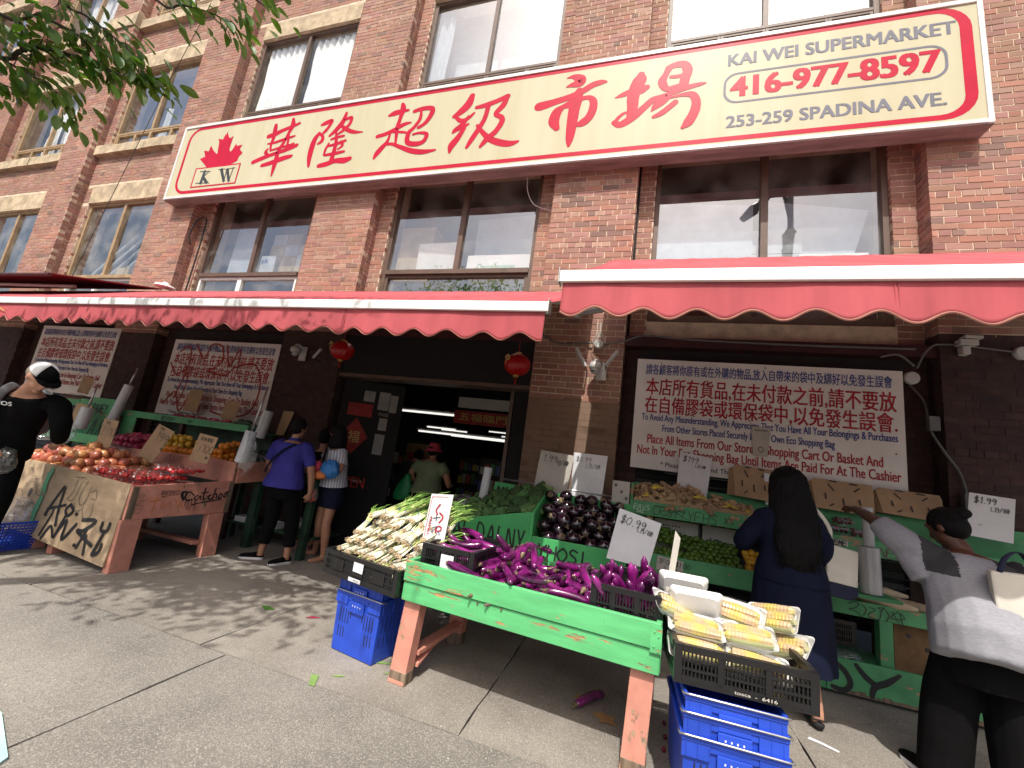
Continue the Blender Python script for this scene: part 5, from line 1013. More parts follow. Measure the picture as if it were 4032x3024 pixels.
# far left: green panels and the deeper green shelf
s4 = thing('green_stall', 'dark green upright stall panels behind the onions at the far left', 'stall', (-8, 4.2, 0))
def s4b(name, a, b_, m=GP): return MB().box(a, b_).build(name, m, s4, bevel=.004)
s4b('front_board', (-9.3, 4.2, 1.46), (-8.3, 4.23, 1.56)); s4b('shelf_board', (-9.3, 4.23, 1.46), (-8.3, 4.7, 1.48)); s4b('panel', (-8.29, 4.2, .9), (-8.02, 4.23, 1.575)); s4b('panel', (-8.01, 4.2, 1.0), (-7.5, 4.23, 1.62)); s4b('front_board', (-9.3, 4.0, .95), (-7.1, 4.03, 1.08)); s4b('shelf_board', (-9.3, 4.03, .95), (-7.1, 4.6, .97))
for x in (-9.2, -8.2, -7.2): s4b('leg', (x, 4.1, 0), (x+.08, 4.18, .95), M['dark_green_wood'])
graf(s4, ((-7.96, 4.196, 1.30), X_, Z_), hand('RAVE?', 0, .1, .12, .015, .1, squeeze=.7)+hand('A8K', .05, -.28, .28, .015, .3, squeeze=.6), M['spray_black']); graf(s4, ((-8.27, 4.196, 1.3), X_, Z_), hand('SEE', 0, .1, .08, .012)+hand('BAS', 0, -.05, .08, .012), M['spray_black'])
s3 = thing('green_stall', 'raised green shelf of wrapped fruit in front of the graffitied notice', 'stall', (-6.4, 4.5, 0))
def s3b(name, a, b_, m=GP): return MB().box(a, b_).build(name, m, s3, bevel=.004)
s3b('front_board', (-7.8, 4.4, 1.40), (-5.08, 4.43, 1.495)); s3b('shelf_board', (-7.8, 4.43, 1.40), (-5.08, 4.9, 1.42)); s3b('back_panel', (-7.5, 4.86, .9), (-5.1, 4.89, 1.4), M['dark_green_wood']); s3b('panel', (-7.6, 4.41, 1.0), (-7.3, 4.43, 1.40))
for x in (-7.7, -6.4, -5.16): s3b('post', (x, 4.44, 0), (x+.06, 4.50, 1.40), M['maroon'])
graf(s3, ((-6.75, 4.397, 1.415), X_, Z_), hand('RELPSH-', 0, 0, .055, .009, .1)+hand('EHE', .55, .01, .035, .006), M['spray_black']); graf(s3, ((-5.95, 4.397, 1.415), X_, Z_), hand('FOSSH', 0, 0, .05, .006), M['spray_green'])
graf(ps, ((-5.95, 3.867, .90), X_, Z_), hand('SAHT', .35, .02, .08, .006, -.1)+hand('AHE', .0, .04, .06, .006), M['ink_grey'])
s5 = thing('dark_stall', 'dark green wooden stand with bagged greens left of the blue shirted woman', 'stall', (-4.9, 4.4, 0))
def s5b(name, a, b_, m=M['dark_green_wood']): return MB().box(a, b_).build(name, m, s5, bevel=.004)
s5b('shelf_board', (-5.3, 4.45, .93), (-3.7, 4.95, .95)); s5b('front_board', (-5.3, 4.42, .86), (-3.75, 4.448, 1.0)); s5b('leg', (-4.66, 4.33, 0), (-4.56, 4.41, .93)); s5b('leg', (-3.8, 4.33, 0), (-3.72, 4.41, .93)); s5b('low_shelf', (-5.3, 4.45, .22), (-3.7, 4.95, .25)); s5b('leg', (-5.25, 4.6, 0), (-5.17, 4.68, .93))
c = thing('carton', 'small white printed carton on the low dark shelf', 'box', (-4.75, 4.47, .25), 0, 'cartons on the low dark shelf'); MB().box((-5.0, 4.47, .252), (-4.82, 4.6, .32)).build('body', M['card_white'], c)
c = thing('carton', 'second white printed carton beside the dark green leg', 'box', (-4.5, 4.47, .25), 0, 'cartons on the low dark shelf'); MB().box((-4.5, 4.47, .252), (-4.3, 4.6, .33)).build('body', M['card_white'], c)
# ---------------- produce ----------------
mat('aubergine', (.25, .012, .175), rough=.2, col2=(.035, .006, .035), scale=9, rnd=.45, spec=.6, coat=.6, stretch=(1, 1, 1)); mat('calyx', (.20, .16, .07), rough=.7, col2=(.10, .05, .06), scale=30, rnd=.3, bump=.3)
mat('aubergine_black', (.013, .004, .010), rough=.10, rnd=.5, spec=.6, coat=.8); mat('lime', (.10, .185, .018), rough=.32, col2=(.05, .12, .013), scale=14, rnd=.3, bump=.15, bscale=200, dist=.0006); mat('lemon', (.75, .42, .03), rough=.4, rnd=.15, bump=.2, bscale=200, dist=.0006)
mat('onion', (.52, .21, .09), rough=.38, col2=(.36, .12, .06), scale=9, stretch=(1, 1, .15), rnd=.3, hv=.02, coat=.2, bump=.1); mat('onion_red', (.40, .13, .09), rough=.35, col2=(.3, .07, .06), scale=12, rnd=.3, coat=.2)
mat('ginger', (.48, .34, .19), rough=.75, col2=(.33, .22, .12), scale=25, rnd=.25, bump=.5, bscale=80); mat('net_yellow', (.65, .5, .03), rough=.5, rnd=.1)
mat('broccoli', (.085, .17, .05), rough=.85, col2=(.04, .10, .03), scale=22, rnd=.5, hv=.02, bump=1.0, bscale=140, dist=.006); mat('broccoli_stalk', (.22, .36, .10), rough=.6, rnd=.1)
mat('strawberry', (.72, .03, .025), rough=.3, col2=(.35, .01, .012), scale=25, rnd=.4, bump=.4, bscale=160, dist=.001); mat('leaf_green', (.07, .18, .03), rough=.6, rnd=.3)
mat('orange_fruit', (.72, .24, .02), rough=.4, rnd=.12, bump=.2, bscale=180, dist=.0006); mat('mango', (.62, .38, .04), rough=.4, rnd=.2); mat('pink_fruit', (.30, .012, .06), rough=.4, col2=(.42, .05, .1), scale=12, rnd=.3); mat('melon_green', (.03, .10, .05), rough=.35, rnd=.2)
mat('stalk', (.42, .42, .42), rough=.42, tint=True, scale=20, var=.06, rnd=.1, spec=.4); mat('corn', (.30, .295, .29), rough=.38, tint=True, scale=30, var=.05, coat=.3); mat('foam', (.74, .74, .74), rough=.5, var=.03); mat('daikon', (.62, .50, .34), rough=.6, bump=.2)
G_film = glass('film', .0, (.985, .985, .98), .08, .02, 8); G_box = glass('clamshell', .03, (.97, .975, .975), .06, .03, 12); G_bag = glass('plastic_bag', .06, (.90, .92, .94), .12, .16, 18); G_roll = glass('bag_roll', .35, (.6, .62, .63), .18, .55, 6)
def euler_to(d, roll=0):
    q = Vector(d).to_track_quat('X', 'Z'); return (q @ Matrix.Rotation(roll, 3, 'X').to_quaternion()).to_euler()
def mk_auber(L, r, bend, k):
    rr = random.Random(k); pts = []; rs = []
    for i in range(11):
        t = i/10; pts.append((L*(t-.5), bend*math.sin(math.pi*t)*L, .0)); rs.append(r*(.55+.62*math.sin(math.pi*min(1, .22+t*.62))**.8) if t < .93 else r*.75)
    rs[-1] = r*.28; rs[0] = r*.5
    body = MB().tube(pts, rs, 10, up=(0, 0, 1)).build('body', M['aubergine'], smooth=True, ob=False)
    mb = MB(); p0 = Vector(pts[0]); d = (Vector(pts[1])-p0).normalized()
    mb.tube([p0-d*.028, p0-d*.012, p0+d*.004, p0+d*.016], [.006, .007, r*.62, r*.80], 8); 
    for j in range(5):
        a = 2*math.pi*j/5; o = Vector((0, math.cos(a), math.sin(a)))*r*.82; mb.poly([p0+d*.014+o*1.02+Vector((0, -math.sin(a), math.cos(a)))*.008, p0+d*.036+o*1.15, p0+d*.014+o*1.02-Vector((0, -math.sin(a), math.cos(a)))*.008])
    cal = mb.build('stem_cap', M['calyx'], smooth=False, ob=False); return body, cal
AUB = [mk_auber(.22+.02*k, .0195+.0012*(k % 3), (-.10, .05, .12, .16, -.04, .2)[k], k) for k in range(6)]
def aub(loc, d, roll, label, k=None):
    k = RD.randrange(6) if k is None else k; e = thing('eggplant', label, 'eggplant', loc, 0, 'long purple eggplants'); e.rotation_euler = euler_to(d, roll)
    s = RD.uniform(.92, 1.25); e.scale = (s, s*.95, s*.95); place(AUB[k][0], 'body', e); place(AUB[k][1], 'stem_cap', e); return e
def tbl(u, v, z): x, y, _ = xf((u, v, 0), (-.575, 2.99, 0), rad(-5)); return (x, y, z)
LBL_A = 'long glossy purple eggplant in the heap on the green plank table'
rr = random.Random(5)
for layer, (z, nx, ny) in enumerate([(.625, 15, 3), (.665, 15, 3), (.705, 14, 3), (.742, 12, 3), (.775, 9, 2)]):
    for i in range(nx):
        for j in range(ny):
            u = -.53+.98*(i+.5)/nx+rr.uniform(-.025, .025); v = (-.33+.15*layer*.5)+(.60-.075*layer)*(j+.5)/ny+rr.uniform(-.03, .03)
            edge = max(0, abs(u+.03)-.25); zz = z+.035*(v)+(.02 if u < -.1 else -.012)*layer*.5-edge*.04*layer
            if layer >= 3 and (abs(u) > .34): continue
            a = rr.gauss(math.pi/2, .55) if rr.random() < .75 else rr.uniform(0, math.pi)
            if rr.random() < .5: a += math.pi
            dz = rr.uniform(-.35, .25)
            aub(tbl(u, v-.04, zz+rr.uniform(0, .02)), (math.cos(a), math.sin(a), dz), rr.uniform(0, 6.28), LBL_A)
for k in range(16):   # inside the left crate
    aub((-1.15+rr.uniform(-.10, .12), 2.80+k*.033, .76+.03*(k % 3)+rr.uniform(0, .04)), (1, rr.uniform(-.6, .6), rr.uniform(-.3, .2)), rr.uniform(0, 6), 'long purple eggplant lying in the black crate at the left end of the table')
for k in range(24):   # standing in the right crate
    aub((-.01+(k % 4-1.5)*.085+rr.uniform(-.02, .02), 2.66+k*.021, .755+rr.uniform(0, .05)), (rr.uniform(-.35, .35), rr.uniform(-.7, -.1), rr.uniform(.7, 1)), rr.uniform(0, 6), 'long purple eggplant standing in the black crate at the right end of the table')
for (u, v, z, dx, dy, dz) in ((.05, -.36, .80, -1, .25, -.1), (.16, -.30, .79, .8, -.35, -.25), (-.12, -.34, .79, .5, -1, -.1), (-.22, -.1, .85, .1, -1, .0), (-.05, -.05, .86, .3, -1, -.2), (.28, -.33, .74, 1, .15, -.1), (-.40, -.36, .745, .8, -.3, -.1), (-.3, .05, .88, -.25, -.8, .5), (.35, .0, .80, .2, -1, -.2), (.18, .05, .83, -.5, -.8, .2), (-.02, .12, .89, .3, -.7, .1)):
    aub(tbl(u, v, z-.01), (dx, dy, dz), rr.uniform(0, 6), LBL_A)
e = aub((-.18, 3.10, .027), (.55, .84, 0), 1.2, 'single fallen eggplant lying on the shaded pavement under the table', 1); e['group'] = 'long purple eggplants'
# round black eggplants
def mk_round(k):
    mb = MB(); mb.ball((0, 0, 0), (.062, .058, .072-.004*k), 16, 10); a = mb.build('body', M['aubergine_black'], smooth=True, ob=False)
    mb = MB(); mb.lathe((0, 0, .058), [(.030, -.004), (.026, .008), (.010, .014), (.007, .034), (.004, .036)], 9)
    for j in range(5): t = 2*math.pi*j/5; mb.poly([(.028*math.cos(t-.3), .028*math.sin(t-.3), .058), (.028*math.cos(t+.3), .028*math.sin(t+.3), .058), (.05*math.cos(t), .05*math.sin(t), .038)])
    return a, mb.build('stem_cap', M['calyx'], ob=False)
RND = [mk_round(k) for k in range(3)]
def rnd_a(loc, rot, label):
    e = thing('eggplant', label, 'eggplant', loc, 0, 'round black eggplants'); e.rotation_euler = rot; k = RD.randrange(3); s = RD.uniform(.85, 1.08); e.scale = (s,)*3; place(RND[k][0], 'body', e); place(RND[k][1], 'stem_cap', e)
for lay in range(3):
    for j in range(5):
        for i in range(6):
            y = 3.885+j*.095; z = .765+lay*.085+j*.062
            if lay == 2 and j < 1: continue
            rnd_a((-.78+i*.128+rr.uniform(-.02, .02)+(.05 if (lay+j) % 2 else 0), y+rr.uniform(-.015, .015), z+rr.uniform(-.015, .02)), (rr.uniform(.6, 2.4), rr.uniform(-.8, .8), rr.uniform(0, 6.3)), 'glossy black round eggplant piled in the open green box')
# broccoli
def mk_broc(k):
    q = random.Random(k); bm = bmesh.new(); bmesh.ops.create_icosphere(bm, subdivisions=4, radius=.075)
    for v in bm.verts:
        n = v.co.normalized(); d = noise.noise(n*3.2+Vector((k*3, 0, 0)))*.020+abs(noise.noise(n*7+Vector((k, 5, 0))))*-.030+noise.noise(n*28)*.005; c = noise.cell(n*5+Vector((k, 0, 0)))
        v.co = n*(.075+d+.004*c); v.co.z = max(v.co.z, -.012)*.78
    me = bpy.data.meshes.new('florets'); bm.to_mesh(me); bm.free(); me.materials.append(M['broccoli']); me.polygons.foreach_set('use_smooth', [True]*len(me.polygons))
    mb = MB(); mb.tube([(0, 0, -.11), (0, 0, -.04), (0, 0, .0)], [.022, .026, .05], 8)
    for j in range(5): a = j*1.26; mb.tube([(0, 0, -.05), (.035*math.cos(a), .035*math.sin(a), -.02), (.055*math.cos(a), .055*math.sin(a), .01)], [.012, .012, .016], 5)
    return me, mb.build('stalk', M['broccoli_stalk'], smooth=True, ob=False)
BR = [mk_broc(k) for k in range(4)]
for j in range(4):
    for i in range(6):
        x = -1.56+i*.125+rr.uniform(-.02, .02); y = 3.93+j*.14+rr.uniform(-.02, .02); z = .845+(x+1.6)*.27+j*.06+rr.uniform(0, .03)
        e = thing('broccoli', 'dark green broccoli head in the sloping green bin', 'broccoli', (x, y, z), 0, 'broccoli heads'); e.rotation_euler = (rr.uniform(-.5, .9), rr.uniform(-.6, .6), rr.uniform(0, 6)); e.scale = (1.18,)*3; k = rr.randrange(4); place(BR[k][0], 'florets', e); place(BR[k][1], 'stalk', e)
for (x, y, z) in ((-1.0, 4.4, 1.16), (-1.14, 4.35, 1.14), (-.93, 4.45, 1.24)):
    e = thing('broccoli', 'pale broccoli head on top of the pile beside the thin pipes', 'broccoli', (x, y, z), 0, 'broccoli heads'); e.rotation_euler = (1.3+rr.random(), .3, rr.random()*6); place(BR[1][0], 'florets', e); place(BR[1][1], 'stalk', e)
def leafmesh(l, w, m, name='leaf', curl=.2, n=4):
    mb = MB(); L_ = []; R_ = []; Mi = []
    for i in range(n+1):
        t = i/n; ww = w*math.sin(math.pi*min(.98, t*.92+.06))**.8/2*(1 if t < 1 else .05); z = -curl*l*t*t
        L_.append((l*t, ww, z+ww*.35)); R_.append((l*t, -ww, z+ww*.35)); Mi.append((l*t, 0, z))
    mb.v = L_+Mi+R_
    for i in range(n): mb.f += [(i+n+1, i+n+2, i+1, i), (i+2*n+2, i+2*n+3, i+n+2, i+n+1)]
    return mb.build(name, m, ob=False, smooth=True)
# bagged greens left of the broccoli
bgk = thing('bagged_greens', 'heap of thin leafy greens in clear bags between the doorway and the broccoli', 'vegetables', (-1.85, 4.2, .75)); mb = MB()
for k in range(420):
    x = rr.gauss(-1.85, .17); y = rr.gauss(4.15, .16); z = .80+rr.random()*.18*math.exp(-((x+1.85)/.3)**2)+.04; d = Vector((rr.gauss(0, 1), rr.gauss(0, 1), rr.gauss(0, .4))).normalized()*.07; s = Vector((-d.y, d.x, 0)).normalized()*.007
    p = Vector((x, y, z)); mb.poly([p-d, p+s, p+d, p-s])
tag(mb.build('leaves', M['leaf_green'], bgk), kind='stuff'); MB().box((-2.15, 3.95, .3), (-1.67, 4.4, .78)).build('crate', M['black_plastic'], bgk)
def bagmesh(cx, cy, cz, rx, ry, rz_, k, name, par, m):
    bm = bmesh.new(); bmesh.ops.create_icosphere(bm, subdivisions=4, radius=1)
    for v in bm.verts:
        n = v.co.copy(); d = 1+.22*noise.noise(n*2+Vector((k, 0, 0)))+.16*abs(noise.noise(n*5+Vector((0, k, 0)))); v.co = Vector((cx+n.x*rx*d, cy+n.y*ry*d, cz+n.z*rz_*d))
    off = par.location; 
    for v in bm.verts: v.co -= off
    me = bpy.data.meshes.new(name); bm.to_mesh(me); bm.free(); me.materials.append(m); me.polygons.foreach_set('use_smooth', [True]*len(me.polygons)); o = bpy.data.objects.new(name, me); C.objects.link(o); o.parent = par; return o
bagmesh(-1.98, 4.1, .9, .17, .15, .1, 1, 'plastic_bag', bgk, G_bag); bagmesh(-1.72, 4.25, .95, .17, .13, .1, 2, 'plastic_bag', bgk, G_bag)
# limes and lemons
mb = MB(); mb.ball((0, 0, 0), (.029, .029, .034), 14, 9); mb.lathe((0, 0, .029), [(.006, 0), (.003, .005)], 6); LM = mb.build('lime', M['lime'], smooth=True, ob=False); LE = LM.copy(); LE.materials.clear(); LE.materials.append(M['lemon'])
for j in range(7):
    for i in range(15):
        x = .20+i*.052+rr.uniform(-.008, .008)+(.026 if j % 2 else 0); y = 4.41+j*.048; z = .765+j*.030+(.07*max(0, 1-i/7) if j > 2 else 0)+rr.uniform(-.008, .01)
        if x > .97: continue
        o = place(LM, 'lime', None, (x, y, z), (rr.random()*6, rr.random()*6, 0)); tag(o, 'dark green lime heaped on the middle shelf of the green stall', 'lime', 'limes on the middle shelf')
for j in range(5):
    for i in range(4):
        o = place(LE, 'lemon', None, (1.03+i*.058+rr.uniform(-.01, .01), 4.42+j*.05, .76+j*.035+rr.uniform(0, .02)), (rr.random()*6, rr.random()*6, 0), (1.15, 1.15, 1.2)); tag(o, 'yellow lemon behind the black divider beside the limes', 'lemon', 'lemons beside the limes')
dv_ = thing('wire_divider', 'slanted black wire divider between limes and lemons', 'divider', (1.0, 4.6, .7)); mb = MB()
for k in range(16): y = 4.41+k*.03; mb.tube([(.985, y, .67), (.985, y, .86+k*.011)], .0025, 4)
mb.tube([(.985, 4.40, .85), (.985, 4.88, 1.04)], .004, 4); tag(mb.build('wires', M['rubber'], dv_), kind='stuff')
# printed cartons standing behind the limes
for x0, x1, lb in ((.22, .66, 'white printed carton standing behind the limes, left of the one marked 53'), (.68, 1.0, 'white carton marked 5 3 standing on end behind the limes')):
    c = thing('carton', lb, 'box', (x0, 4.8, .66), 0, 'cartons standing on the middle shelf'); MB().box((x0, 4.78, .662), (x1, 4.83, 1.09)).build('body', M['card_grey'], c); MB().box((x1-.02, 4.775, .662), (x1+.004, 4.779, 1.09)).build('dark_edge', M['ink'], c)
    if x0 > .5:
        text_part('lettering', '5', M['ink'], c, (.75, 4.778, .98), (0, 0, -1), (1, 0, 0), .055, .08); text_part('lettering', '3', M['ink'], c, (.76, 4.778, .90), (0, 0, -1), (1, 0, 0), .04, .05); MB().box((.86, 4.7765, .86), (.885, 4.779, .95)).build('print', M['ink'], c)
    else:
        mb = MB()
        for k in range(7): mb.box((x0+.05+k*.03, 4.7765, 1.03), (x0+.068+k*.03, 4.779, 1.045))
        mb.box((x0+.2, 4.7765, .96), (x0+.23, 4.779, .985)); mb.build('print', M['ink_grey'], c)
c = thing('carton', 'white printed carton on end between the pilaster and the ginger shelf', 'box', (-.2, 4.5, 1)); MB().box((-.22, 4.48, 1.12), (-.05, 4.52, 1.42)).build('body', M['card_grey'], c); mb = MB()
for x, z in ((-.2, 1.17), (-.14, 1.17), (-.09, 1.17), (-.09, 1.24), (-.14, 1.3), (-.2, 1.36)): mb.box((x, 4.476, z), (x+.025, 4.479, z+.03))
mb.build('print', M['ink_grey'], c); sb('support', (-.24, 4.48, .9), (-.045, 4.54, 1.118))
# ginger
def mk_ginger(k):
    q = random.Random(k); mb = MB(); p = Vector((0, 0, 0)); 
    for j in range(5): r = q.uniform(.013, .02); mb.ball(p, (r*1.5, r, r), 8, 6, Matrix.Rotation(q.uniform(-1, 1), 4, 'Z')); p = p+Vector((q.uniform(.012, .024), q.uniform(-.018, .018), q.uniform(-.006, .006)))
    return mb.build('ginger', M['ginger'], smooth=True, ob=False)
GG = [mk_ginger(k) for k in range(5)]
for k in range(190):
    x = rr.uniform(.0, 1.12); y = rr.uniform(4.55, 4.86); hmax = .16*max(.45, 1-abs(x-.35)/.9); z = 1.175+(y-4.53)*.5+rr.random()*hmax
    o = place(GG[k % 5], 'ginger', None, (x, y, z), (rr.random()*3, rr.random()*.8, rr.random()*6), (1.35,)*3); tag(o, 'knobbly brown ginger root piled on the top green shelf', 'ginger', 'ginger roots on the top shelf')
for k, (x, z) in enumerate(((.14, 1.33), (.30, 1.30), (.62, 1.38), (.88, 1.34), (1.05, 1.30), (.22, 1.42))):
    n_ = thing('net_bag', ['yellow net scrap over the ginger at its left end', 'yellow net knot on the front of the ginger heap', 'yellow net tied in the middle of the ginger', 'pale yellow net below the price card', 'yellow net at the right end of the ginger', 'yellow net end standing above the ginger'][k], 'net bag', (x, 4.58, z), 0, 'yellow net bags on the ginger'); mb = MB()
    for j in range(16):
        a = rr.uniform(0, 6.28); l = rr.uniform(.04, .09); p = Vector((x, 4.56, z-.02)); d = Vector((math.cos(a)*l, rr.uniform(-.01, .05), abs(math.sin(a))*l*.8-.02)); s = Vector((.004, 0, .006)); mb.poly([p, p+d*.5+s, p+d, p+d*.5-s])
    tag(mb.build('mesh_strands', M['net_yellow'], n_), kind='stuff')
c = thing('carton_tray', 'torn brown cardboard tray under the ginger', 'tray', (.5, 4.6, 1.14)); MB().box((.0, 4.535, 1.142), (1.2, 4.54, 1.285)).build('front', M['card_board'], c); MB().box((1.02, 4.6, 1.142), (1.2, 4.85, 1.30)).build('flap', M['card_board'], c)
# clamshell packs
def mk_strawb():
    mb = MB(); mb.lathe((0, 0, 0), [(.003, -.022), (.011, -.014), (.017, -.002), (.018, .007), (.012, .014), (.004, .015)], 9); return mb.build('strawberry', M['strawberry'], smooth=True, ob=False)
STR = mk_strawb(); CHE = MB().ball((0, 0, 0), .013, 8, 6).build('cherry', mat('cherry', (.16, .004, .012), rough=.2, rnd=.4), smooth=True, ob=False)
def mk_clam(w, d, h):
    mb = MB(); R_ = []
    for z, k in ((0, .86), (h*.55, .98), (h*.56, 1.04), (h*.62, 1.04), (h*.63, .97), (h*.95, .90), (h, .84)):
        R_.append([(w/2*k*(1 if q in (0, 1, 2, 7) else -1)*(1 if q in (0, 1, 4, 5) else .9), d/2*k*(1 if q in (1, 2, 3, 4) else -1)*(.9 if q in (0, 1, 4, 5) else 1), z) for q in (0, 1, 2, 3, 4, 5, 6, 7)])
    mb.rings(R_); return mb.build('clamshell', G_box, ob=False)
CLAM = mk_clam(.17, .12, .075)
LOCK = MB().box((-.012, -.066, .045), (.012, -.060, .062)).build('latch', M['foam'], ob=False)
def pack(loc, rz, label, group, inner, n_in=12, sc=1.0, cm=None):
    t = thing('fruit_pack', label, 'fruit pack', loc, rz, group); t.scale = (sc,)*3
    place(CLAM, 'clamshell', t); 
    if group.startswith('straw'): place(LOCK, 'latch', t)
    for k in range(n_in):
        i, j = k % 4, (k//4) % 3; l = k//12; place(inner, inner.name.split('.')[0], t, (-.055+i*.036+rr.uniform(-.006, .006), -.036+j*.036+rr.uniform(-.005, .005), .026+l*.028+rr.uniform(0, .018)), (rr.uniform(1, 2.4), rr.uniform(-1, 1), rr.random()*6))
        if inner is STR and k % 3 == 0: pass
    return t
for (y, n, x0, lay) in [(2.97, 5, -4.62, 0), (3.10, 6, -4.62, 0), (3.23, 5, -4.64, 0), (3.36, 5, -4.66, 0), (2.99, 4, -4.64, 1), (3.12, 5, -4.66, 1), (3.26, 4, -4.68, 1), (3.40, 4, -4.7, 1), (3.30, 2, -4.62, 2), (3.43, 3, -4.66, 2), (3.56, 3, -4.7, 2), (3.5, 2, -4.7, 0)]:
    for i in range(n):
        pack((x0-i*.178+rr.uniform(-.01, .01), y, .725+lay*.077+rr.uniform(0, .004)), rr.uniform(-.08, .08), 'clear clamshell of red strawberries stacked on the pink table', 'strawberry packs on the pink table', STR, 12)
for (x, y, z) in ((1.20, 4.6, 1.125), (1.22, 4.6, 1.20), (1.18, 4.75, 1.14), (1.36, 4.62, 1.125), (1.8, 4.58, 1.125), (1.98, 4.6, 1.125), (2.0, 4.75, 1.13), (1.82, 4.72, 1.20), (1.95, 4.62, 1.20), (1.86, 4.75, 1.28), (1.64, 4.6, 1.125), (2.16, 4.6, 1.125), (1.64, 4.75, 1.2)):
    pack((x, y, z), rr.uniform(-.4, .4), 'clear clamshell of dark cherries on the top green shelf', 'cherry packs on the top shelf', CHE, 24)
# onions
mb = MB(); mb.lathe((0, 0, 0), [(.006, -.048), (.03, -.044), (.05, -.025), (.056, 0), (.048, .026), (.025, .043), (.010, .052), (.007, .066)], 16); ON = mb.build('onion', M['onion'], smooth=True, ob=False)
mb = MB(); mb.lathe((0, 0, 0), [(.006, -.05), (.032, -.044), (.05, -.02), (.052, .01), (.042, .032), (.02, .045), (.008, .06), (.004, .075)], 16); ON2 = mb.build('onion', M['onion_red'], smooth=True, ob=False)
for lay in range(3):
    for j in range(8-lay):
        for i in range(10-lay):
            x = -6.58+i*.112+(.05 if (j+lay) % 2 else 0)+rr.uniform(-.02, .02); y = 2.96+lay*.06+j*.105+rr.uniform(-.02, .02); z = .775+lay*.078+j*.006+rr.uniform(-.01, .012)
            if x > -5.55+.10*j-.1*lay and x > -5.48+(.25 if j > 3 else 0): continue
            if lay == 2 and (j > 4 or x < -6.35): continue
            o = place(ON if (rr.random() < .6 or x > -6) else ON2, 'onion', None, (x, y, z), (rr.uniform(.3, 2.6), rr.uniform(-1, 1), rr.random()*6), (1.1, 1.1, rr.uniform(.98, 1.15))); tag(o, 'large brown skinned onion in the heap on the pink stall', 'onion', 'onions on the pink stall')
o = place(ON, 'onion', None, (-5.98, 3.3, 1.02), (2.0, .4, 1), (1.12,)*3); tag(o, 'big reddish onion sitting on top of the onion heap', 'onion', 'onions on the pink stall')
# rear bins: dragon fruit, lemons/mangoes, oranges
def fruit(name, m, r, pts, label, group, sq=1.0):
    me = MB().ball((0, 0, 0), (r, r*sq, r*sq), 14, 9).build(name, M[m], smooth=True, ob=False)
    for p in pts: o = place(me, name, None, p, (rr.random()*6, rr.random()*6, rr.random()*6)); tag(o, label, name.replace('_', ' '), group)
def heap(x0, x1, y0, y1, z, r, lays, tilt=.25):
    P = []
    for l in range(lays):
        y = y0+l*r*.7
        while y < y1-l*r*.3:
            x = x0+l*r
            while x < x1-l*r*.6: P.append((x+rr.uniform(-.15, .15)*r, y+rr.uniform(-.15, .15)*r, z+l*r*1.45+(y-y0)*tilt+rr.uniform(-.1, .1)*r)); x += r*2.05
            y += r*1.95
    return P
fruit('dragon_fruit', 'pink_fruit', .05, heap(-7.0, -6.35, 3.96, 4.3, .94, .05, 3), 'crimson dragon fruit in the bin behind the price cards', 'dragon fruit behind the onions', .85)
fruit('mango', 'mango', .05, heap(-6.25, -5.62, 4.0, 4.3, .95, .05, 4), 'yellow mango piled in the raised bin', 'mangoes in the raised bin', .75); fruit('mango', 'mango', .045, heap(-6.35, -6.05, 3.93, 4.0, .93, .045, 1), 'yellow mango in front of the raised bin', 'mangoes in the raised bin', .8)
fruit('orange', 'orange_fruit', .042, heap(-5.95, -5.1, 3.94, 4.1, .93, .042, 3), 'orange in the row behind the pink board', 'oranges behind the pink board'); fruit('orange', 'orange_fruit', .042, heap(-5.25, -4.95, 4.05, 4.35, .98, .042, 4), 'orange stacked beside the strawberry price card', 'oranges behind the pink board')
ps2 = MB().box((-6.3, 3.93, .88), (-5.2, 3.95, .94)); MB().prism([(-6.3, 4.34, .9), (-5.55, 4.34, .9), (-5.55, 4.34, 1.25), (-6.3, 4.34, 1.12)], (0, .02, 0)).build('divider', M['maroon'], ps)
# wrapped trays on the raised shelf and green melons
for k in range(5):
    x = -6.62+k*.24; t = thing('fruit_tray', 'white foam tray of wrapped red fruit on the raised shelf', 'fruit tray', (x, 4.5, 1.42), 0, 'wrapped red fruit trays'); mb = MB(); mb.prism([(x-.1, 4.46, 1.425), (x+.1, 4.46, 1.425), (x+.1, 4.62, 1.50), (x-.1, 4.62, 1.50)], (0, -.01, .015)); mb.build('tray', M['foam'], t)
    mb = MB()
    for q in range(6): mb.ball((x-.06+.06*(q % 3), 4.47+.07*(q//3), 1.47+.035*(q//3)), .035, 8, 6)
    tag(mb.build('fruit', M['pink_fruit'], t, smooth=True), kind='stuff'); bagmesh(x, 4.52, 1.48, .105, .085, .05, k, 'film', t, G_film)
for k in range(6): o = MB().ball((0, 0, 0), (.07, .055, .05), 12, 8).build('melon', M['melon_green'], smooth=True); o.location = (-5.42+(k % 4)*.12, 4.48+(k//4)*.1, 1.475+(k//4)*.05); tag(o, 'small dark green melon at the right end of the raised shelf', 'melon', 'green melons on the raised shelf')
mat('dark_goods', (.04, .03, .025), rough=.6, rnd=.3)
for k, (x, z, m, sx) in enumerate(((-7.5, 1.42, 'dark_goods', .3), (-7.15, 1.42, 'foam', .2), (-6.92, 1.42, 'dark_goods', .22))):
    t = thing('food_tray', ['dark boxed mushrooms at the left end of the raised shelf', 'white foam tray left of the red fruit trays', 'dark tray of vegetables beside the red fruit trays'][k], 'food tray', (x, 4.5, z)); mb = MB(); mb.box((x, 4.46, z+.002), (x+sx, 4.7, z+.05)); mb.build('tray', M[m], t, bevel=.01); mb = MB()
    for q in range(10): mb.ball((x+.03+rr.random()*(sx-.06), 4.5+rr.random()*.16, z+.06), .03, 8, 5)
    tag(mb.build('contents', M['dark_goods'], t, smooth=True), kind='stuff')
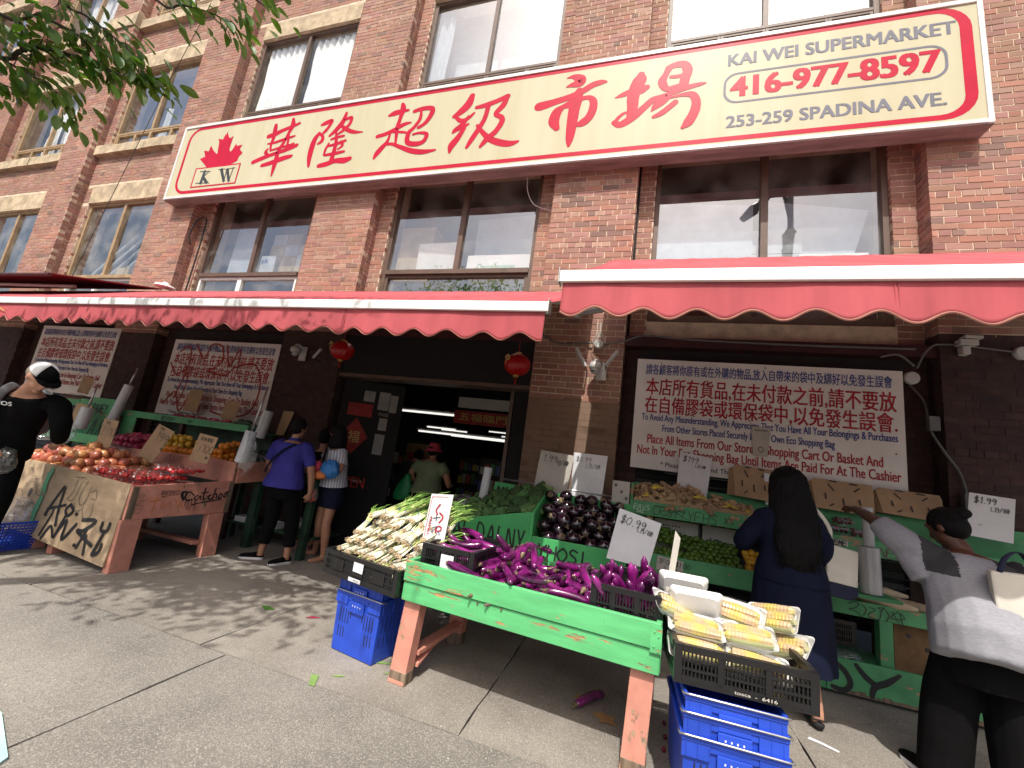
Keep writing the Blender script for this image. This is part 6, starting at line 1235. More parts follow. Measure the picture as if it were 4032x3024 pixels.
t = thing('fruit_tray', 'wrapped reddish packs on the far left green shelf behind the capped man', 'fruit tray', (-8.8, 4.4, 1.48)); mb = MB()
for q in range(14): mb.ball((-9.1+q % 7*.09, 4.35+.12*(q//7), 1.53), .05, 8, 6)
tag(mb.build('fruit', M['pink_fruit'], t, smooth=True), kind='stuff'); bagmesh(-8.83, 4.4, 1.55, .32, .16, .09, 3, 'film', t, G_film)
# dark bagged greens on the dark stand
t = thing('bagged_greens', 'dark bagged leafy greens on the stand beside the blue shirted woman', 'vegetables', (-4.7, 4.6, 1)); mb = MB()
for k in range(600):
    x = rr.uniform(-5.25, -4.1); y = rr.uniform(4.3, 4.85); z = 1.0+rr.random()*.2*(1-abs(x+4.8)/1.2); d = Vector((rr.gauss(0, 1), rr.gauss(0, 1), rr.gauss(0, .5))).normalized()*.06; s = Vector((-d.y, d.x, rr.uniform(-.02, .02))).normalized()*.016; p = Vector((x, y, z)); mb.poly([p-d, p+s, p+d, p-s])
tag(mb.build('leaves', mat('dark_leaf', (.02, .055, .03), rough=.4, rnd=.2, var=.3, scale=30), t), kind='stuff')
for k in range(4): bagmesh(-5.05+.3*k, 4.5, 1.08, .17, .15, .08, 10+k, 'plastic_bag', t, G_bag)
# wrapped packs left of the onions
t = thing('wrapped_pack', 'pile of clear wrapped packs with a yellow and white label beyond the onions', 'food pack', (-6.9, 3.5, .9)); bagmesh(-6.6, 3.85, .97, .28, .12, .05, 21, 'film', t, G_bag); bagmesh(-6.75, 3.7, .93, .25, .12, .05, 22, 'film', t, G_bag)
MB().prism([(-6.75, 3.62, .96), (-6.65, 3.58, .96), (-6.66, 3.6, 1.02), (-6.76, 3.64, 1.02)], (0, .003, 0)).build('label', M['lemon'], t); MB().prism([(-6.64, 3.7, .99), (-6.3, 3.75, .96), (-6.3, 3.8, .98), (-6.62, 3.76, 1.01)], (0, 0, .004)).build('label', M['foam'], t)
# scallions
def mk_scal(k):
    q = random.Random(k+50); mb = MB(); mb.tint((.5,)*3)
    W_, Y_, G_, R_ = (.92, .87, .70), (.72, .78, .34), (.20, .38, .07), (.68, .52, .32)
    for s in range(11):
        y0 = q.uniform(-.032, .032); z0 = q.uniform(0, .032); r = q.uniform(.0055, .009); L = q.uniform(.30, .42); fan = q.uniform(-.35, .35); lift = q.uniform(0, .22)
        P = [(0, y0, z0), (.02, y0*.9, z0), (.06, y0*.75, z0+.002), (.12, y0*.6, z0+.004), (.18, y0*.8+fan*.02, z0+.01+lift*.03), (.26, y0+fan*.05, z0+.015+lift*.08), (L*.85, y0+fan*.12, z0+.01+lift*.13), (L, y0+fan*.18, z0-.01+lift*.14)]
        rs = [r*.7, r*1.25, r*.9, r*.75, r*.7, r*.6, r*.5, r*.15]; cols = [W_, W_, (.85, .87, .55), Y_, (.42, .58, .16), G_, G_]
        for a in range(7): mb.tint(tuple(v*q.uniform(.92, 1.05) for v in cols[a])); mb.tube(P[a:a+2], rs[a:a+2], 6, cap=(a in (0, 6)), up=(0, 0, 1))
        mb.tint(R_)
        for h in range(7):
            d = Vector((-q.uniform(.015, .035), q.uniform(-.014, .014), q.uniform(-.014, .012))); p = Vector(P[0]); mb.poly([p+Vector((0, .0012, 0)), p+d*.6+Vector((0, .002, .002)), p+d, p+d*.5-Vector((0, .0014, 0))])
    me = mb.build('stalks', M['stalk'], smooth=True, ob=False)
    bd = MB(); bd.tube([(.10+.002*math.sin(j), .034*math.cos(j*.63), .018+.022*math.sin(j*.63)) for j in range(11)], .0018, 4); return me, bd.build('rubber_band', M['blue_plastic'], ob=False)
SCM = [mk_scal(k) for k in range(5)]
def scal(loc, yaw, pitch, lab='bunch of scallions with white roots stacked in the sunlit black crate'):
    t = thing('scallion_bunch', lab, 'scallions', loc, 0, 'scallion bunches in the crate'); t.rotation_euler = (rr.uniform(-.5, .5), -pitch, yaw); k = rr.randrange(5); place(SCM[k][0], 'stalks', t); place(SCM[k][1], 'rubber_band', t)
ca, sa = math.cos(rad(-13)), math.sin(rad(-13))
for row in range(6):
    for i in range(8):
        u = -.31+.088*i+rr.uniform(-.018, .018); v = -.215+row*.062; z = .55+row*.062+(.05 if row else 0)-abs(u)*.05+rr.uniform(-.012, .012)
        if row >= 4 and u < -.15: continue
        x = -1.73+u*ca-v*sa; y = 2.92+u*sa+v*ca; scal((x, y, z), rad(72)+rr.uniform(-.35, .35)-u*.5, .18+rr.uniform(-.1, .2)+.04*row)
for k in range(20): scal((-1.74+rr.uniform(-.22, .28), 2.96+rr.uniform(0, .14), .84+rr.uniform(0, .10)), rad(35)+rr.uniform(-.5, .7), .3+rr.uniform(0, .3))
for k in range(3): scal((-1.36+k*.03, 3.0, .86+.02*k), rad(110)-k*.2, .35, 'bright green scallion tops leaning behind the premium sign')
# corn
def mk_corn(k):
    q = random.Random(k); mb = MB(); mb.tint((.5,)*3); L = .19; n = 26; seg = 18; rings = []
    def rad_(t): return .0235*(.62+.48*math.sin(math.pi*min(1, .15+t*.75)))*(1 if t < .94 else .7)
    for i in range(n+1):
        t = i/n; r = rad_(t); ring = []
        for j in range(seg):
            a = 2*math.pi*j/seg; kk = .0011*(math.cos(j*math.pi)*1.0)+.0009*(1 if i % 2 else -1); ring.append((L*(t-.5), (r+kk)*math.cos(a), (r+kk)*math.sin(a)))
        rings.append(ring)
    for i in range(n):
        yel = (.90, .68-.06*math.sin(i*.4+k), .30+.10*math.sin(i*.4+k))
        mb.tint(tuple(c*q.uniform(.97, 1.02) for c in yel)); m0 = len(mb.v); mb.v += rings[i]+rings[i+1]
        for j in range(seg): j2 = (j+1) % seg; mb.face((m0+j, m0+j2, m0+seg+j2, m0+seg+j))
    mb.tint((.8, .75, .5)); mb.poly(rings[0][::-1]); mb.poly(rings[-1]); mb.tint((.78, .82, .42))
    # pale husk wrapped round the lower half
    hn = 9; hv = []
    for i in range(8):
        t = i/7; r = rad_(t)*1.06+.001
        hv += [(L*(t-.52), r*math.cos(a), r*math.sin(a)) for a in [math.pi*(1.05+.9*j/(hn-1))+(.5 if k % 2 else 0) for j in range(hn)]]
    m0 = len(mb.v); mb.v += hv
    for i in range(7):
        for j in range(hn-1): a = m0+i*hn+j; mb.face((a, a+1, a+hn+1, a+hn))
    return mb.build('corn_cob', M['corn'], smooth=False, ob=False)
CORN = [mk_corn(k) for k in range(3)]
def mk_tray():
    mb = MB(); R_ = []
    for z, k in ((0, .80), (.004, .82), (.028, 1.0), (.030, 1.03), (.026, 1.02), (.004+.003, .84), (.004, .80)):
        ring = []
        for cx, cy, a0 in ((1, 1, 0), (-1, 1, 90), (-1, -1, 180), (1, -1, 270)):
            for i in range(5): t = rad(a0+22.5*i); ring.append((.115*k*cx-.02*cx+.02*math.cos(t)*1, .075*k*cy-.02*cy+.02*math.sin(t), z))
        R_.append(ring)
    mb.rings(R_); return mb.build('foam_tray', M['foam'], ob=False, smooth=False)
TRAY = mk_tray(); FILM = MB()
R_ = []
for z, k in ((.0, .84), (.030, 1.04), (.050, .80), (.058, .45)):
    R_.append([(.118*k*math.copysign(abs(math.cos(t))**.5, math.cos(t)), .078*k*math.copysign(abs(math.sin(t))**.5, math.sin(t)), z+.003*math.sin(t*5)) for t in [2*math.pi*j/28 for j in range(28)]])
FILM.rings(R_); FILM = FILM.build('film', G_film, ob=False, smooth=True)
def cornpack(loc, rot, label, n=2):
    t = thing('corn_pack', label, 'corn pack', loc, 0, 'wrapped corn packs'); t.scale = (1.12, 1.12, 1.12); t.rotation_euler = rot; place(TRAY, 'foam_tray', t); place(FILM, 'film', t)
    for k in range(n): place(CORN[rr.randrange(3)], 'corn_cob', t, (rr.uniform(-.006, .006), (-.037+.050*k) if n == 2 else (-.045+.044*k), .031), (rr.uniform(-.9, .9), 0, rr.choice((0, math.pi))+rr.uniform(-.04, .04)))
CP = [((.34, 2.43, .66), (.35, 0, .02), 'front left wrapped pack of pale corn in the black crate'), ((.60, 2.42, .66), (.35, .05, -.12), 'large wrapped corn pack at the right front of the crate'),
      ((.50, 2.46, .63), (.3, .1, .1), 'half hidden corn pack between the two front packs'), ((.34, 2.52, .74), (.35, .03, .0), 'corn pack second from the front on the left side'), ((.58, 2.55, .74), (.35, -.05, -.1), 'corn pack with green husk in the middle of the crate'),
      ((.57, 2.70, .80), (.5, .05, -.35), 'corn pack with long green husks behind the middle one'), ((.76, 2.76, .80), (.7, -.2, -.6), 'upright corn pack with thin cobs at the back right'), ((.79, 2.68, .70), (.5, -.2, -.7), 'corn pack tied with white paper at the right side'),
      ((.35, 2.60, .83), (-1.15, 0, .02), 'corn pack leaning on edge showing its white foam tray'), ((.30, 2.75, .87), (-1.1, 0, -.02), 'rearmost corn pack standing up with its blank tray toward the street'), ((.25, 2.62, .78), (.4, .3, .3), 'small corner of a corn pack at the far left edge'),
      ((.4, 2.62, .60), (.1, 0, .05), 'buried corn pack seen through the crate slats on the left'), ((.65, 2.62, .60), (.1, 0, .05), 'buried corn pack seen through the crate slats on the right')]
for k, (l, r, lb) in enumerate(CP): cornpack(l, r, lb, 3 if k == 6 else 2)

# ---------------- price cards and hand lettered signs ----------------
def card(P, m, label, lines, fr, inkm='ink', thick=.003, cat_='price card', stick=None):
    t = thing('price_card', label, cat_, P[0]); O, U, V = [Vector(q) for q in fr]; N = U.cross(V).normalized()
    MB().prism([Vector(p) for p in P], -N*thick).build('card', M[m], t)
    st_ = []
    for s, u, v, h, w_ in lines: st_ += hand(s, u, v, h, w_, .12)
    if st_:
        mb = MB(); brush(mb, st_, (O+N*.0012, U, V)); mb.build('handwriting', M[inkm], t)
    if stick: MB().box(*stick).build('stick', M['bare_wood'], t)
    return t
def qcard(a, b_, c, d, y, m, label, lines, tilt=0, y2=None):
    """corners TL, TR, BR, BL as (x, z); back-tilted plane"""
    y2 = y if y2 is None else y2
    TL, TR, BR_, BL = Vector((a[0], y2, a[1])), Vector((b_[0], y2, b_[1])), Vector((c[0], y, c[1])), Vector((d[0], y, d[1]))
    U = (TR-TL).normalized(); V = (TL-BL); V = (V-U*V.dot(U)).normalized()
    return card([BL, BR_, TR, TL], m, label, lines, (TL, U, V))
qcard((-.10, 1.225), (.205, 1.16), (.13, .83), (-.17, .85), 3.40, 'card_white', 'large white $0.99 price card standing behind the eggplant table', [('$0.99', .03, -.095, .058, .005), ('LB/\u78c5', .165, -.115, .032, .0035)])
qcard((-1.02, 1.64), (-.65, 1.62), (-.70, 1.16), (-1.06, 1.17), 4.55, 'card_grey', 'grey white 1.99 price card above the broccoli left of the pillar', [('1.99', .04, -.11, .07, .006), ('kg/\u78c5', .19, -.12, .045, .006), ('$1.00', .1, -.44, .04, .004)])
qcard((-.66, 1.66), (-.30, 1.66), (-.33, 1.15), (-.66, 1.16), 4.60, 'card_white', 'tall white $0.99 price card crossed by the strip of sunlight', [('$0.99', .03, -.09, .05, .004), ('LB/\u78c5', .14, -.15, .045, .0035)])
qcard((.44, 1.81), (.76, 1.78), (.72, 1.36), (.42, 1.38), 4.88, 'card_white', 'white $1.99 price card standing in the ginger', [('$199', .04, -.09, .06, .005), ('LB/\u78c5', .17, -.13, .03, .0035)], 0)
qcard((1.24, 1.69), (1.52, 1.67), (1.52, 1.36), (1.26, 1.38), 4.86, 'card_white', 'white price card half hidden by the long black hair', [('$1.35', .09, -.09, .055, .0045), ('LB', .16, -.17, .03, .0035)])
qcard((2.72, 1.715), (3.02, 1.70), (2.98, 1.34), (2.68, 1.36), 4.6, 'card_white', 'white $1.99 price card above the woman in the grey shirt', [('$1.99', .03, -.075, .05, .0055), ('LB/\u78c5', .14, -.13, .035, .004), ('-', .05, -.28, .05, .004)])
qcard((.245, .79), (.47, .775), (.47, .655), (.235, .67), 4.352, 'card_grey', 'grey cardboard sign 3 for $1.00 taped under the limes', [('3FOR $1.00', .012, -.06, .042, .005), ('3 49/EA', .06, -.115, .034, .004)])
t = qcard((.245, 1.19), (.275, 1.15), (.235, .80), (.205, .82), 2.75, 'card_grey', 'narrow price card seen edge on beside the corn', [])
# premium sign
pr_ = thing('price_card', 'white card marked PREMIUM in red stuck between scallions and eggplants', 'price card', (-1.38, 2.9, .85)); A = Vector((-1.46, 2.90, .82)); U = Vector((.155, .05, .012)); V = Vector((.02, 0, .335)); 
MB().prism([A, A+U, A+U+V, A+V], (0, .003, 0)).build('card', M['card_white'], pr_)
Un, Vn = U.normalized(), V.normalized(); Nn = Vector((0, -1, 0)); f0 = A+Nn*.003
text_part('lettering', 'PREMIUM', M['poster_red'], pr_, f0+Vn*.17+Un*.025, -Vn, Un, .15, .017, bold=.03)
mb = MB(); brush(mb, [[(.012, .0, .003), (.012, .29, .003), (.03, .315, .003), (.13, .315, .003)]], (f0, Un, Vn)); brush(mb, hand('P', .085, .04, .06, .009)+[[(.09, .2, .01), (.12, .17, .01), (.10, .13, .01)], [(.08, .26, .012), (.06, .22, .01), (.075, .19, .01)]], (f0, Un, Vn)); mb.build('red_writing', M['poster_red'], pr_)
mb = MB(); brush(mb, [[(.05, .16, .005), (.10, .17, .005)], [(.07, .19, .005), (.075, .14, .005)], [(.05, .09, .005), (.09, .10, .005), (.06, .06, .005), (.1, .05, .005)], [(.05, .03, .005), (.08, .04, .005), (.08, .0, .005)]], (f0, Un, Vn)); mb.build('black_writing', M['ink'], pr_)
# cardboard cards at the pink stall
for (a, b_, c, d, lb, ln) in [((-6.56, 1.34), (-6.28, 1.335), (-6.30, .95), (-6.58, .97), 'brown cardboard 2 for 1.00 price card above the onions', [('2/100', .02, -.20, .1, .006), ('\u672c\u5730', .06, -.06, .04, .004)]),
                              ((-5.56, 1.37), (-5.27, 1.30), (-5.50, .90), (-5.78, .97), 'tilted brown cardboard 1.99 price card left of the strawberries', [('199', .04, -.19, .12, .006), ('\u672c\u5730', .06, -.05, .035, .004), ('\u78c5', .2, -.26, .03, .004)]),
                              ((-4.86, 1.33), (-4.57, 1.305), (-4.64, 1.0), (-4.93, 1.01), 'brown cardboard 1.00 strawberry price card with Chinese characters', [('/100', .05, -.20, .09, .006), ('\u672c\u5730\u8349\u8393', .04, -.075, .045, .004), ('\u78c5', .2, -.26, .025, .004)])]:
    qcard(a, b_, c, d, 3.62, 'card_board', lb, ln)
for (a, b_, c, d, y, lb) in [((-9.0, 1.95), (-8.7, 1.93), (-8.75, 1.66), (-9.05, 1.68), 4.5, 'blank brown card on the far left shelf behind the cap'), ((-6.9, 1.95), (-6.62, 1.95), (-6.64, 1.6), (-6.95, 1.6), 4.8, 'dark brown card at the left of the sprayed notice'), ((-5.95, 1.83), (-5.66, 1.81), (-5.72, 1.53), (-6.0, 1.55), 4.7, 'brown card standing among the wrapped trays'), ((-5.05, 1.78), (-4.85, 1.78), (-4.95, 1.42), (-5.1, 1.42), 4.9, 'brown card edge behind the bag roll'), ((-7.95, 1.5), (-7.6, 1.48), (-7.65, 1.2), (-8.0, 1.2), 4.0, 'brown card among plastic bags at the far left')]:
    qcard(a, b_, c, d, y, 'card_board', lb, [])
qcard((-4.08, 1.22), (-3.92, 1.21), (-3.95, 1.0), (-4.08, 1.0), 4.45, 'card_white', 'small printed paper between the two women at the doorway', [('2R2X2', .01, -.05, .03, .004), ('RX2X', .02, -.09, .03, .004)])
# open cardboard lids behind the cherries
for k, (x0, x1, z0, z1) in enumerate(((.97, 1.32, 1.43, 1.74), (1.67, 2.14, 1.42, 1.70), (2.20, 2.66, 1.45, 1.68))):
    t = thing('carton', ['brown cardboard box lid with slots behind the long haired woman', 'brown slotted cardboard box lid in the middle under the notice', 'brown slotted cardboard box lid nearest the grey shirted woman'][k], 'box', (x0, 4.6, z0), 0, 'slotted cardboard box lids'); zz = z0-.02; mb = MB()
    mb.prism([(x0, 4.80, z0), (x1, 4.80, z0-.02), (x1+.03, 4.89, z1-.05), (x1+.02, 4.90, z1-.01), (x0+.02, 4.90, z1), (x0-.01, 4.89, z1-.03)], (0, .012, 0)); mb.prism([(x0-.002, 4.815, z0), (x0+.018, 4.905, z1-.02), (x0-.03, 4.94, z1-.04), (x0-.05, 4.90, z0)], (-.006, 0, 0)); mb.build('lid', M['card_board'], t)
    mb = MB(); w_ = x1-x0
    sl_ = [[(.28, .85, .011), (.36, .66, .011)], [(.82, .86, .011), (.72, .72, .011)], [(.2, .52, .012), (.2, .34, .012)], [(.5, .42, .012), (.5, .22, .012)], [(.78, .46, .012), (.78, .3, .012)], [(.32, .98, .014), (.42, .97, .014)], [(.66, .96, .014), (.78, .95, .014)], [(.25, .12, .01), (.32, .2, .01)]]
    H = Vector((0, .10, z1-z0)); brush(mb, [[(p[0]*w_, p[1]*H.length, p[2]) for p in s] for s in sl_], ((x0, 4.794, z0), (1, 0, -.04), H.normalized()), eps=6e-4); mb.build('slots', M['ink'], t)

# ---------------- bag rolls ----------------
def roll(base, d, r, L, label, pole=.35, m=None, thin=None):
    t = thing('bag_roll', label, 'bag roll', base); b0 = Vector(base); dd = Vector(d).normalized(); mb = MB()
    mb.tube([b0, b0+dd*.004, b0+dd*(L-.004), b0+dd*L], [r*.96, r, r, r*.96], 24); mb.build('roll', m or G_rollw, t, smooth=False)
    if pole: mb = MB(); mb.tube([b0+dd*L, b0+dd*(L+pole)], .012, 8); mb.build('pole', M['steel'], t, smooth=True)
    return t
G_rollw = mat('roll_film', (.62, .63, .64), rough=.22, col2=(.42, .43, .45), scale=5, stretch=(4, 4, .5), bump=.4, bscale=30, coat=.6, dist=.004)
roll((-4.37, 3.80, 1.06), (.10, .05, 1), .062, .37, 'plump white plastic bag roll at the right corner of the pink stall', .55)
roll((-6.93, 3.9, 1.27), (.16, .06, 1), .055, .57, 'grey plastic bag roll on a pole between the onion stall and the sprayed notice', .25); roll((-6.95, 3.6, 1.17), (.03, .06, 1), .07, .28, 'white plastic bag roll left of the cardboard 2 for 1.00 card', .32)
roll((-4.95, 4.5, 1.35), (.12, .03, 1), .07, .38, 'shaded grey bag roll behind the plump white one', 0); roll((-1.52, 4.25, 1.02), (.05, .02, 1), .045, .36, 'slim plastic bag roll beside the doorway post', 0)
roll((1.75, 4.02, .845), (-.03, 0, 1), .068, .335, 'wide clear plastic bag roll in front of the daikon shelf', 0); roll((1.745, 4.02, 1.185), (-.02, 0, 1), .036, .29, 'narrow clear plastic bag roll standing on the wide roll', 0)
t = thing('roll_shelf', 'small bracket board carrying the stacked bag rolls', 'bracket', (1.7, 4.1, .82)); MB().box((1.6, 3.93, .815), (1.9, 4.36, .84)).build('board', GP, t)
t = thing('plastic_bag', 'clear plastic bag hanging off the plump white bag roll', 'plastic bag', (-4.2, 3.75, 1.2)); mb = MB(); n = 9
for i in range(n+1):
    for j in range(n+1):
        u, v = i/n, j/n; mb.v.append((-4.33+.02+.26*u*(.25+.75*math.sin(math.pi*min(1, v*.8+.1)))*(1)+.0, 3.74+.03*math.sin(u*9+v*4), 1.40-.42*v-.03*u+.03*math.sin(u*6)))
for i in range(n):
    for j in range(n): a = i*(n+1)+j; mb.f.append((a, a+1, a+n+2, a+n+1))
mb.build('film', G_bag, t, smooth=True)
t = thing('plastic_bag', 'torn plastic bag hanging from the roll left of the cards', 'plastic bag', (-6.9, 3.5, 1.1)); bagmesh(-6.98, 3.5, 1.10, .17, .05, .13, 31, 'film', t, G_bag)
t = thing('plastic_bag', 'crumpled clear bag held by the capped man over the onions', 'plastic bag', (-6.9, 3.1, 1.15)); bagmesh(-6.75, 3.2, 1.13, .22, .12, .12, 32, 'film', t, G_bag)
t = thing('plastic_bag', 'crumpled plastic bag on the lowest shelf of the long green stall', 'plastic bag', (1.7, 4.45, .25)); bagmesh(1.72, 4.42, .26, .13, .06, .05, 33, 'film', t, G_bag)
t = thing('plastic_bag', 'clear plastic bag on the ground under the dark stand', 'plastic bag', (-4.1, 4.8, .35)); bagmesh(-4.1, 4.7, .33, .1, .08, .08, 34, 'film', t, G_bag)
# daikon shelf with wire baskets
for k, (x, y, z, rz) in enumerate(((2.0, 4.5, .74, -.5), (2.1, 4.6, .73, -.3), (1.75, 4.62, .73, -.4), (2.3, 4.55, .73, -.6), (2.05, 4.7, .78, -.2))):
    o = MB().tube([(0, 0, 0), (.05, 0, 0), (.25, 0, 0), (.38, 0, 0)], [.02, .042, .04, .012], 10).build('daikon', M['daikon'], smooth=True); o.location = (x-.15, y, z); o.rotation_euler = (0, 0, rz); tag(o, 'pale daikon root lying on the middle shelf behind the bag roll', 'daikon', 'daikon roots on the shelf')
for k, x in enumerate((1.6, 1.95)):
    t = thing('wire_basket', ['bent wire rack left of the wide bag roll', 'bent wire rack right of the wide bag roll'][k], 'wire rack', (x, 4.4, .72)); mb = MB()
    for q in range(7): y = 4.41+q*.05; mb.tube([(x, y, .70), (x, y, .96-.02*q)], .0035, 5)
    mb.tube([(x, 4.41, .96), (x, 4.71, .84)], .005, 5); tag(mb.build('wires', M['rubber'] if k == 0 else M['steel'], t), kind='stuff')
t = thing('carton', 'brown carton on the lowest shelf behind the green post', 'box', (2.1, 4.5, .22)); MB().box((2.1, 4.5, .222), (2.9, 4.85, .62)).build('body', M['carton_shop'], t, bevel=.006); mb = MB()
for x, z in ((2.2, .5), (2.32, .42), (2.5, .52)): mb.lathe((x, 4.498, z), [(.018, 0), (.018, .002)], 10, Matrix.Rotation(rad(90), 4, 'X'))
mb.build('holes', M['ink'], t)
# blue basket with clear bag, bottom left
t = thing('blue_basket', 'bright blue lattice basket with plastic bags on the pavement at the far left', 'basket', (-5.95, 2.72, 0)); mb = MB(); cx, cy = -5.98, 2.74
def bk(z): return .235+.33*z, .17+.25*z
for k in range(10):
    z = .004+k*.030; a, b_ = bk(z); a -= .0; mb.tube([(cx+a, cy-b_, z), (cx+a, cy+b_, z), (cx-a, cy+b_, z), (cx-a, cy-b_, z), (cx+a, cy-b_, z)], .0065 if k not in (0, 9) else .012, 5)
a0, b0 = bk(0); a1, b1_ = bk(.275)
for k in range(25): f = -1+2*k/24; mb.tube([(cx+a0*f, cy-b0, 0.01), (cx+a1*f, cy-b1_, .275)], .005, 4); mb.tube([(cx+a0*f, cy+b0, 0.01), (cx+a1*f, cy+b1_, .275)], .005, 4)
for k in range(17): f = -1+2*k/16; mb.tube([(cx+a0, cy+b0*f, 0.01), (cx+a1, cy+b1_*f, .275)], .005, 4); mb.tube([(cx-a0, cy+b0*f, 0.01), (cx-a1, cy+b1_*f, .275)], .005, 4)
mb.box((cx-a0, cy-b0, .002), (cx+a0, cy+b0, .012)); mb.build('lattice', M['blue_plastic'], t)
t = thing('plastic_bag', 'large clear plastic bag spilling out of the blue basket', 'plastic bag', (-5.95, 2.7, .35)); bagmesh(-5.95, 2.70, .36, .25, .16, .14, 35, 'film', t, G_bag)
# ---------------- litter ----------------
def scrap(P, m, name, label, cat_, group=None, z=.004):
    o = MB().prism([(x, y, z) for x, y in P], (0, 0, .002)).build(name, M[m]); return tag(o, label, cat_, group)
scrap([(1.14, 3.44), (1.2, 3.42), (1.28, 3.37), (1.29, 3.39), (1.22, 3.44), (1.16, 3.47)], 'card_white', 'paper_scrap', 'crumpled white paper scrap on the pavement right of the blue crates', 'litter')
for P, lb in (([(-1.85, 2.47), (-1.78, 2.37), (-1.74, 2.37), (-1.80, 2.48)], 'green scallion leaf on the pavement nearest the street'), ([(-1.74, 2.52), (-1.70, 2.55), (-1.66, 2.555), (-1.70, 2.53)], 'curled scallion strip on the pavement'), ([(-1.6, 2.80), (-1.5, 2.84), (-1.49, 2.86), (-1.59, 2.83)], 'scallion leaf beside the lower blue crate'), ([(-1.48, 2.7), (-1.42, 2.76), (-1.41, 2.78), (-1.47, 2.73)], 'short scallion leaf by the left table leg'), ([(-2.95, 3.1), (-2.85, 3.05), (-2.8, 3.1), (-2.9, 3.13)], 'trampled green leaf left of the scallion crate')):
    scrap(P, 'leaf_green' if 'trampled' in lb else 'broccoli_stalk', 'scallion_leaf', lb, 'litter', 'fallen green scraps')
scrap([(-2.50, 3.12), (-2.44, 3.14), (-2.40, 3.18), (-2.47, 3.17)], 'pink_fruit', 'petal_scrap', 'crumpled magenta scrap on the pavement left of the crates', 'litter')
mat('dry_leaf', (.35, .20, .08), rough=.8)
scrap([(-.16, 2.98), (-.10, 3.03), (-.05, 3.0), (-.02, 3.02), (-.03, 2.96), (-.0, 2.92), (-.08, 2.93), (-.11, 2.9), (-.11, 2.95)], 'dry_leaf', 'dry_leaf', 'dry brown leaf beside the fallen eggplant', 'leaf', 'dry leaves', .006); scrap([(-.3, 3.12), (-.25, 3.17), (-.2, 3.14), (-.24, 3.1)], 'dry_leaf', 'dry_leaf', 'dry leaf half under the fallen eggplant', 'leaf', 'dry leaves')
for x, y in ((.37, 3.10), (.365, 2.95), (.35, 2.82)): o = place(CHE, 'cherry', None, (x-.1, y, .015)); tag(o, 'red cherry fallen on the pavement left of the corn crates', 'cherry', 'fallen cherries')
mb = MB()
for k in range(260):
    x = rr.uniform(-4.5, 2.4); y = rr.uniform(1.6, 4.2); s = rr.uniform(.002, .006); a = rr.random()*6; mb.prism([(x+s*math.cos(a+q*2.1)*(1+.4*(q == 0)), y+s*math.sin(a+q*2.1), .0015) for q in range(3)], (0, 0, .0012))
tag(mb.build('pavement_crumbs', M['card_grey']), 'scattered pale crumbs and grit on the pavement', 'litter', kind='stuff')
o = MB().prism([(-3.0, 1.2, .0), (-2.3, 1.2, .0), (-2.375, 1.345, .0), (-2.74, 1.475, .0), (-2.9, 1.5, .0)], (0, 0, .012)).build('painted_marking', mat('pale_blue', (.45, .68, .68), rough=.7)); tag(o, 'pale blue painted patch edge at the very bottom left corner', 'marking')
# ---------------- people ----------------
mat('skin_light', (.52, .27, .18), rough=.5, sss=.12, var=.06, bump=.1, bscale=120, dist=.001); mat('skin_tan', (.38, .19, .115), rough=.5, sss=.1, var=.06, bump=.1, bscale=120, dist=.001); mat('skin_dark', (.12, .048, .028), rough=.42, sss=.05, var=.06, bump=.1, bscale=120, dist=.001)
mat('hair_black', (.004, .0035, .0035), rough=.62, spec=.18, bump=.9, bscale=30, stretch=(9, 9, .6), dist=.006, var=.1); mat('hair_grey', (.30, .25, .19), rough=.6, bump=.5, bscale=60)
mat('cloth_navy', (.008, .011, .030), rough=.9, bump=.4, bscale=60, dist=.003, spec=.15); mat('cloth_grey', (.33, .33, .36), rough=.9, col2=(.25, .25, .28), scale=50, stretch=(1, 1, 4), bump=.3, bscale=20, spec=.15, dist=.004); mat('cloth_black', (.006, .006, .0065), rough=.95, bump=.3, spec=.08)
mat('cloth_blue', (.045, .042, .27), rough=.8, bump=.35, bscale=18, dist=.004, spec=.2); mat('cloth_stripe', (.50, .50, .54), rough=.85, col2=(.24, .26, .33), scale=1, spec=.2); mat('cloth_green', (.16, .21, .12), rough=.9, bump=.4, bscale=15, dist=.005); mat('cloth_pink', (.50, .05, .09), rough=.85, bump=.3)
mat('cap_white', (.72, .72, .72), rough=.8); mat('strap_red', (.30, .025, .03), rough=.8); mat('strap_grey', (.16, .16, .17), rough=.8); mat('canvas', (.66, .62, .54), rough=.9, bump=.4, bscale=10, dist=.004, var=.06); mat('canvas_navy', (.014, .018, .05), rough=.85); mat('bag_green', (.01, .22, .07), rough=.5, bump=.4, bscale=8, dist=.01); mat('shoe_sole', (.75, .75, .76), rough=.6); mat('sandal_pink', (.55, .27, .27), rough=.6); mat('gold_wire', (.6, .42, .12), rough=.3, metal=.8); mat('bag_orange', (.7, .2, .05), rough=.6); mat('bag_blue', (.03, .18, .5), rough=.6)
sm = M['cloth_stripe']; N_ = sm.node_tree.nodes; L_ = sm.node_tree.links
wv = N_.new('ShaderNodeTexWave'); wv.bands_direction = 'DIAGONAL'; wv.wave_type = 'BANDS'; wv.inputs['Scale'].default_value = 14; tcn = N_.new('ShaderNodeTexCoord'); mpn = N_.new('ShaderNodeMapping'); mpn.inputs['Scale'].default_value = (1, 1, .02); L_.new(tcn.outputs['Object'], mpn.inputs[0]); L_.new(mpn.outputs[0], wv.inputs[0])
mxn = N_.new('ShaderNodeMix'); mxn.data_type = 'RGBA'; mxn.inputs[6].default_value = (.26, .28, .36, 1); mxn.inputs[7].default_value = (.6, .6, .62, 1); L_.new(wv.outputs['Fac'], mxn.inputs[0]); L_.new(mxn.outputs[2], N_['Principled BSDF'].inputs['Base Color'])
V3 = Vector
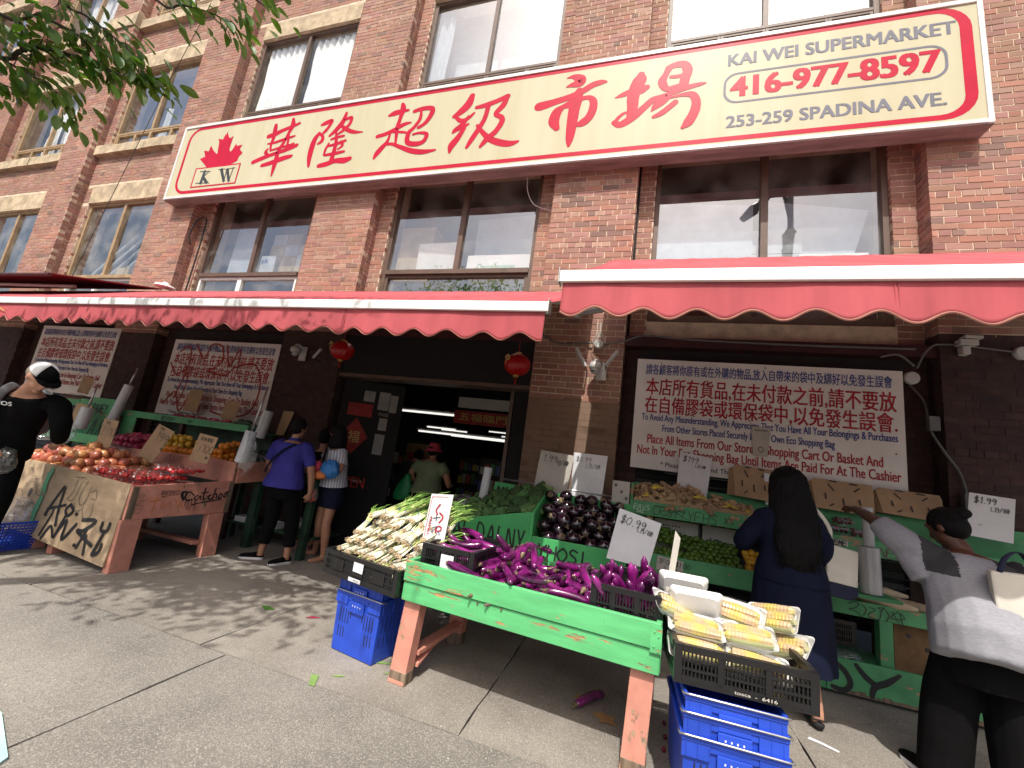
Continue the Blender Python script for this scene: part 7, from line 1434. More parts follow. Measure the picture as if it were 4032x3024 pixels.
def remesh(mb, name, m, par, vox=.011, sm_=5, fold=0, fscale=6, fst=(1, 1, .35), seed=0, label=None):
    o = mb.build('tmp', None, None)
    r = o.modifiers.new('r', 'REMESH'); r.mode = 'VOXEL'; r.voxel_size = vox; s = o.modifiers.new('s', 'SMOOTH'); s.factor = .5; s.iterations = sm_
    dg = bpy.context.evaluated_depsgraph_get(); dg.update(); me = bpy.data.meshes.new_from_object(o.evaluated_get(dg)); me.name = name
    old = o.data; bpy.data.objects.remove(o); bpy.data.meshes.remove(old)
    n_ = len(me.vertices); off = par.location
    if fold:
        nn = [v.normal.copy() for v in me.vertices]
        for v, nr in zip(me.vertices, nn):
            c = v.co; f = noise.noise(V3((c.x*fscale*fst[0]+seed, c.y*fscale*fst[1], c.z*fscale*fst[2]))); f2 = noise.noise(V3((c.x*fscale*2.3+seed, c.y*fscale*2.3, c.z*fscale*1.1+c.x*4)))
            v.co += nr*fold*((1-abs(f)*2.2)*.8+.4*f2)
    for v in me.vertices: v.co -= off
    me.polygons.foreach_set('use_smooth', [True]*len(me.polygons)); me.materials.clear(); me.materials.append(m)
    o = bpy.data.objects.new(name, me); C.objects.link(o); o.parent = par
    if label: o['label'] = label
    return o
def ell(c, R_, F_, rx, ry, n=20, p=1.0):
    return [c+R_*rx*math.copysign(abs(math.cos(t))**p, math.cos(t))+F_*ry*math.copysign(abs(math.sin(t))**p, math.sin(t)) for t in [2*math.pi*j/n for j in range(n)]]
def torso(mb, pel, ch, nk, rt, W, infl=0, upto=1.0, bottom=-.10, flare=0):
    """W: list of (t, rx, ry, fwd offset) along pelvis-chest-neck"""
    rt = V3(rt).normalized(); R_ = []
    def P(t): return pel.lerp(ch, t/.6) if t <= .6 else ch.lerp(nk, (t-.6)/.4)
    for t, rx, ry, fo in W:
        if t < bottom or t > upto: continue
        tn = (P(min(t+.05, 1.0))-P(t-.05)); tn = tn.normalized(); f = tn.cross(rt); f = -f if f.dot(V3((0, 0, 0))) > 0 else f
        F_ = rt.cross(tn)*-1; R2 = rt
        k = infl+(flare*(1-t) if t < .4 else 0); R_.append(ell(P(t)+F_*fo, R2, F_, rx+k, ry+k, 20, .88))
    mb.rings(R_)
WF = [(-.22, .155, .115, -.01), (-.1, .172, .125, -.015), (.05, .168, .12, -.01), (.22, .145, .10, 0), (.38, .135, .095, 0), (.55, .15, .105, .01), (.70, .168, .10, 0), (.84, .170, .085, -.005), (.92, .13, .07, -.01), (1.0, .062, .058, 0)]
def scaleW(W, a, b): return [(t, x*a, y*b, f) for t, x, y, f in W]
def hand5(mb, w, d, pn, s=1.0, curl=.5, side=1):
    d = V3(d).normalized(); pn = V3(pn); pn = (pn-d*pn.dot(d)).normalized(); sd = d.cross(pn)*side
    mb.tube([w-d*.01, w+d*.03*s, w+d*.075*s, w+d*.09*s], [(.024*s, .017*s), (.037*s, .016*s), (.041*s, .014*s), (.036*s, .010*s)], 10, up=pn)
    for k, (o, l) in enumerate(((-.030, .062), (-.010, .072), (.011, .068), (.031, .052))):
        p = w+d*.082*s+sd*o*s; pts = [p-d*.02*s]; dd = d.copy(); 
        for j in range(3): dd = (dd*math.cos(curl*.55)+pn*math.sin(curl*.55)).normalized(); pts.append(pts[-1]+dd*l*s*.42)
        mb.tube(pts, [.0095*s, .009*s, .0085*s, .007*s], 7)
    p = w+d*.02*s+sd*-.03*s; t1 = (d*.7-sd*.7+pn*.3).normalized(); mb.tube([p, p+t1*.035*s, p+(t1+d*.5).normalized()*.065*s], [.013*s, .011*s, .0085*s], 7)
def headg(mb, c, fw, up, s=1.0):
    fw = V3(fw).normalized(); up = V3(up); up = (up-fw*up.dot(fw)).normalized(); sd = fw.cross(up); Mx = Matrix((sd, fw, up)).transposed().to_4x4()
    mb.ball(c+up*.02*s, (.074*s, .094*s, .092*s), 20, 14, Mx); mb.ball(c-up*.045*s+fw*.025*s, (.056*s, .062*s, .066*s), 16, 10, Mx)
    mb.ball(c-up*.098*s+fw*.062*s, (.026*s, .024*s, .020*s), 10, 8, Mx)
    mb.tube([c+fw*.086*s+up*.018*s, c+fw*.104*s-up*.022*s, c+fw*.088*s-up*.034*s], [.010*s, .016*s, .013*s], 8)
    mb.tube([c+fw*.085*s-up*.058*s-sd*.02*s, c+fw*.093*s-up*.058*s, c+fw*.085*s-up*.058*s+sd*.02*s], [.006*s, .009*s, .006*s], 6)
    for q in (-1, 1):
        mb.ball(c+sd*.074*s*q-up*.012*s-fw*.006*s, (.010*s, .020*s, .032*s), 8, 8, Mx); mb.ball(c+fw*.082*s+sd*.033*s*q+up*.038*s, (.024*s, .010*s, .008*s), 8, 6, Mx)
def eyes(c, fw, up, par, s=1.0):
    fw = V3(fw).normalized(); up = V3(up); up = (up-fw*up.dot(fw)).normalized(); sd = fw.cross(up)
    mb = MB()
    for q in (-1, 1): mb.ball(c+fw*.083*s+sd*.031*s*q+up*.012*s, .012*s, 10, 8)
    mb.build('eye', M['cap_white'], par, smooth=True); mb = MB()
    for q in (-1, 1): mb.ball(c+fw*.0925*s+sd*.031*s*q+up*.012*s, .006*s, 8, 6)
    mb.build('iris', M['ink'], par, smooth=True)
def limb(mb, P, r, seg=14): 
    Q = cat([tuple(p)+(rr_,) for p, rr_ in zip(P, r)], 4); mb.tube([V3(q[:3]) for q in Q], [q[3] for q in Q], seg)
def hairsheet(par, c, fw, up, m, s=1.0, lo=-.06, r=(.088, .108, .10), back=.02, name='hair', extra=None, vox=.009, fold=.004):
    fw = V3(fw).normalized(); up = V3(up); up = (up-fw*up.dot(fw)).normalized(); sd = fw.cross(up); Mx = Matrix((sd, fw, up)).transposed().to_4x4(); mb = MB()
    mb.ball(c+up*.03*s-fw*back*s, (r[0]*s, r[1]*.93*s, r[2]*s), 20, 14, Mx); mb.ball(c-fw*.035*s-up*.0*s, (.082*s, .074*s, .085*s), 16, 10, Mx)
    if extra: extra(mb)
    return remesh(mb, name, m, par, vox, 3, fold, 30, (1, 1, .2))
def shoe(par, heel, d, L, m, sole=True, name='shoe', h=.07):
    d = V3(d).normalized(); mb = MB(); h0 = V3(heel); up = V3((0, 0, 1))
    def ring(t, w, hh): c = h0+d*L*t; sd = d.cross(up); return [c+sd*w*math.cos(a)+up*(.012+hh*.5+hh*.5*math.sin(a)) for a in [2*math.pi*j/12 for j in range(12)]]
    mb.rings([ring(0, .022, .05), ring(.08, .034, h), ring(.3, .036, h*1.0), ring(.55, .042, h*.75), ring(.8, .046, .045), ring(.95, .034, .035), ring(1, .018, .02)]); s = mb.build(name, m, par, smooth=True)
    if sole:
        mb = MB(); R_ = []
        for z in (0, .022): R_.append([h0+d*L*(t)+d.cross(up)*w*q+up*z for t, w, q in [(-.01, .02, -1), (.1, .036, -1), (.5, .043, -1), (.8, .047, -1), (.99, .02, -1), (.99, .02, 1), (.8, .047, 1), (.5, .043, 1), (.1, .036, 1), (-.01, .02, 1)]])
        mb.rings(R_); mb.build('sole', M['shoe_sole'], par)
    return s
def P3(*a): return V3(a)
# --- woman in the navy dress ---
p = thing('person', 'woman with very long black hair in a navy dress, seen from behind', 'person', (1.12, 3.62, 0)); rt = P3(1, 0, 0)
pel, ch, nk, hd_ = P3(1.10, 3.63, .93), P3(1.09, 3.64, 1.24), P3(1.09, 3.66, 1.40), P3(1.10, 3.70, 1.565)
mb = MB(); torso(mb, pel, ch, nk, rt, scaleW(WF, 1.12, 1.15)); mb.tube([nk-P3(0, 0, .05), nk+P3(0, .01, .04), hd_-P3(0, 0, .06)], [.055, .05, .052], 12); headg(mb, hd_, (.0, 1, -.25), (0, .2, 1))
for q, an, kn in ((1, P3(1.26, 3.62, .08), P3(1.22, 3.66, .47)), (-1, P3(1.03, 3.78, .08), P3(1.04, 3.78, .47))):
    limb(mb, [pel+rt*.085*q, kn, kn+P3(0, -.01, -.14), an], [.09, .056, .058, .036]); mb.tube([an, an+P3(0, -.01, -.04), an+P3(0, .10, -.055)], [.036, .034, .026], 10)
limb(mb, [P3(.93, 3.64, 1.33), P3(.85, 3.66, 1.20), P3(.82, 3.74, 1.10), P3(.92, 3.95, 1.12)], [.055, .05, .04, .026]); hand5(mb, P3(.93, 3.96, 1.12), (.5, .8, .1), (0, 0, -1), .95)
limb(mb, [P3(1.26, 3.64, 1.335), P3(1.33, 3.68, 1.18), P3(1.32, 3.76, 1.04), P3(1.25, 3.9, 1.12)], [.055, .05, .04, .026]); hand5(mb, P3(1.25, 3.91, 1.12), (-.3, .8, .2), (0, 0, -1), .95)
remesh(mb, 'body', M['skin_light'], p, .009)
mb = MB(); torso(mb, pel, ch, nk, rt, scaleW(WF, 1.15, 1.15), .025, upto=.93, bottom=-.12)
limb(mb, [P3(.97, 3.64, 1.31), P3(.86, 3.66, 1.20), P3(.82, 3.73, 1.10), P3(.88, 3.86, 1.1)], [.08, .072, .066, .05]); limb(mb, [P3(1.22, 3.64, 1.31), P3(1.31, 3.67, 1.19), P3(1.32, 3.74, 1.05), P3(1.28, 3.84, 1.08)], [.08, .072, .064, .05])
remesh(mb, 'dress_top', M['cloth_navy'], p, .011, 4, .007, 7)
mb = MB(); R_ = []
for z, rx, ry in ((1.02, .205, .165), (.95, .225, .185), (.75, .242, .195), (.5, .255, .20), (.38, .262, .205), (.35, .26, .203)):
    R_.append([P3(1.105+(1.02-z)*.01+rx*math.cos(t)*(1+.035*math.sin(13*t+z)*(1.02-z+.15)), 3.64+ry*math.sin(t)*(1+.05*math.sin(11*t-z*2)*(1.02-z+.15)), z) for t in [2*math.pi*j/72 for j in range(72)]])
mb.rings(R_, cap=False); mb.f.append(tuple(range(71, -1, -1))); mb.build('skirt', M['cloth_navy'], p, smooth=True)
def longhair(mb):
    R_ = []
    for z, rx, ry, y, x in ((1.675, .08, .07, 3.69, 1.10), (1.62, .118, .10, 3.67, 1.10), (1.50, .138, .095, 3.645, 1.10), (1.40, .152, .082, 3.60, 1.105), (1.30, .150, .066, 3.55, 1.11), (1.2, .148, .055, 3.515, 1.11), (1.1, .135, .045, 3.50, 1.11), (1.02, .105, .032, 3.495, 1.11), (.97, .05, .02, 3.49, 1.12)): R_.append([P3(x+rx*math.cos(t), y+ry*math.sin(t), z) for t in [2*math.pi*j/24 for j in range(24)]])
    mb.rings(R_)
hairsheet(p, hd_, (0, 1, -.2), (0, .2, 1), M['hair_black'], 1.04, extra=longhair, fold=.007)
mb = MB()
for k in range(130):
    x0 = 1.11+rr.uniform(-.14, .14); z0 = rr.uniform(1.12, 1.5); y0 = 3.52+.22*(z0-1.2)-.035; mb.tube([(x0, y0+.03, z0), (x0+rr.uniform(-.012, .012), y0-.022, z0-.12), (x0+rr.uniform(-.03, .03), 3.47+rr.uniform(-.01, .02), max(.98, z0-.28))], [.0012, .0022, .0006], 4)
mb.build('hair_strands', M['hair_black'], p)
for q, an in ((1, P3(1.26, 3.585, 0)), (-1, P3(1.03, 3.745, 0))):
    shoe(p, an, (.05, 1, 0), .25, M['ink'], False, h=.045)
    mb = MB(); mb.tube([an+P3(.036, .02, .06), an+P3(.0, -.012, .075), an+P3(-.036, .02, .06), an+P3(-.0, .07, .07), an+P3(.036, .02, .06)], [(.012, .004)]*5, 6, up=(0, 0, 1)); mb.build('ankle_strap', M['ink'], p)
t = thing('tote_bag', 'cream canvas tote with navy base hanging behind the woman in the navy dress', 'bag', (1.42, 3.72, 1)); mb = MB()
mb.prism([(1.33, 3.66, .93), (1.52, 3.66, .915), (1.53, 3.66, 1.155), (1.345, 3.66, 1.185)], (0, .10, 0)); mb.build('bag', M['canvas'], t, bevel=.01); MB().prism([(1.33, 3.655, .84), (1.47, 3.655, .825), (1.521, 3.655, .86), (1.521, 3.655, .912), (1.33, 3.655, .93)], (0, .11, 0)).build('base', M['canvas_navy'], t, bevel=.008)
mb = MB(); mb.tube(cat([(1.35, 3.66, 1.18), (1.335, 3.60, 1.28), (1.27, 3.58, 1.38), (1.22, 3.63, 1.43), (1.25, 3.74, 1.36), (1.33, 3.76, 1.2)], 5), [(.014, .004)]*26, 6); mb.build('strap', M['canvas'], t, smooth=True)
# --- woman in the grey shirt ---
p = thing('person', 'woman with a black hair bun and grey shirt reaching forward at the right edge', 'person', (1.9, 3.3, 0)); rt = P3(.97, -.24, 0).normalized(); fwd = P3(.24, .97, 0)
pel, ch, nk, hd_ = P3(1.92, 3.22, .88), P3(1.925, 3.30, 1.10), P3(1.93, 3.37, 1.26), P3(1.90, 3.42, 1.41)
mb = MB(); torso(mb, pel, ch, nk, rt, scaleW(WF, 1.3, 1.35)); mb.tube([nk-P3(0, .02, .05), nk+P3(0, .0, .03), hd_-P3(0, 0, .05)], [.065, .056, .056], 12); hf = P3(-.45, .75, -.5); hu = P3(-.2, .45, .87); headg(mb, hd_, hf, hu, 1.03)
limb(mb, [P3(1.74, 3.36, 1.235), P3(1.62, 3.45, 1.33), P3(1.60, 3.56, 1.38), P3(1.60, 3.72, 1.42), P3(1.60, 3.88, 1.45)], [.062, .050, .044, .036, .028]); hand5(mb, P3(1.60, 3.89, 1.45), (-.05, .95, .1), (0, 0, -1), 1.0, .7)
limb(mb, [P3(2.10, 3.27, 1.21), P3(2.22, 3.32, 1.05), P3(2.25, 3.45, .96), P3(2.18, 3.68, 1.0)], [.075, .062, .05, .03]); hand5(mb, P3(2.18, 3.69, 1.0), (-.1, .95, .1), (0, 0, -1), 1.0, .5)
remesh(mb, 'body', M['skin_dark'], p, .009)
mb = MB(); W2 = [(-.46, .225, .20, -.0), (-.42, .24, .215, -.0), (-.1, .232, .225, -.02), (.2, .215, .195, -.02), (.5, .208, .165, 0), (.7, .212, .155, 0), (.84, .20, .125, 0), (.92, .13, .09, 0)]
W2 = [(a_, b_*.93, c_*.97, d_) for a_, b_, c_, d_ in W2]; torso(mb, pel, ch, nk, rt, W2, .022, upto=.93, bottom=-.5)
limb(mb, [P3(1.82, 3.36, 1.18), P3(1.66, 3.44, 1.29), P3(1.60, 3.53, 1.37)], [.105, .085, .068]); limb(mb, [P3(2.06, 3.27, 1.19), P3(2.21, 3.31, 1.07), P3(2.25, 3.40, .99)], [.105, .085, .068])
mb.tube([P3(1.74, 3.34, 1.10), P3(1.66, 3.42, 1.25)], [.09, .05], 10)
remesh(mb, 'shirt', M['cloth_grey'], p, .010, 4, .010, 5.5, (1, 1, .9), 3)
for (a, b2, c, d) in (((1.70, 3.30, 1.262), (1.80, 3.245, 1.225), (1.78, 3.20, 1.14), (1.685, 3.245, 1.165)), ((2.04, 3.19, 1.235), (2.14, 3.205, 1.20), (2.12, 3.13, 1.13), (2.03, 3.12, 1.16))):
    pass
me = p.children[-1].data; me.materials.append(mat('yoke_charcoal', (.045, .045, .05), rough=.9, bump=.3))
for f in me.polygons:
    q = f.center+p.location-ch; u = q.dot(rt)
    if .085 < abs(u) < .215 and q.z > .045 and q.dot(fwd) < .16: f.material_index = 1
mb = MB()
mb.tube([pel-P3(0, 0, .06), pel-P3(0, .01, .14), pel-P3(0, .01, .28)], [(.17, .12), (.195, .16), (.19, .155)], 20, up=fwd)
for q, kn, an in ((-1, P3(1.80, 3.32, .45), P3(1.77, 3.36, .05)), (1, P3(2.03, 3.23, .45), P3(2.05, 3.23, .05))): limb(mb, [pel+rt*.10*q-P3(0, 0, .05), kn, an], [.09, .115, .11])
remesh(mb, 'trousers', M['cloth_black'], p, .012, 4, .008, 5, (1, 1, .3))
shoe(p, (1.74, 3.32, 0), (-.2, 1, 0), .26, M['cloth_black']); shoe(p, (2.04, 3.20, 0), (.1, 1, 0), .26, M['cloth_black'])
def bun(mb): mb.ball(hd_+P3(.045, -.06, .10), (.042, .042, .034), 12, 8); mb.ball(hd_+P3(.02, -.035, .075), (.03, .03, .03), 10, 8)
hairsheet(p, hd_, hf, hu, M['hair_black'], 1.0, extra=bun, r=(.084, .104, .094), back=.012)
mb = MB(); mb.ball((1.905, 3.26, 1.225), (.075, .05, .035), 12, 8); 
t = thing('tote_bag', 'white canvas tote with navy straps under the arm of the grey shirted woman', 'bag', (2.0, 3.0, 1)); mb = MB(); mb.prism([(1.87, 3.03, 1.0), (1.93, 3.02, .90), (2.25, 2.99, .87), (2.25, 2.99, 1.23), (1.86, 3.04, 1.22)], (.03, .08, 0)); mb.build('bag', M['canvas'], t, bevel=.012)
mb = MB(); mb.tube(cat([(1.90, 3.04, 1.22), (1.95, 3.07, 1.30), (2.06, 3.15, 1.33), (2.12, 3.16, 1.26), (2.1, 3.04, 1.18)], 5), [(.014, .004)]*21, 6); mb.build('strap', M['canvas_navy'], t, smooth=True)
# --- woman in the blue polo ---
p = thing('person', 'woman with short black hair in a royal blue polo shirt seen from behind', 'person', (-3.97, 4.12, 0)); rt = P3(1, .10, 0).normalized()
pel, ch, nk, hd_ = P3(-3.96, 4.10, .88), P3(-3.98, 4.11, 1.19), P3(-3.99, 4.13, 1.38), P3(-3.98, 4.15, 1.54)
mb = MB(); torso(mb, pel, ch, nk, rt, scaleW(WF, 1.08, 1.05)); mb.tube([nk-P3(0, 0, .05), nk+P3(0, .01, .04), hd_-P3(0, 0, .06)], [.052, .048, .05], 12); headg(mb, hd_, (.15, 1, -.1), (0, .1, 1))
AK = [P3(-4.06, 4.08, .09), P3(-3.76, 4.16, .09)]
for q, an in ((-1, AK[0]), (1, AK[1])): kn = (pel+rt*.1*q).lerp(an, .5)+P3(0, .04, 0); limb(mb, [pel+rt*.09*q, kn, an], [.095, .06, .036]); mb.tube([an, an-P3(0, 0, .045)], [.036, .036], 10)
limb(mb, [P3(-4.16, 4.10, 1.325), P3(-4.26, 4.10, 1.16), P3(-4.25, 4.16, 1.02), P3(-4.15, 4.36, 1.0)], [.055, .046, .042, .026]); hand5(mb, P3(-4.15, 4.37, 1.0), (.3, .9, 0), (0, 0, -1), .9)
limb(mb, [P3(-3.81, 4.15, 1.325), P3(-3.70, 4.16, 1.12), P3(-3.67, 4.19, .95), P3(-3.65, 4.19, .80)], [.055, .046, .040, .026]); hand5(mb, P3(-3.65, 4.19, .80), (-.15, .1, -1), (-.7, .3, 0), .95, .7)
remesh(mb, 'body', M['skin_tan'], p, .009)
mb = MB(); torso(mb, pel, ch, nk, rt, scaleW(WF, 1.12, 1.1), .018, upto=.95, bottom=-.15, flare=.02)
limb(mb, [P3(-4.10, 4.10, 1.315), P3(-4.175, 4.10, 1.30), P3(-4.225, 4.10, 1.22), P3(-4.26, 4.10, 1.12)], [.07, .074, .068, .062]); limb(mb, [P3(-3.86, 4.15, 1.315), P3(-3.795, 4.15, 1.30), P3(-3.745, 4.15, 1.22), P3(-3.70, 4.16, 1.11)], [.07, .074, .066, .06]); mb.tube([nk-P3(0, 0, .02), nk+P3(0, 0, .035)], [.066, .062], 14)
remesh(mb, 'polo_shirt', M['cloth_blue'], p, .010, 4, .006, 7, (1, 1, .8), 5)
mb = MB(); torso(mb, pel, ch, nk, rt, [(-.35, .15, .11, 0), (-.2, .178, .13, -.01), (0, .178, .13, -.01), (.1, .16, .12, 0)], .006, bottom=-.5)
for q, an in ((-1, AK[0]), (1, AK[1])): kn = (pel+rt*.1*q).lerp(an, .5)+P3(0, .04, 0); limb(mb, [pel+rt*.09*q-P3(0, 0, .04), kn, an+P3(0, 0, .09)], [.108, .078, .062])
remesh(mb, 'trousers', M['cloth_black'], p, .010, 4, .004, 7, (1, 1, .4))
shoe(p, (-4.05, 4.12, 0), (-.75, -.45, 0), .25, M['cloth_black']); shoe(p, (-3.75, 4.22, 0), (-.25, -.85, 0), .25, M['cloth_black'])
hairsheet(p, hd_, (.15, 1, -.1), (0, .1, 1), M['hair_black'], 1.02, r=(.088, .10, .098), back=.018)
mb = MB(); Q = cat([(-3.86, 4.03, 1.345), (-3.97, 3.965, 1.25), (-4.1, 3.955, 1.1), (-4.19, 4.0, .98)], 6); mb.tube(Q, [(.014, .004)]*len(Q), 6, up=(0, -1, 0)); mb.build('bag_strap', M['cloth_navy'], p, smooth=True)
mb = MB(); mb.ball((-4.065, 4.135, 1.495), .008, 8, 6); mb.build('earring', M['foam'], p)
# --- woman in the striped top ---
p = thing('person', 'woman in a white striped top and navy shorts holding a colourful folded bag', 'person', (-3.64, 4.55, 0)); rt = P3(.45, -.9, 0).normalized(); 
pel, ch, nk, hd_ = P3(-3.63, 4.55, .86), P3(-3.66, 4.54, 1.17), P3(-3.68, 4.53, 1.37), P3(-3.72, 4.52, 1.53)
rt = P3(.55, .84, 0).normalized()*-1 if False else P3(-.35, .94, 0).normalized()
rt = P3(.8, -.6, 0).normalized()
mb = MB(); torso(mb, pel, ch, nk, rt, WF); mb.tube([nk-P3(0, 0, .05), nk+P3(0, 0, .04), hd_-P3(0, 0, .06)], [.05, .046, .05], 12); headg(mb, hd_, (-.9, .15, -.25), (-.2, 0, 1))
for hp, kn, an, tf in ((P3(-3.70, 4.58, .86), P3(-3.74, 4.56, .47), P3(-3.80, 4.66, .07), P3(-3.98, 4.62, .02)), (P3(-3.56, 4.52, .86), P3(-3.55, 4.46, .47), P3(-3.55, 4.52, .07), P3(-3.62, 4.36, .02))):
    limb(mb, [hp, kn, kn+P3(0, .02, -.13), an], [.088, .056, .056, .034]); mb.tube([an, an-P3(0, 0, .035), an.lerp(tf, .7)-P3(0, 0, .02), tf], [.034, .034, .032, .022], 10)
limb(mb, [P3(-3.53, 4.46, 1.32), P3(-3.46, 4.40, 1.17), P3(-3.47, 4.34, 1.07), P3(-3.64, 4.28, 1.04), P3(-3.78, 4.27, 1.04)], [.052, .045, .04, .033, .024]); hand5(mb, P3(-3.78, 4.27, 1.04), (-1, 0, .02), (0, 0, -1), .9, .6)
limb(mb, [P3(-3.80, 4.6, 1.32), P3(-3.88, 4.56, 1.15), P3(-3.92, 4.45, 1.05), P3(-3.93, 4.35, 1.04)], [.052, .045, .038, .026])
remesh(mb, 'body', M['skin_tan'], p, .009)
mb = MB(); torso(mb, pel, ch, nk, rt, scaleW(WF, 1.05, 1.08), .022, upto=.94, bottom=-.02, flare=.02); limb(mb, [P3(-3.56, 4.47, 1.31), P3(-3.49, 4.42, 1.22), P3(-3.46, 4.40, 1.16)], [.078, .07, .07]); limb(mb, [P3(-3.78, 4.59, 1.31), P3(-3.86, 4.57, 1.2)], [.075, .068])
remesh(mb, 'striped_top', M['cloth_stripe'], p, .010, 4, .006, 7, (1, 1, .6), 8)
mb = MB(); torso(mb, pel, ch, nk, rt, [(-.4, .16, .12, 0), (-.2, .178, .135, 0), (0, .172, .13, 0), (.12, .158, .12, 0)], .006, bottom=-.5)
for hp, kn in ((P3(-3.70, 4.58, .86), P3(-3.73, 4.56, .62)), (P3(-3.56, 4.52, .86), P3(-3.555, 4.48, .62))): limb(mb, [hp, kn], [.112, .10])
remesh(mb, 'shorts', M['cloth_navy'], p, .010, 4, .004, 6)
def bob(mb):
    R_ = []
    for z, r in ((1.63, .06), (1.58, .095), (1.48, .108), (1.38, .118), (1.34, .09)): R_.append([hd_*1+P3(.035+r*math.cos(t), .01+r*.92*math.sin(t), z-1.53) for t in [2*math.pi*j/20 for j in range(20)]])
    mb.rings(R_)
hairsheet(p, hd_, (-.9, .15, -.25), (-.2, 0, 1), M['hair_black'], 1.0, extra=bob)
mb = MB(); Q = cat([(-3.72, 4.40, 1.34), (-3.72, 4.375, 1.2), (-3.70, 4.36, 1.08)], 6); mb.tube(Q, [(.016, .004)]*len(Q), 6, up=(0, -1, 0)); mb.build('bag_strap', M['cloth_black'], p, smooth=True)
t = thing('folded_bag', 'crumpled blue, orange and pink folded bag hugged by the woman in the striped top', 'bag', (-3.55, 4.3, 1.1)); bagmesh(-3.53, 4.30, 1.10, .12, .07, .11, 41, 'cloth_blue', t, M['bag_blue']); bagmesh(-3.62, 4.25, 1.02, .08, .04, .05, 42, 'cloth_orange', t, M['bag_orange']); bagmesh(-3.68, 4.25, 1.12, .05, .04, .06, 43, 'cloth_pink', t, M['cloth_pink'])
t = thing('produce_bag', 'clear bag of red and orange fruit hanging between the two women', 'bag', (-3.72, 4.35, .8)); bagmesh(-3.70, 4.32, .78, .045, .04, .09, 44, 'film', t, G_bag); mb = MB()
for k in range(8): mb.ball((-3.70+rr.uniform(-.025, .025), 4.32+rr.uniform(-.02, .02), .70+.018*k), .018, 8, 6)
tag(mb.build('fruit', M['strawberry'], t, smooth=True), kind='stuff')
# --- person hidden behind, pink sandals ---
p = thing('person', 'person in black trousers and pink sandals almost hidden behind the blue polo shirt', 'person', (-4.15, 4.85, 0)); mb = MB()
pel = P3(-4.12, 4.80, .84); torso(mb, pel, pel+P3(0, 0, .3), pel+P3(0, 0, .46), P3(1, 0, 0), scaleW(WF, .95, .95)); hd_ = pel+P3(0, 0, .62); headg(mb, hd_, (-.3, 1, -.2), (0, .1, 1)); mb.tube([pel+P3(0, 0, .42), hd_], [.05, .05], 10)
for q in (-1, 1): an = P3(-4.12+.09*q, 4.85, .08); limb(mb, [pel+P3(.08*q, 0, 0), an+P3(0, 0, .4), an], [.09, .058, .034]); mb.tube([an, an+P3(-.12, -.06, -.05)], [.032, .022], 8)
remesh(mb, 'body', M['skin_tan'], p, .011)
mb = MB(); torso(mb, pel, pel+P3(0, 0, .3), pel+P3(0, 0, .46), P3(1, 0, 0), scaleW(WF, .97, .97), .02, upto=.92); remesh(mb, 'shirt', M['cloth_black'], p, .012, 4, .005)
mb = MB()
for q in (-1, 1): an = P3(-4.12+.09*q, 4.85, .14); limb(mb, [pel+P3(.08*q, 0, 0), an+P3(0, 0, .36), an], [.108, .078, .06])
remesh(mb, 'trousers', M['cloth_black'], p, .011, 4, .004); hairsheet(p, hd_, (-.3, 1, -.2), (0, .1, 1), M['hair_black'])
for q in (-1, 1):
    h0 = P3(-4.09+.09*q, 4.87, 0); mb = MB(); mb.box((h0.x-.2, h0.y-.1, .0), (h0.x+.03, h0.y-.02, .018)); 
    for k in range(4): x = h0.x-.17+.045*k; mb.tube([(x, h0.y-.10, .015), (x+.01, h0.y-.06, .06), (x+.02, h0.y-.02, .015)], [(.010, .004)]*3, 6)
    mb.build('sandal', M['sandal_pink'], p, smooth=False)
# --- shopper in green inside the doorway, with pink hat ---
p = thing('person', 'shopper in a sage green shirt and pink bucket hat inside the doorway', 'person', (-3.02, 5.85, 0)); pel, ch, nk, hd_ = P3(-3.0, 5.85, .88), P3(-3.0, 5.87, 1.16), P3(-3.01, 5.9, 1.35), P3(-3.03, 5.94, 1.49); rt = P3(1, 0, 0)
mb = MB(); torso(mb, pel, ch, nk, rt, scaleW(WF, 1.15, 1.2)); mb.tube([nk-P3(0, 0, .05), hd_-P3(0, 0, .04)], [.055, .05], 12); headg(mb, hd_, (-.1, 1, -.3), (0, .3, 1))
limb(mb, [P3(-3.19, 5.86, 1.29), P3(-3.28, 5.82, 1.14), P3(-3.26, 5.86, 1.02), P3(-3.2, 6.02, 1.03)], [.06, .05, .043, .028]); hand5(mb, P3(-3.2, 6.03, 1.03), (.2, .9, 0), (0, 0, -1), .9)
limb(mb, [P3(-2.81, 5.86, 1.29), P3(-2.70, 5.84, 1.12), P3(-2.68, 5.92, 1.0), P3(-2.75, 6.1, 1.0)], [.06, .05, .043, .028]); hand5(mb, P3(-2.75, 6.11, 1.0), (-.2, .9, 0), (0, 0, -1), .9)
remesh(mb, 'body', M['skin_tan'], p, .010)
mb = MB(); torso(mb, pel, ch, nk, rt, scaleW(WF, 1.2, 1.2), .022, upto=.94, bottom=-.12, flare=.02); limb(mb, [P3(-3.16, 5.86, 1.28), P3(-3.26, 5.83, 1.17)], [.085, .075]); limb(mb, [P3(-2.84, 5.86, 1.28), P3(-2.72, 5.84, 1.16)], [.085, .075]); remesh(mb, 'shirt', M['cloth_green'], p, .011, 4, .006, 7, (1, 1, .7))
mb = MB()
for q in (-1, 1): limb(mb, [pel+P3(.09*q, 0, .02), pel+P3(.1*q, .02, -.42), pel+P3(.1*q, 0, -.8)], [.12, .085, .065])
mb.tube([pel+P3(0, 0, .02), pel-P3(0, 0, .15)], [(.19, .14), (.17, .13)], 16, up=(0, 1, 0)); remesh(mb, 'trousers', M['cloth_black'], p, .012, 4, .004)
shoe(p, (-3.1, 5.82, .012), (0, 1, 0), .24, M['cloth_black'], False); shoe(p, (-2.9, 5.82, .012), (0, 1, 0), .24, M['cloth_black'], False)
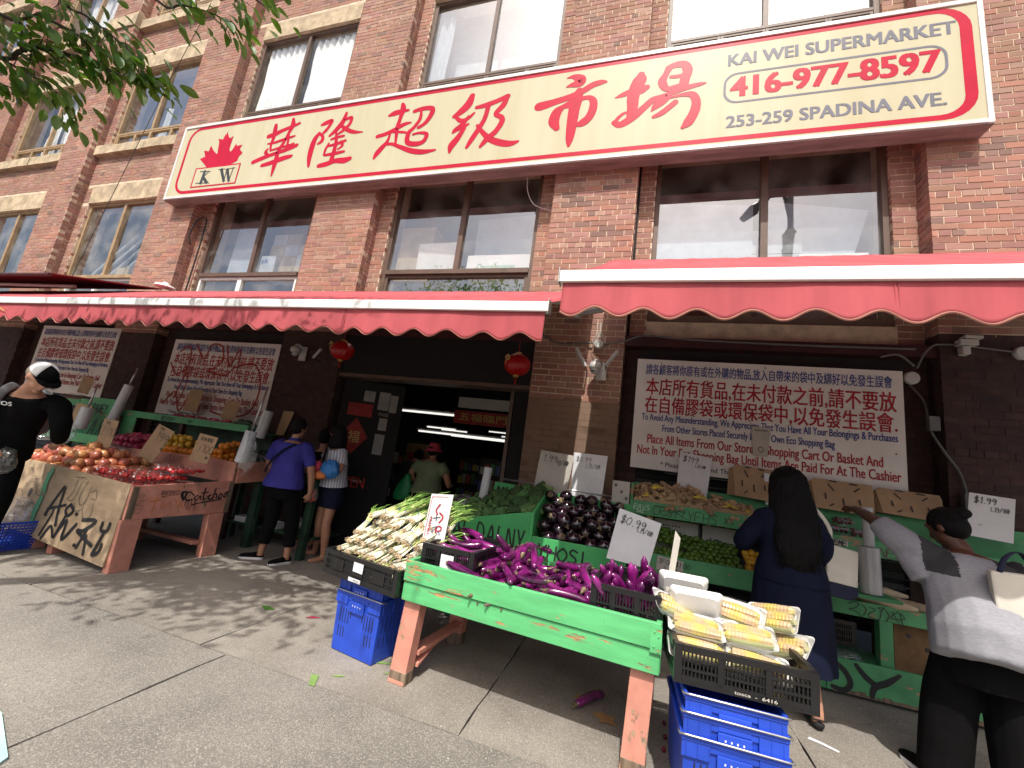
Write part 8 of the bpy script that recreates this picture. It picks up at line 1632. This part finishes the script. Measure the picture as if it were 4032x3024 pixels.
mb = MB(); mb.lathe(hd_+P3(0, 0, .03), [(.155, -.04), (.150, -.035), (.098, .0), (.092, .05), (.075, .085), (.03, .095)], 22); mb.build('bucket_hat', M['cloth_pink'], p, smooth=True); hairsheet(p, hd_-P3(0, 0, .01), (0, 1, -.2), (0, .2, 1), M['hair_black'], .98, r=(.084, .098, .085))
t = thing('shopping_bag', 'bright green fabric bag hanging from the arm of the shopper in green', 'bag', (-3.35, 5.75, .9)); mb = MB(); R_ = []
for z, rx in ((.70, .03), (.72, .12), (.8, .145), (.92, .12), (1.02, .07), (1.1, .02)): R_.append([P3(-3.38+(z-.7)*.25+rx*math.cos(q), 5.74+.05*math.sin(q), z) for q in [2*math.pi*j/18 for j in range(18)]])
mb.rings(R_); mb.build('bag', M['bag_green'], t, smooth=True)
p = thing('person', 'dark clothed shopper bending in the gloom left of the pink bucket hat', 'person', (-3.75, 6.4, 0)); pel, ch, nk, hd_ = P3(-3.75, 6.4, .85), P3(-3.72, 6.5, 1.1), P3(-3.70, 6.58, 1.26), P3(-3.68, 6.68, 1.36); mb = MB(); torso(mb, pel, ch, nk, P3(1, 0, 0), WF); mb.tube([nk, hd_], [.05, .05], 10); headg(mb, hd_, (0, 1, -.5), (0, .5, 1))
remesh(mb, 'body', M['skin_tan'], p, .012); mb = MB(); torso(mb, pel, ch, nk, P3(1, 0, 0), scaleW(WF, 1.1, 1.1), .02, upto=.95); limb(mb, [P3(-3.9, 6.55, 1.2), P3(-3.95, 6.6, 1.0), P3(-3.9, 6.8, .95)], [.07, .06, .05]); limb(mb, [P3(-3.55, 6.55, 1.2), P3(-3.5, 6.6, 1.0), P3(-3.55, 6.8, .95)], [.07, .06, .05]); remesh(mb, 'coat', mat('cloth_charcoal', (.03, .03, .032), rough=.9), p, .012, 4, .005)
mb = MB()
for q in (-1, 1): limb(mb, [pel+P3(.09*q, 0, .02), pel+P3(.1*q, .02, -.42), pel+P3(.1*q, 0, -.8)], [.12, .085, .065])
remesh(mb, 'trousers', M['cloth_black'], p, .012); hairsheet(p, hd_, (0, 1, -.5), (0, .5, 1), M['hair_black'])
# --- man in the cap ---
p = thing('person', 'man in a white and black cap and black t-shirt leaning over the onions', 'person', (-5.6, 2.33, 0)); pel, ch, nk, hd_ = P3(-5.66, 2.42, .93), P3(-5.46, 2.38, 1.28), P3(-5.28, 2.33, 1.54), P3(-5.10, 2.29, 1.665); rt = P3(.85, .5, 0).normalized(); hf = P3(.80, .05, -.62); hu = P3(.60, 0, .80)
mb = MB(); torso(mb, pel, ch, nk, rt, scaleW(WF, 1.1, 1.15)); mb.tube([nk-P3(.04, 0, .04), nk.lerp(hd_, .6), hd_-P3(.02, 0, .03)], [.07, .060, .06], 12); headg(mb, hd_, hf, hu, 1.12)
limb(mb, [P3(-5.43, 2.25, 1.47), P3(-5.53, 2.14, 1.25), P3(-5.50, 2.12, 1.08), P3(-5.36, 2.2, .98)], [.062, .052, .044, .032]); hand5(mb, P3(-5.35, 2.21, .98), (.8, .5, 0), (0, 0, -1), 1.0, .7)
limb(mb, [P3(-5.12, 2.44, 1.47), P3(-5.04, 2.50, 1.27), P3(-5.10, 2.56, 1.15), P3(-5.26, 2.62, 1.06)], [.062, .052, .044, .032]); hand5(mb, P3(-5.27, 2.625, 1.06), (-.9, .3, -.1), (0, 0, -1), 1.0, .7)
for q in (-1, 1): limb(mb, [pel+rt*.09*q, pel+rt*.11*q+P3(.05, 0, -.45), pel+rt*.11*q+P3(0, 0, -.85)], [.095, .06, .04])
remesh(mb, 'body', M['skin_light'], p, .009); eyes(hd_, hf, hu, p, 1.12)
mb = MB(); torso(mb, pel, ch, nk, rt, scaleW(WF, 1.2, 1.25), .025, upto=.95, bottom=-.2, flare=.02); limb(mb, [P3(-5.40, 2.27, 1.46), P3(-5.47, 2.21, 1.42), P3(-5.53, 2.14, 1.25), P3(-5.51, 2.12, 1.1)], [.08, .082, .074, .064]); limb(mb, [P3(-5.15, 2.42, 1.46), P3(-5.09, 2.47, 1.43), P3(-5.04, 2.50, 1.28), P3(-5.08, 2.54, 1.18), P3(-5.16, 2.58, 1.12)], [.08, .082, .074, .064, .052]); remesh(mb, 'tshirt', M['cloth_black'], p, .011, 4, .008, 6, (1, 1, .8), 2)
mb = MB()
for q in (-1, 1): limb(mb, [pel+rt*.09*q, pel+rt*.11*q+P3(.05, 0, -.42), pel+rt*.11*q+P3(-.02, 0, -.86)], [.12, .09, .07])
mb.tube([pel+P3(0, 0, .05), pel-P3(0, 0, .12)], [(.19, .15), (.19, .15)], 16, up=(1, 0, 0)); remesh(mb, 'trousers', M['cloth_black'], p, .012, 4, .005)
shoe(p, pel+rt*.11+P3(-.1, 0, -.92), (1, 0, 0), .28, M['cloth_black']); shoe(p, pel-rt*.11+P3(-.1, 0, -.92), (1, 0, 0), .28, M['cloth_black'])
fwn = hf.normalized(); upn = (hu-fwn*hu.dot(fwn)).normalized(); sdn = fwn.cross(upn); Mx = Matrix((sdn, fwn, upn)).transposed().to_4x4()
def capdome(y0, y1, m, nm):
    mb = MB(); n = 24; rg = 10; c = hd_+upn*.045; R_ = []
    for i in range(rg+1):
        th = math.pi/2*i/rg; row = []
        for j in range(n+1):
            a = y0+(y1-y0)*j/n; row.append(c+sdn*(.099*math.cos(th)*math.cos(a))+fwn*(.120*math.cos(th)*math.sin(a))+upn*(.098*math.sin(th)))
        R_.append(row)
    for r in R_: mb.v += [tuple(q) for q in r]
    for i in range(rg):
        for j in range(n): a = i*(n+1)+j; mb.f.append((a, a+1, a+n+2, a+n+1))
    o = mb.build(nm, m, p, smooth=True); s = o.modifiers.new('t', 'SOLIDIFY'); s.thickness = .003
capdome(rad(38), rad(142), M['cloth_black'], 'cap_front'); capdome(rad(142), rad(398), M['cap_white'], 'cap_mesh')
mb = MB(); c = hd_+upn*.048; Q = [c+sdn*(.085*math.cos(a))+fwn*(.105+.085*math.sin(a)**.7 if 0 < a < math.pi else .105)-upn*.012*math.sin(a) for a in [math.pi*j/14 for j in range(15)]]; Q0 = [c+sdn*(.095*math.cos(a))+fwn*.118*math.sin(a) for a in [math.pi*j/14 for j in range(15)]]
mb.v = [tuple(q) for q in Q]+[tuple(q) for q in Q0]
for j in range(14): mb.f.append((j, j+1, 16+j, 15+j))
o = mb.build('cap_visor', M['cloth_black'], p, smooth=True); s = o.modifiers.new('t', 'SOLIDIFY'); s.thickness = .004
hairsheet(p, hd_-fwn*.03, hf, hu, M['hair_grey'], 1.0, r=(.078, .07, .06), back=.03)
mb = MB(); mb.tube([hd_+fwn*.105+sdn*.06+upn*.012, hd_+fwn*.118+upn*.018, hd_+fwn*.105-sdn*.06+upn*.012, hd_-sdn*.09+upn*.015], .0022, 5); mb.build('glasses', M['gold_wire'], p)
mb = MB(); Q = cat([(-5.50, 2.40, 1.50), (-5.40, 2.28, 1.565), (-5.34, 2.19, 1.50), (-5.36, 2.165, 1.38), (-5.46, 2.17, 1.24)], 6); mb.tube(Q, [(.034, .008)]*len(Q), 6, up=(.5, -.85, .3)); mb.build('backpack_strap', M['strap_grey'], p, smooth=True)
mb = MB(); Q = [(a-.03, b2-.006, c2+.01) for a, b2, c2 in Q]; mb.tube(Q, [(.014, .008)]*len(Q), 6, up=(.5, -.85, .3)); mb.build('strap_edging', M['strap_red'], p, smooth=True)
text_part('chest_print', 'EOS', M['foam'], p, (-5.31, 2.165, 1.375), (.85, .5, 0), (.12, -.2, 1), .11, .035, bold=.03)
bk_ = thing('backpack', 'grey and red backpack worn by the man in the cap', 'bag', (-5.6, 2.55, 1.35)); bagmesh(-5.62, 2.58, 1.33, .14, .14, .22, 51, 'body', bk_, M['strap_grey'])
t = thing('plastic_bag', 'clear plastic bag hanging from the wrist of the capped man at the left edge', 'plastic bag', (-5.5, 2.45, .85)); bagmesh(-5.42, 2.38, .88, .10, .07, .12, 52, 'film', t, G_bag)

for nm_ in [o for o in bpy.data.objects if o.parent is None and o.get('label', '').startswith(('man in a white', 'grey and red backpack', 'clear plastic bag hanging from the wrist'))]: nm_.location.x -= .10; nm_.location.y += .02
# ---------------- street tree, branches reaching in from the left ----------------
mat('bark', (.07, .055, .045), rough=.9, bump=.8, bscale=25, stretch=(4, 4, 1)); 
lm_ = mat('leaf', (.075, .16, .022), rough=.45, col2=(.04, .10, .018), scale=8, rnd=.35, hv=.02); Nn_ = lm_.node_tree.nodes; Ln_ = lm_.node_tree.links
tr_ = Nn_.new('ShaderNodeBsdfTranslucent'); tr_.inputs[0].default_value = (.20, .42, .03, 1); mxx = Nn_.new('ShaderNodeMixShader'); mxx.inputs[0].default_value = .35; Ln_.new(Nn_['Principled BSDF'].outputs[0], mxx.inputs[1]); Ln_.new(tr_.outputs[0], mxx.inputs[2]); Ln_.new(mxx.outputs[0], Nn_['Material Output'].inputs[0])
TW = [[(-4.4, .3, 3.9), (-3.86, 0.93, 3.69), (-3.66, 1.01, 3.64), (-3.55, 1.03, 3.68)], [(-4.4, .3, 3.5), (-3.84, 0.99, 3.42), (-3.64, 1.05, 3.45), (-3.54, 1.08, 3.49), (-3.28, 1.17, 3.46), (-3.06, 1.25, 3.39), (-2.87, 1.32, 3.37)],
      [(-3.84, 0.99, 3.42), (-3.75, 1.03, 3.4), (-3.6, 1.09, 3.33), (-3.45, 1.15, 3.27), (-3.31, 1.22, 3.11)], [(-3.7, .6, 4.0), (-3.44, 1.05, 3.78), (-3.29, 1.11, 3.71), (-3.14, 1.18, 3.62), (-2.99, 1.25, 3.51), (-2.93, 1.29, 3.4)],
      [(-3.55, 1.03, 3.68), (-3.4, 1.09, 3.62), (-3.28, 1.14, 3.56), (-3.17, 1.21, 3.43)], [(-3.1, .8, 4.1), (-2.89, 1.21, 3.85), (-2.74, 1.26, 3.84), (-2.55, 1.33, 3.81), (-2.44, 1.38, 3.73)],
      [(-2.6, 1.1, 4.1), (-2.44, 1.34, 3.91), (-2.38, 1.37, 3.85)], [(-2.5, 1.1, 4.1), (-2.33, 1.38, 3.93), (-2.21, 1.42, 3.92)], [(-4.3, .5, 3.3), (-3.83, 1.03, 3.28), (-3.74, 1.06, 3.25), (-3.65, 1.09, 3.23)], [(-3.66, 1.01, 3.64), (-3.63, 1.04, 3.53), (-3.64, 1.05, 3.45)]]
tree = thing('street_tree', 'leafy street tree whose branches hang into the upper left corner', 'tree', (-5.2, -.9, 0))
mb = MB(); limb(mb, [P3(-5.2, -.9, 0), P3(-5.15, -.85, 1.2), P3(-5.1, -.8, 2.6), P3(-4.9, -.5, 3.6)], [.19, .15, .13, .10], 12)
for q in ((-5.1, -.8, 2.6, -4.4, .3, 3.7), (-4.9, -.5, 3.6, -3.7, .5, 4.2), (-4.9, -.5, 3.6, -5.6, .6, 4.8), (-4.9, -.5, 3.6, -4.2, -.6, 5.2), (-3.7, .5, 4.2, -2.5, 1.0, 4.3), (-4.2, -.6, 5.2, -3.2, .4, 5.6)): limb(mb, [P3(*q[:3]), P3(*q[:3]).lerp(P3(*q[3:]), .5)+P3(0, 0, .1), P3(*q[3:])], [.07, .05, .025], 8)
mb.build('trunk', M['bark'], tree, smooth=True)
for k, tw in enumerate(TW): mb = MB(); Q = cat(tw, 4); n = len(Q); mb.tube(Q, [.016*(1-.8*i/n) if k < 2 else .009*(1-.75*i/n) for i in range(n)], 6); mb.build('branch', M['bark'], tree, smooth=True)
LF = [leafmesh(.095, .042, M['leaf'], 'leaf', .15, 5), leafmesh(.08, .04, M['leaf'], 'leaf', .3, 5), leafmesh(.105, .045, M['leaf'], 'leaf', .05, 5)]
def leaf_at(pos, d, sc, k, single, mbx=None):
    q = V3(d).normalized().to_track_quat('X', 'Z') @ Matrix.Rotation(rr.uniform(-1, 1), 3, 'X').to_quaternion()
    if single: o = place(LF[k % 3], 'leaf', tree, V3(pos)-tree.location, q.to_euler(), (sc,)*3)
    else:
        me = LF[k % 3]; n0 = len(mbx.v); mbx.v += [tuple(V3(pos)+q @ (v.co*sc)) for v in me.vertices]; mbx.f += [tuple(n0+i for i in f.vertices) for f in me.polygons]
cnt = 0; extra = MB(); shoots = MB(); wts = [24, 90, 48, 56, 26, 26, 8, 8, 14, 0]
for tw, nl in zip(TW, wts):
    Q = cat(tw[1:] if len(tw) > 3 else tw, 8)
    for i in range(nl):
        t = (i+rr.random())/max(1, nl); a = t*(len(Q)-1); i0 = min(int(a), len(Q)-2); b0 = V3(Q[i0]).lerp(V3(Q[i0+1]), a-i0); td = (V3(Q[i0+1])-V3(Q[i0])).normalized()
        off = V3((rr.gauss(0, 1), rr.gauss(0, 1), rr.gauss(-.2, 1))); off = (off-td*off.dot(td)); off = off.normalized()*abs(rr.gauss(0, .075))*(1.2-t*.7)+td*rr.uniform(0, .06); pos = b0+off
        if off.length > .04 and i % 3 == 0: shoots.tube([b0, b0+off*.5+P3(0, 0, .008), pos], [.003, .0022, .0012], 4)
        leaf_at(pos, td*.9+off.normalized()*.5+P3(.2, .1, -.55-.4*rr.random()), rr.uniform(.85, 1.25), cnt, i < nl, extra); cnt += 1
        if i % 1 == 0 and rr.random() < .9: leaf_at(pos+P3(rr.gauss(0, .05), rr.gauss(.03, .05), rr.gauss(.01, .05)), td*.8+off.normalized()*.6+P3(.2, .1, -.5), rr.uniform(.8, 1.2), cnt, False, extra)
shoots.build('twigs', M['bark'], tree); tag(extra.build('foliage', M['leaf'], tree), kind='stuff'); print('leaves', cnt)
def inframe(q):
    d = V3(q)-P3(0, 0, 1.45); z = d.dot(_f)
    if z < .1: return False
    x, y = d.dot(_r)/z*1630.2, -d.dot(_u)/z*1630.2; return abs(x) < 2100 and -1600 < y < 1600
mb = MB(); n = 0
while n < 5200:
    b0 = P3(rr.gauss(-4.1, 1.0), rr.gauss(.05, .26), rr.gauss(4.9, .3)) if rr.random() < .5 else P3(rr.gauss(-4.3, 1.1), rr.gauss(1.45, .35), rr.gauss(5.4, .3))
    for _ in range(5):
        q = b0+P3(rr.gauss(0, .14), rr.gauss(0, .14), rr.gauss(0, .09)); n += 1
        if inframe(q) or q.z < 3.7: continue
        leaf_at(q, (rr.gauss(0, 1), rr.gauss(0, 1), rr.gauss(-.4, .6)), rr.uniform(.9, 1.3), n, False, mb)
tag(mb.build('crown', M['leaf'], tree), kind='stuff')
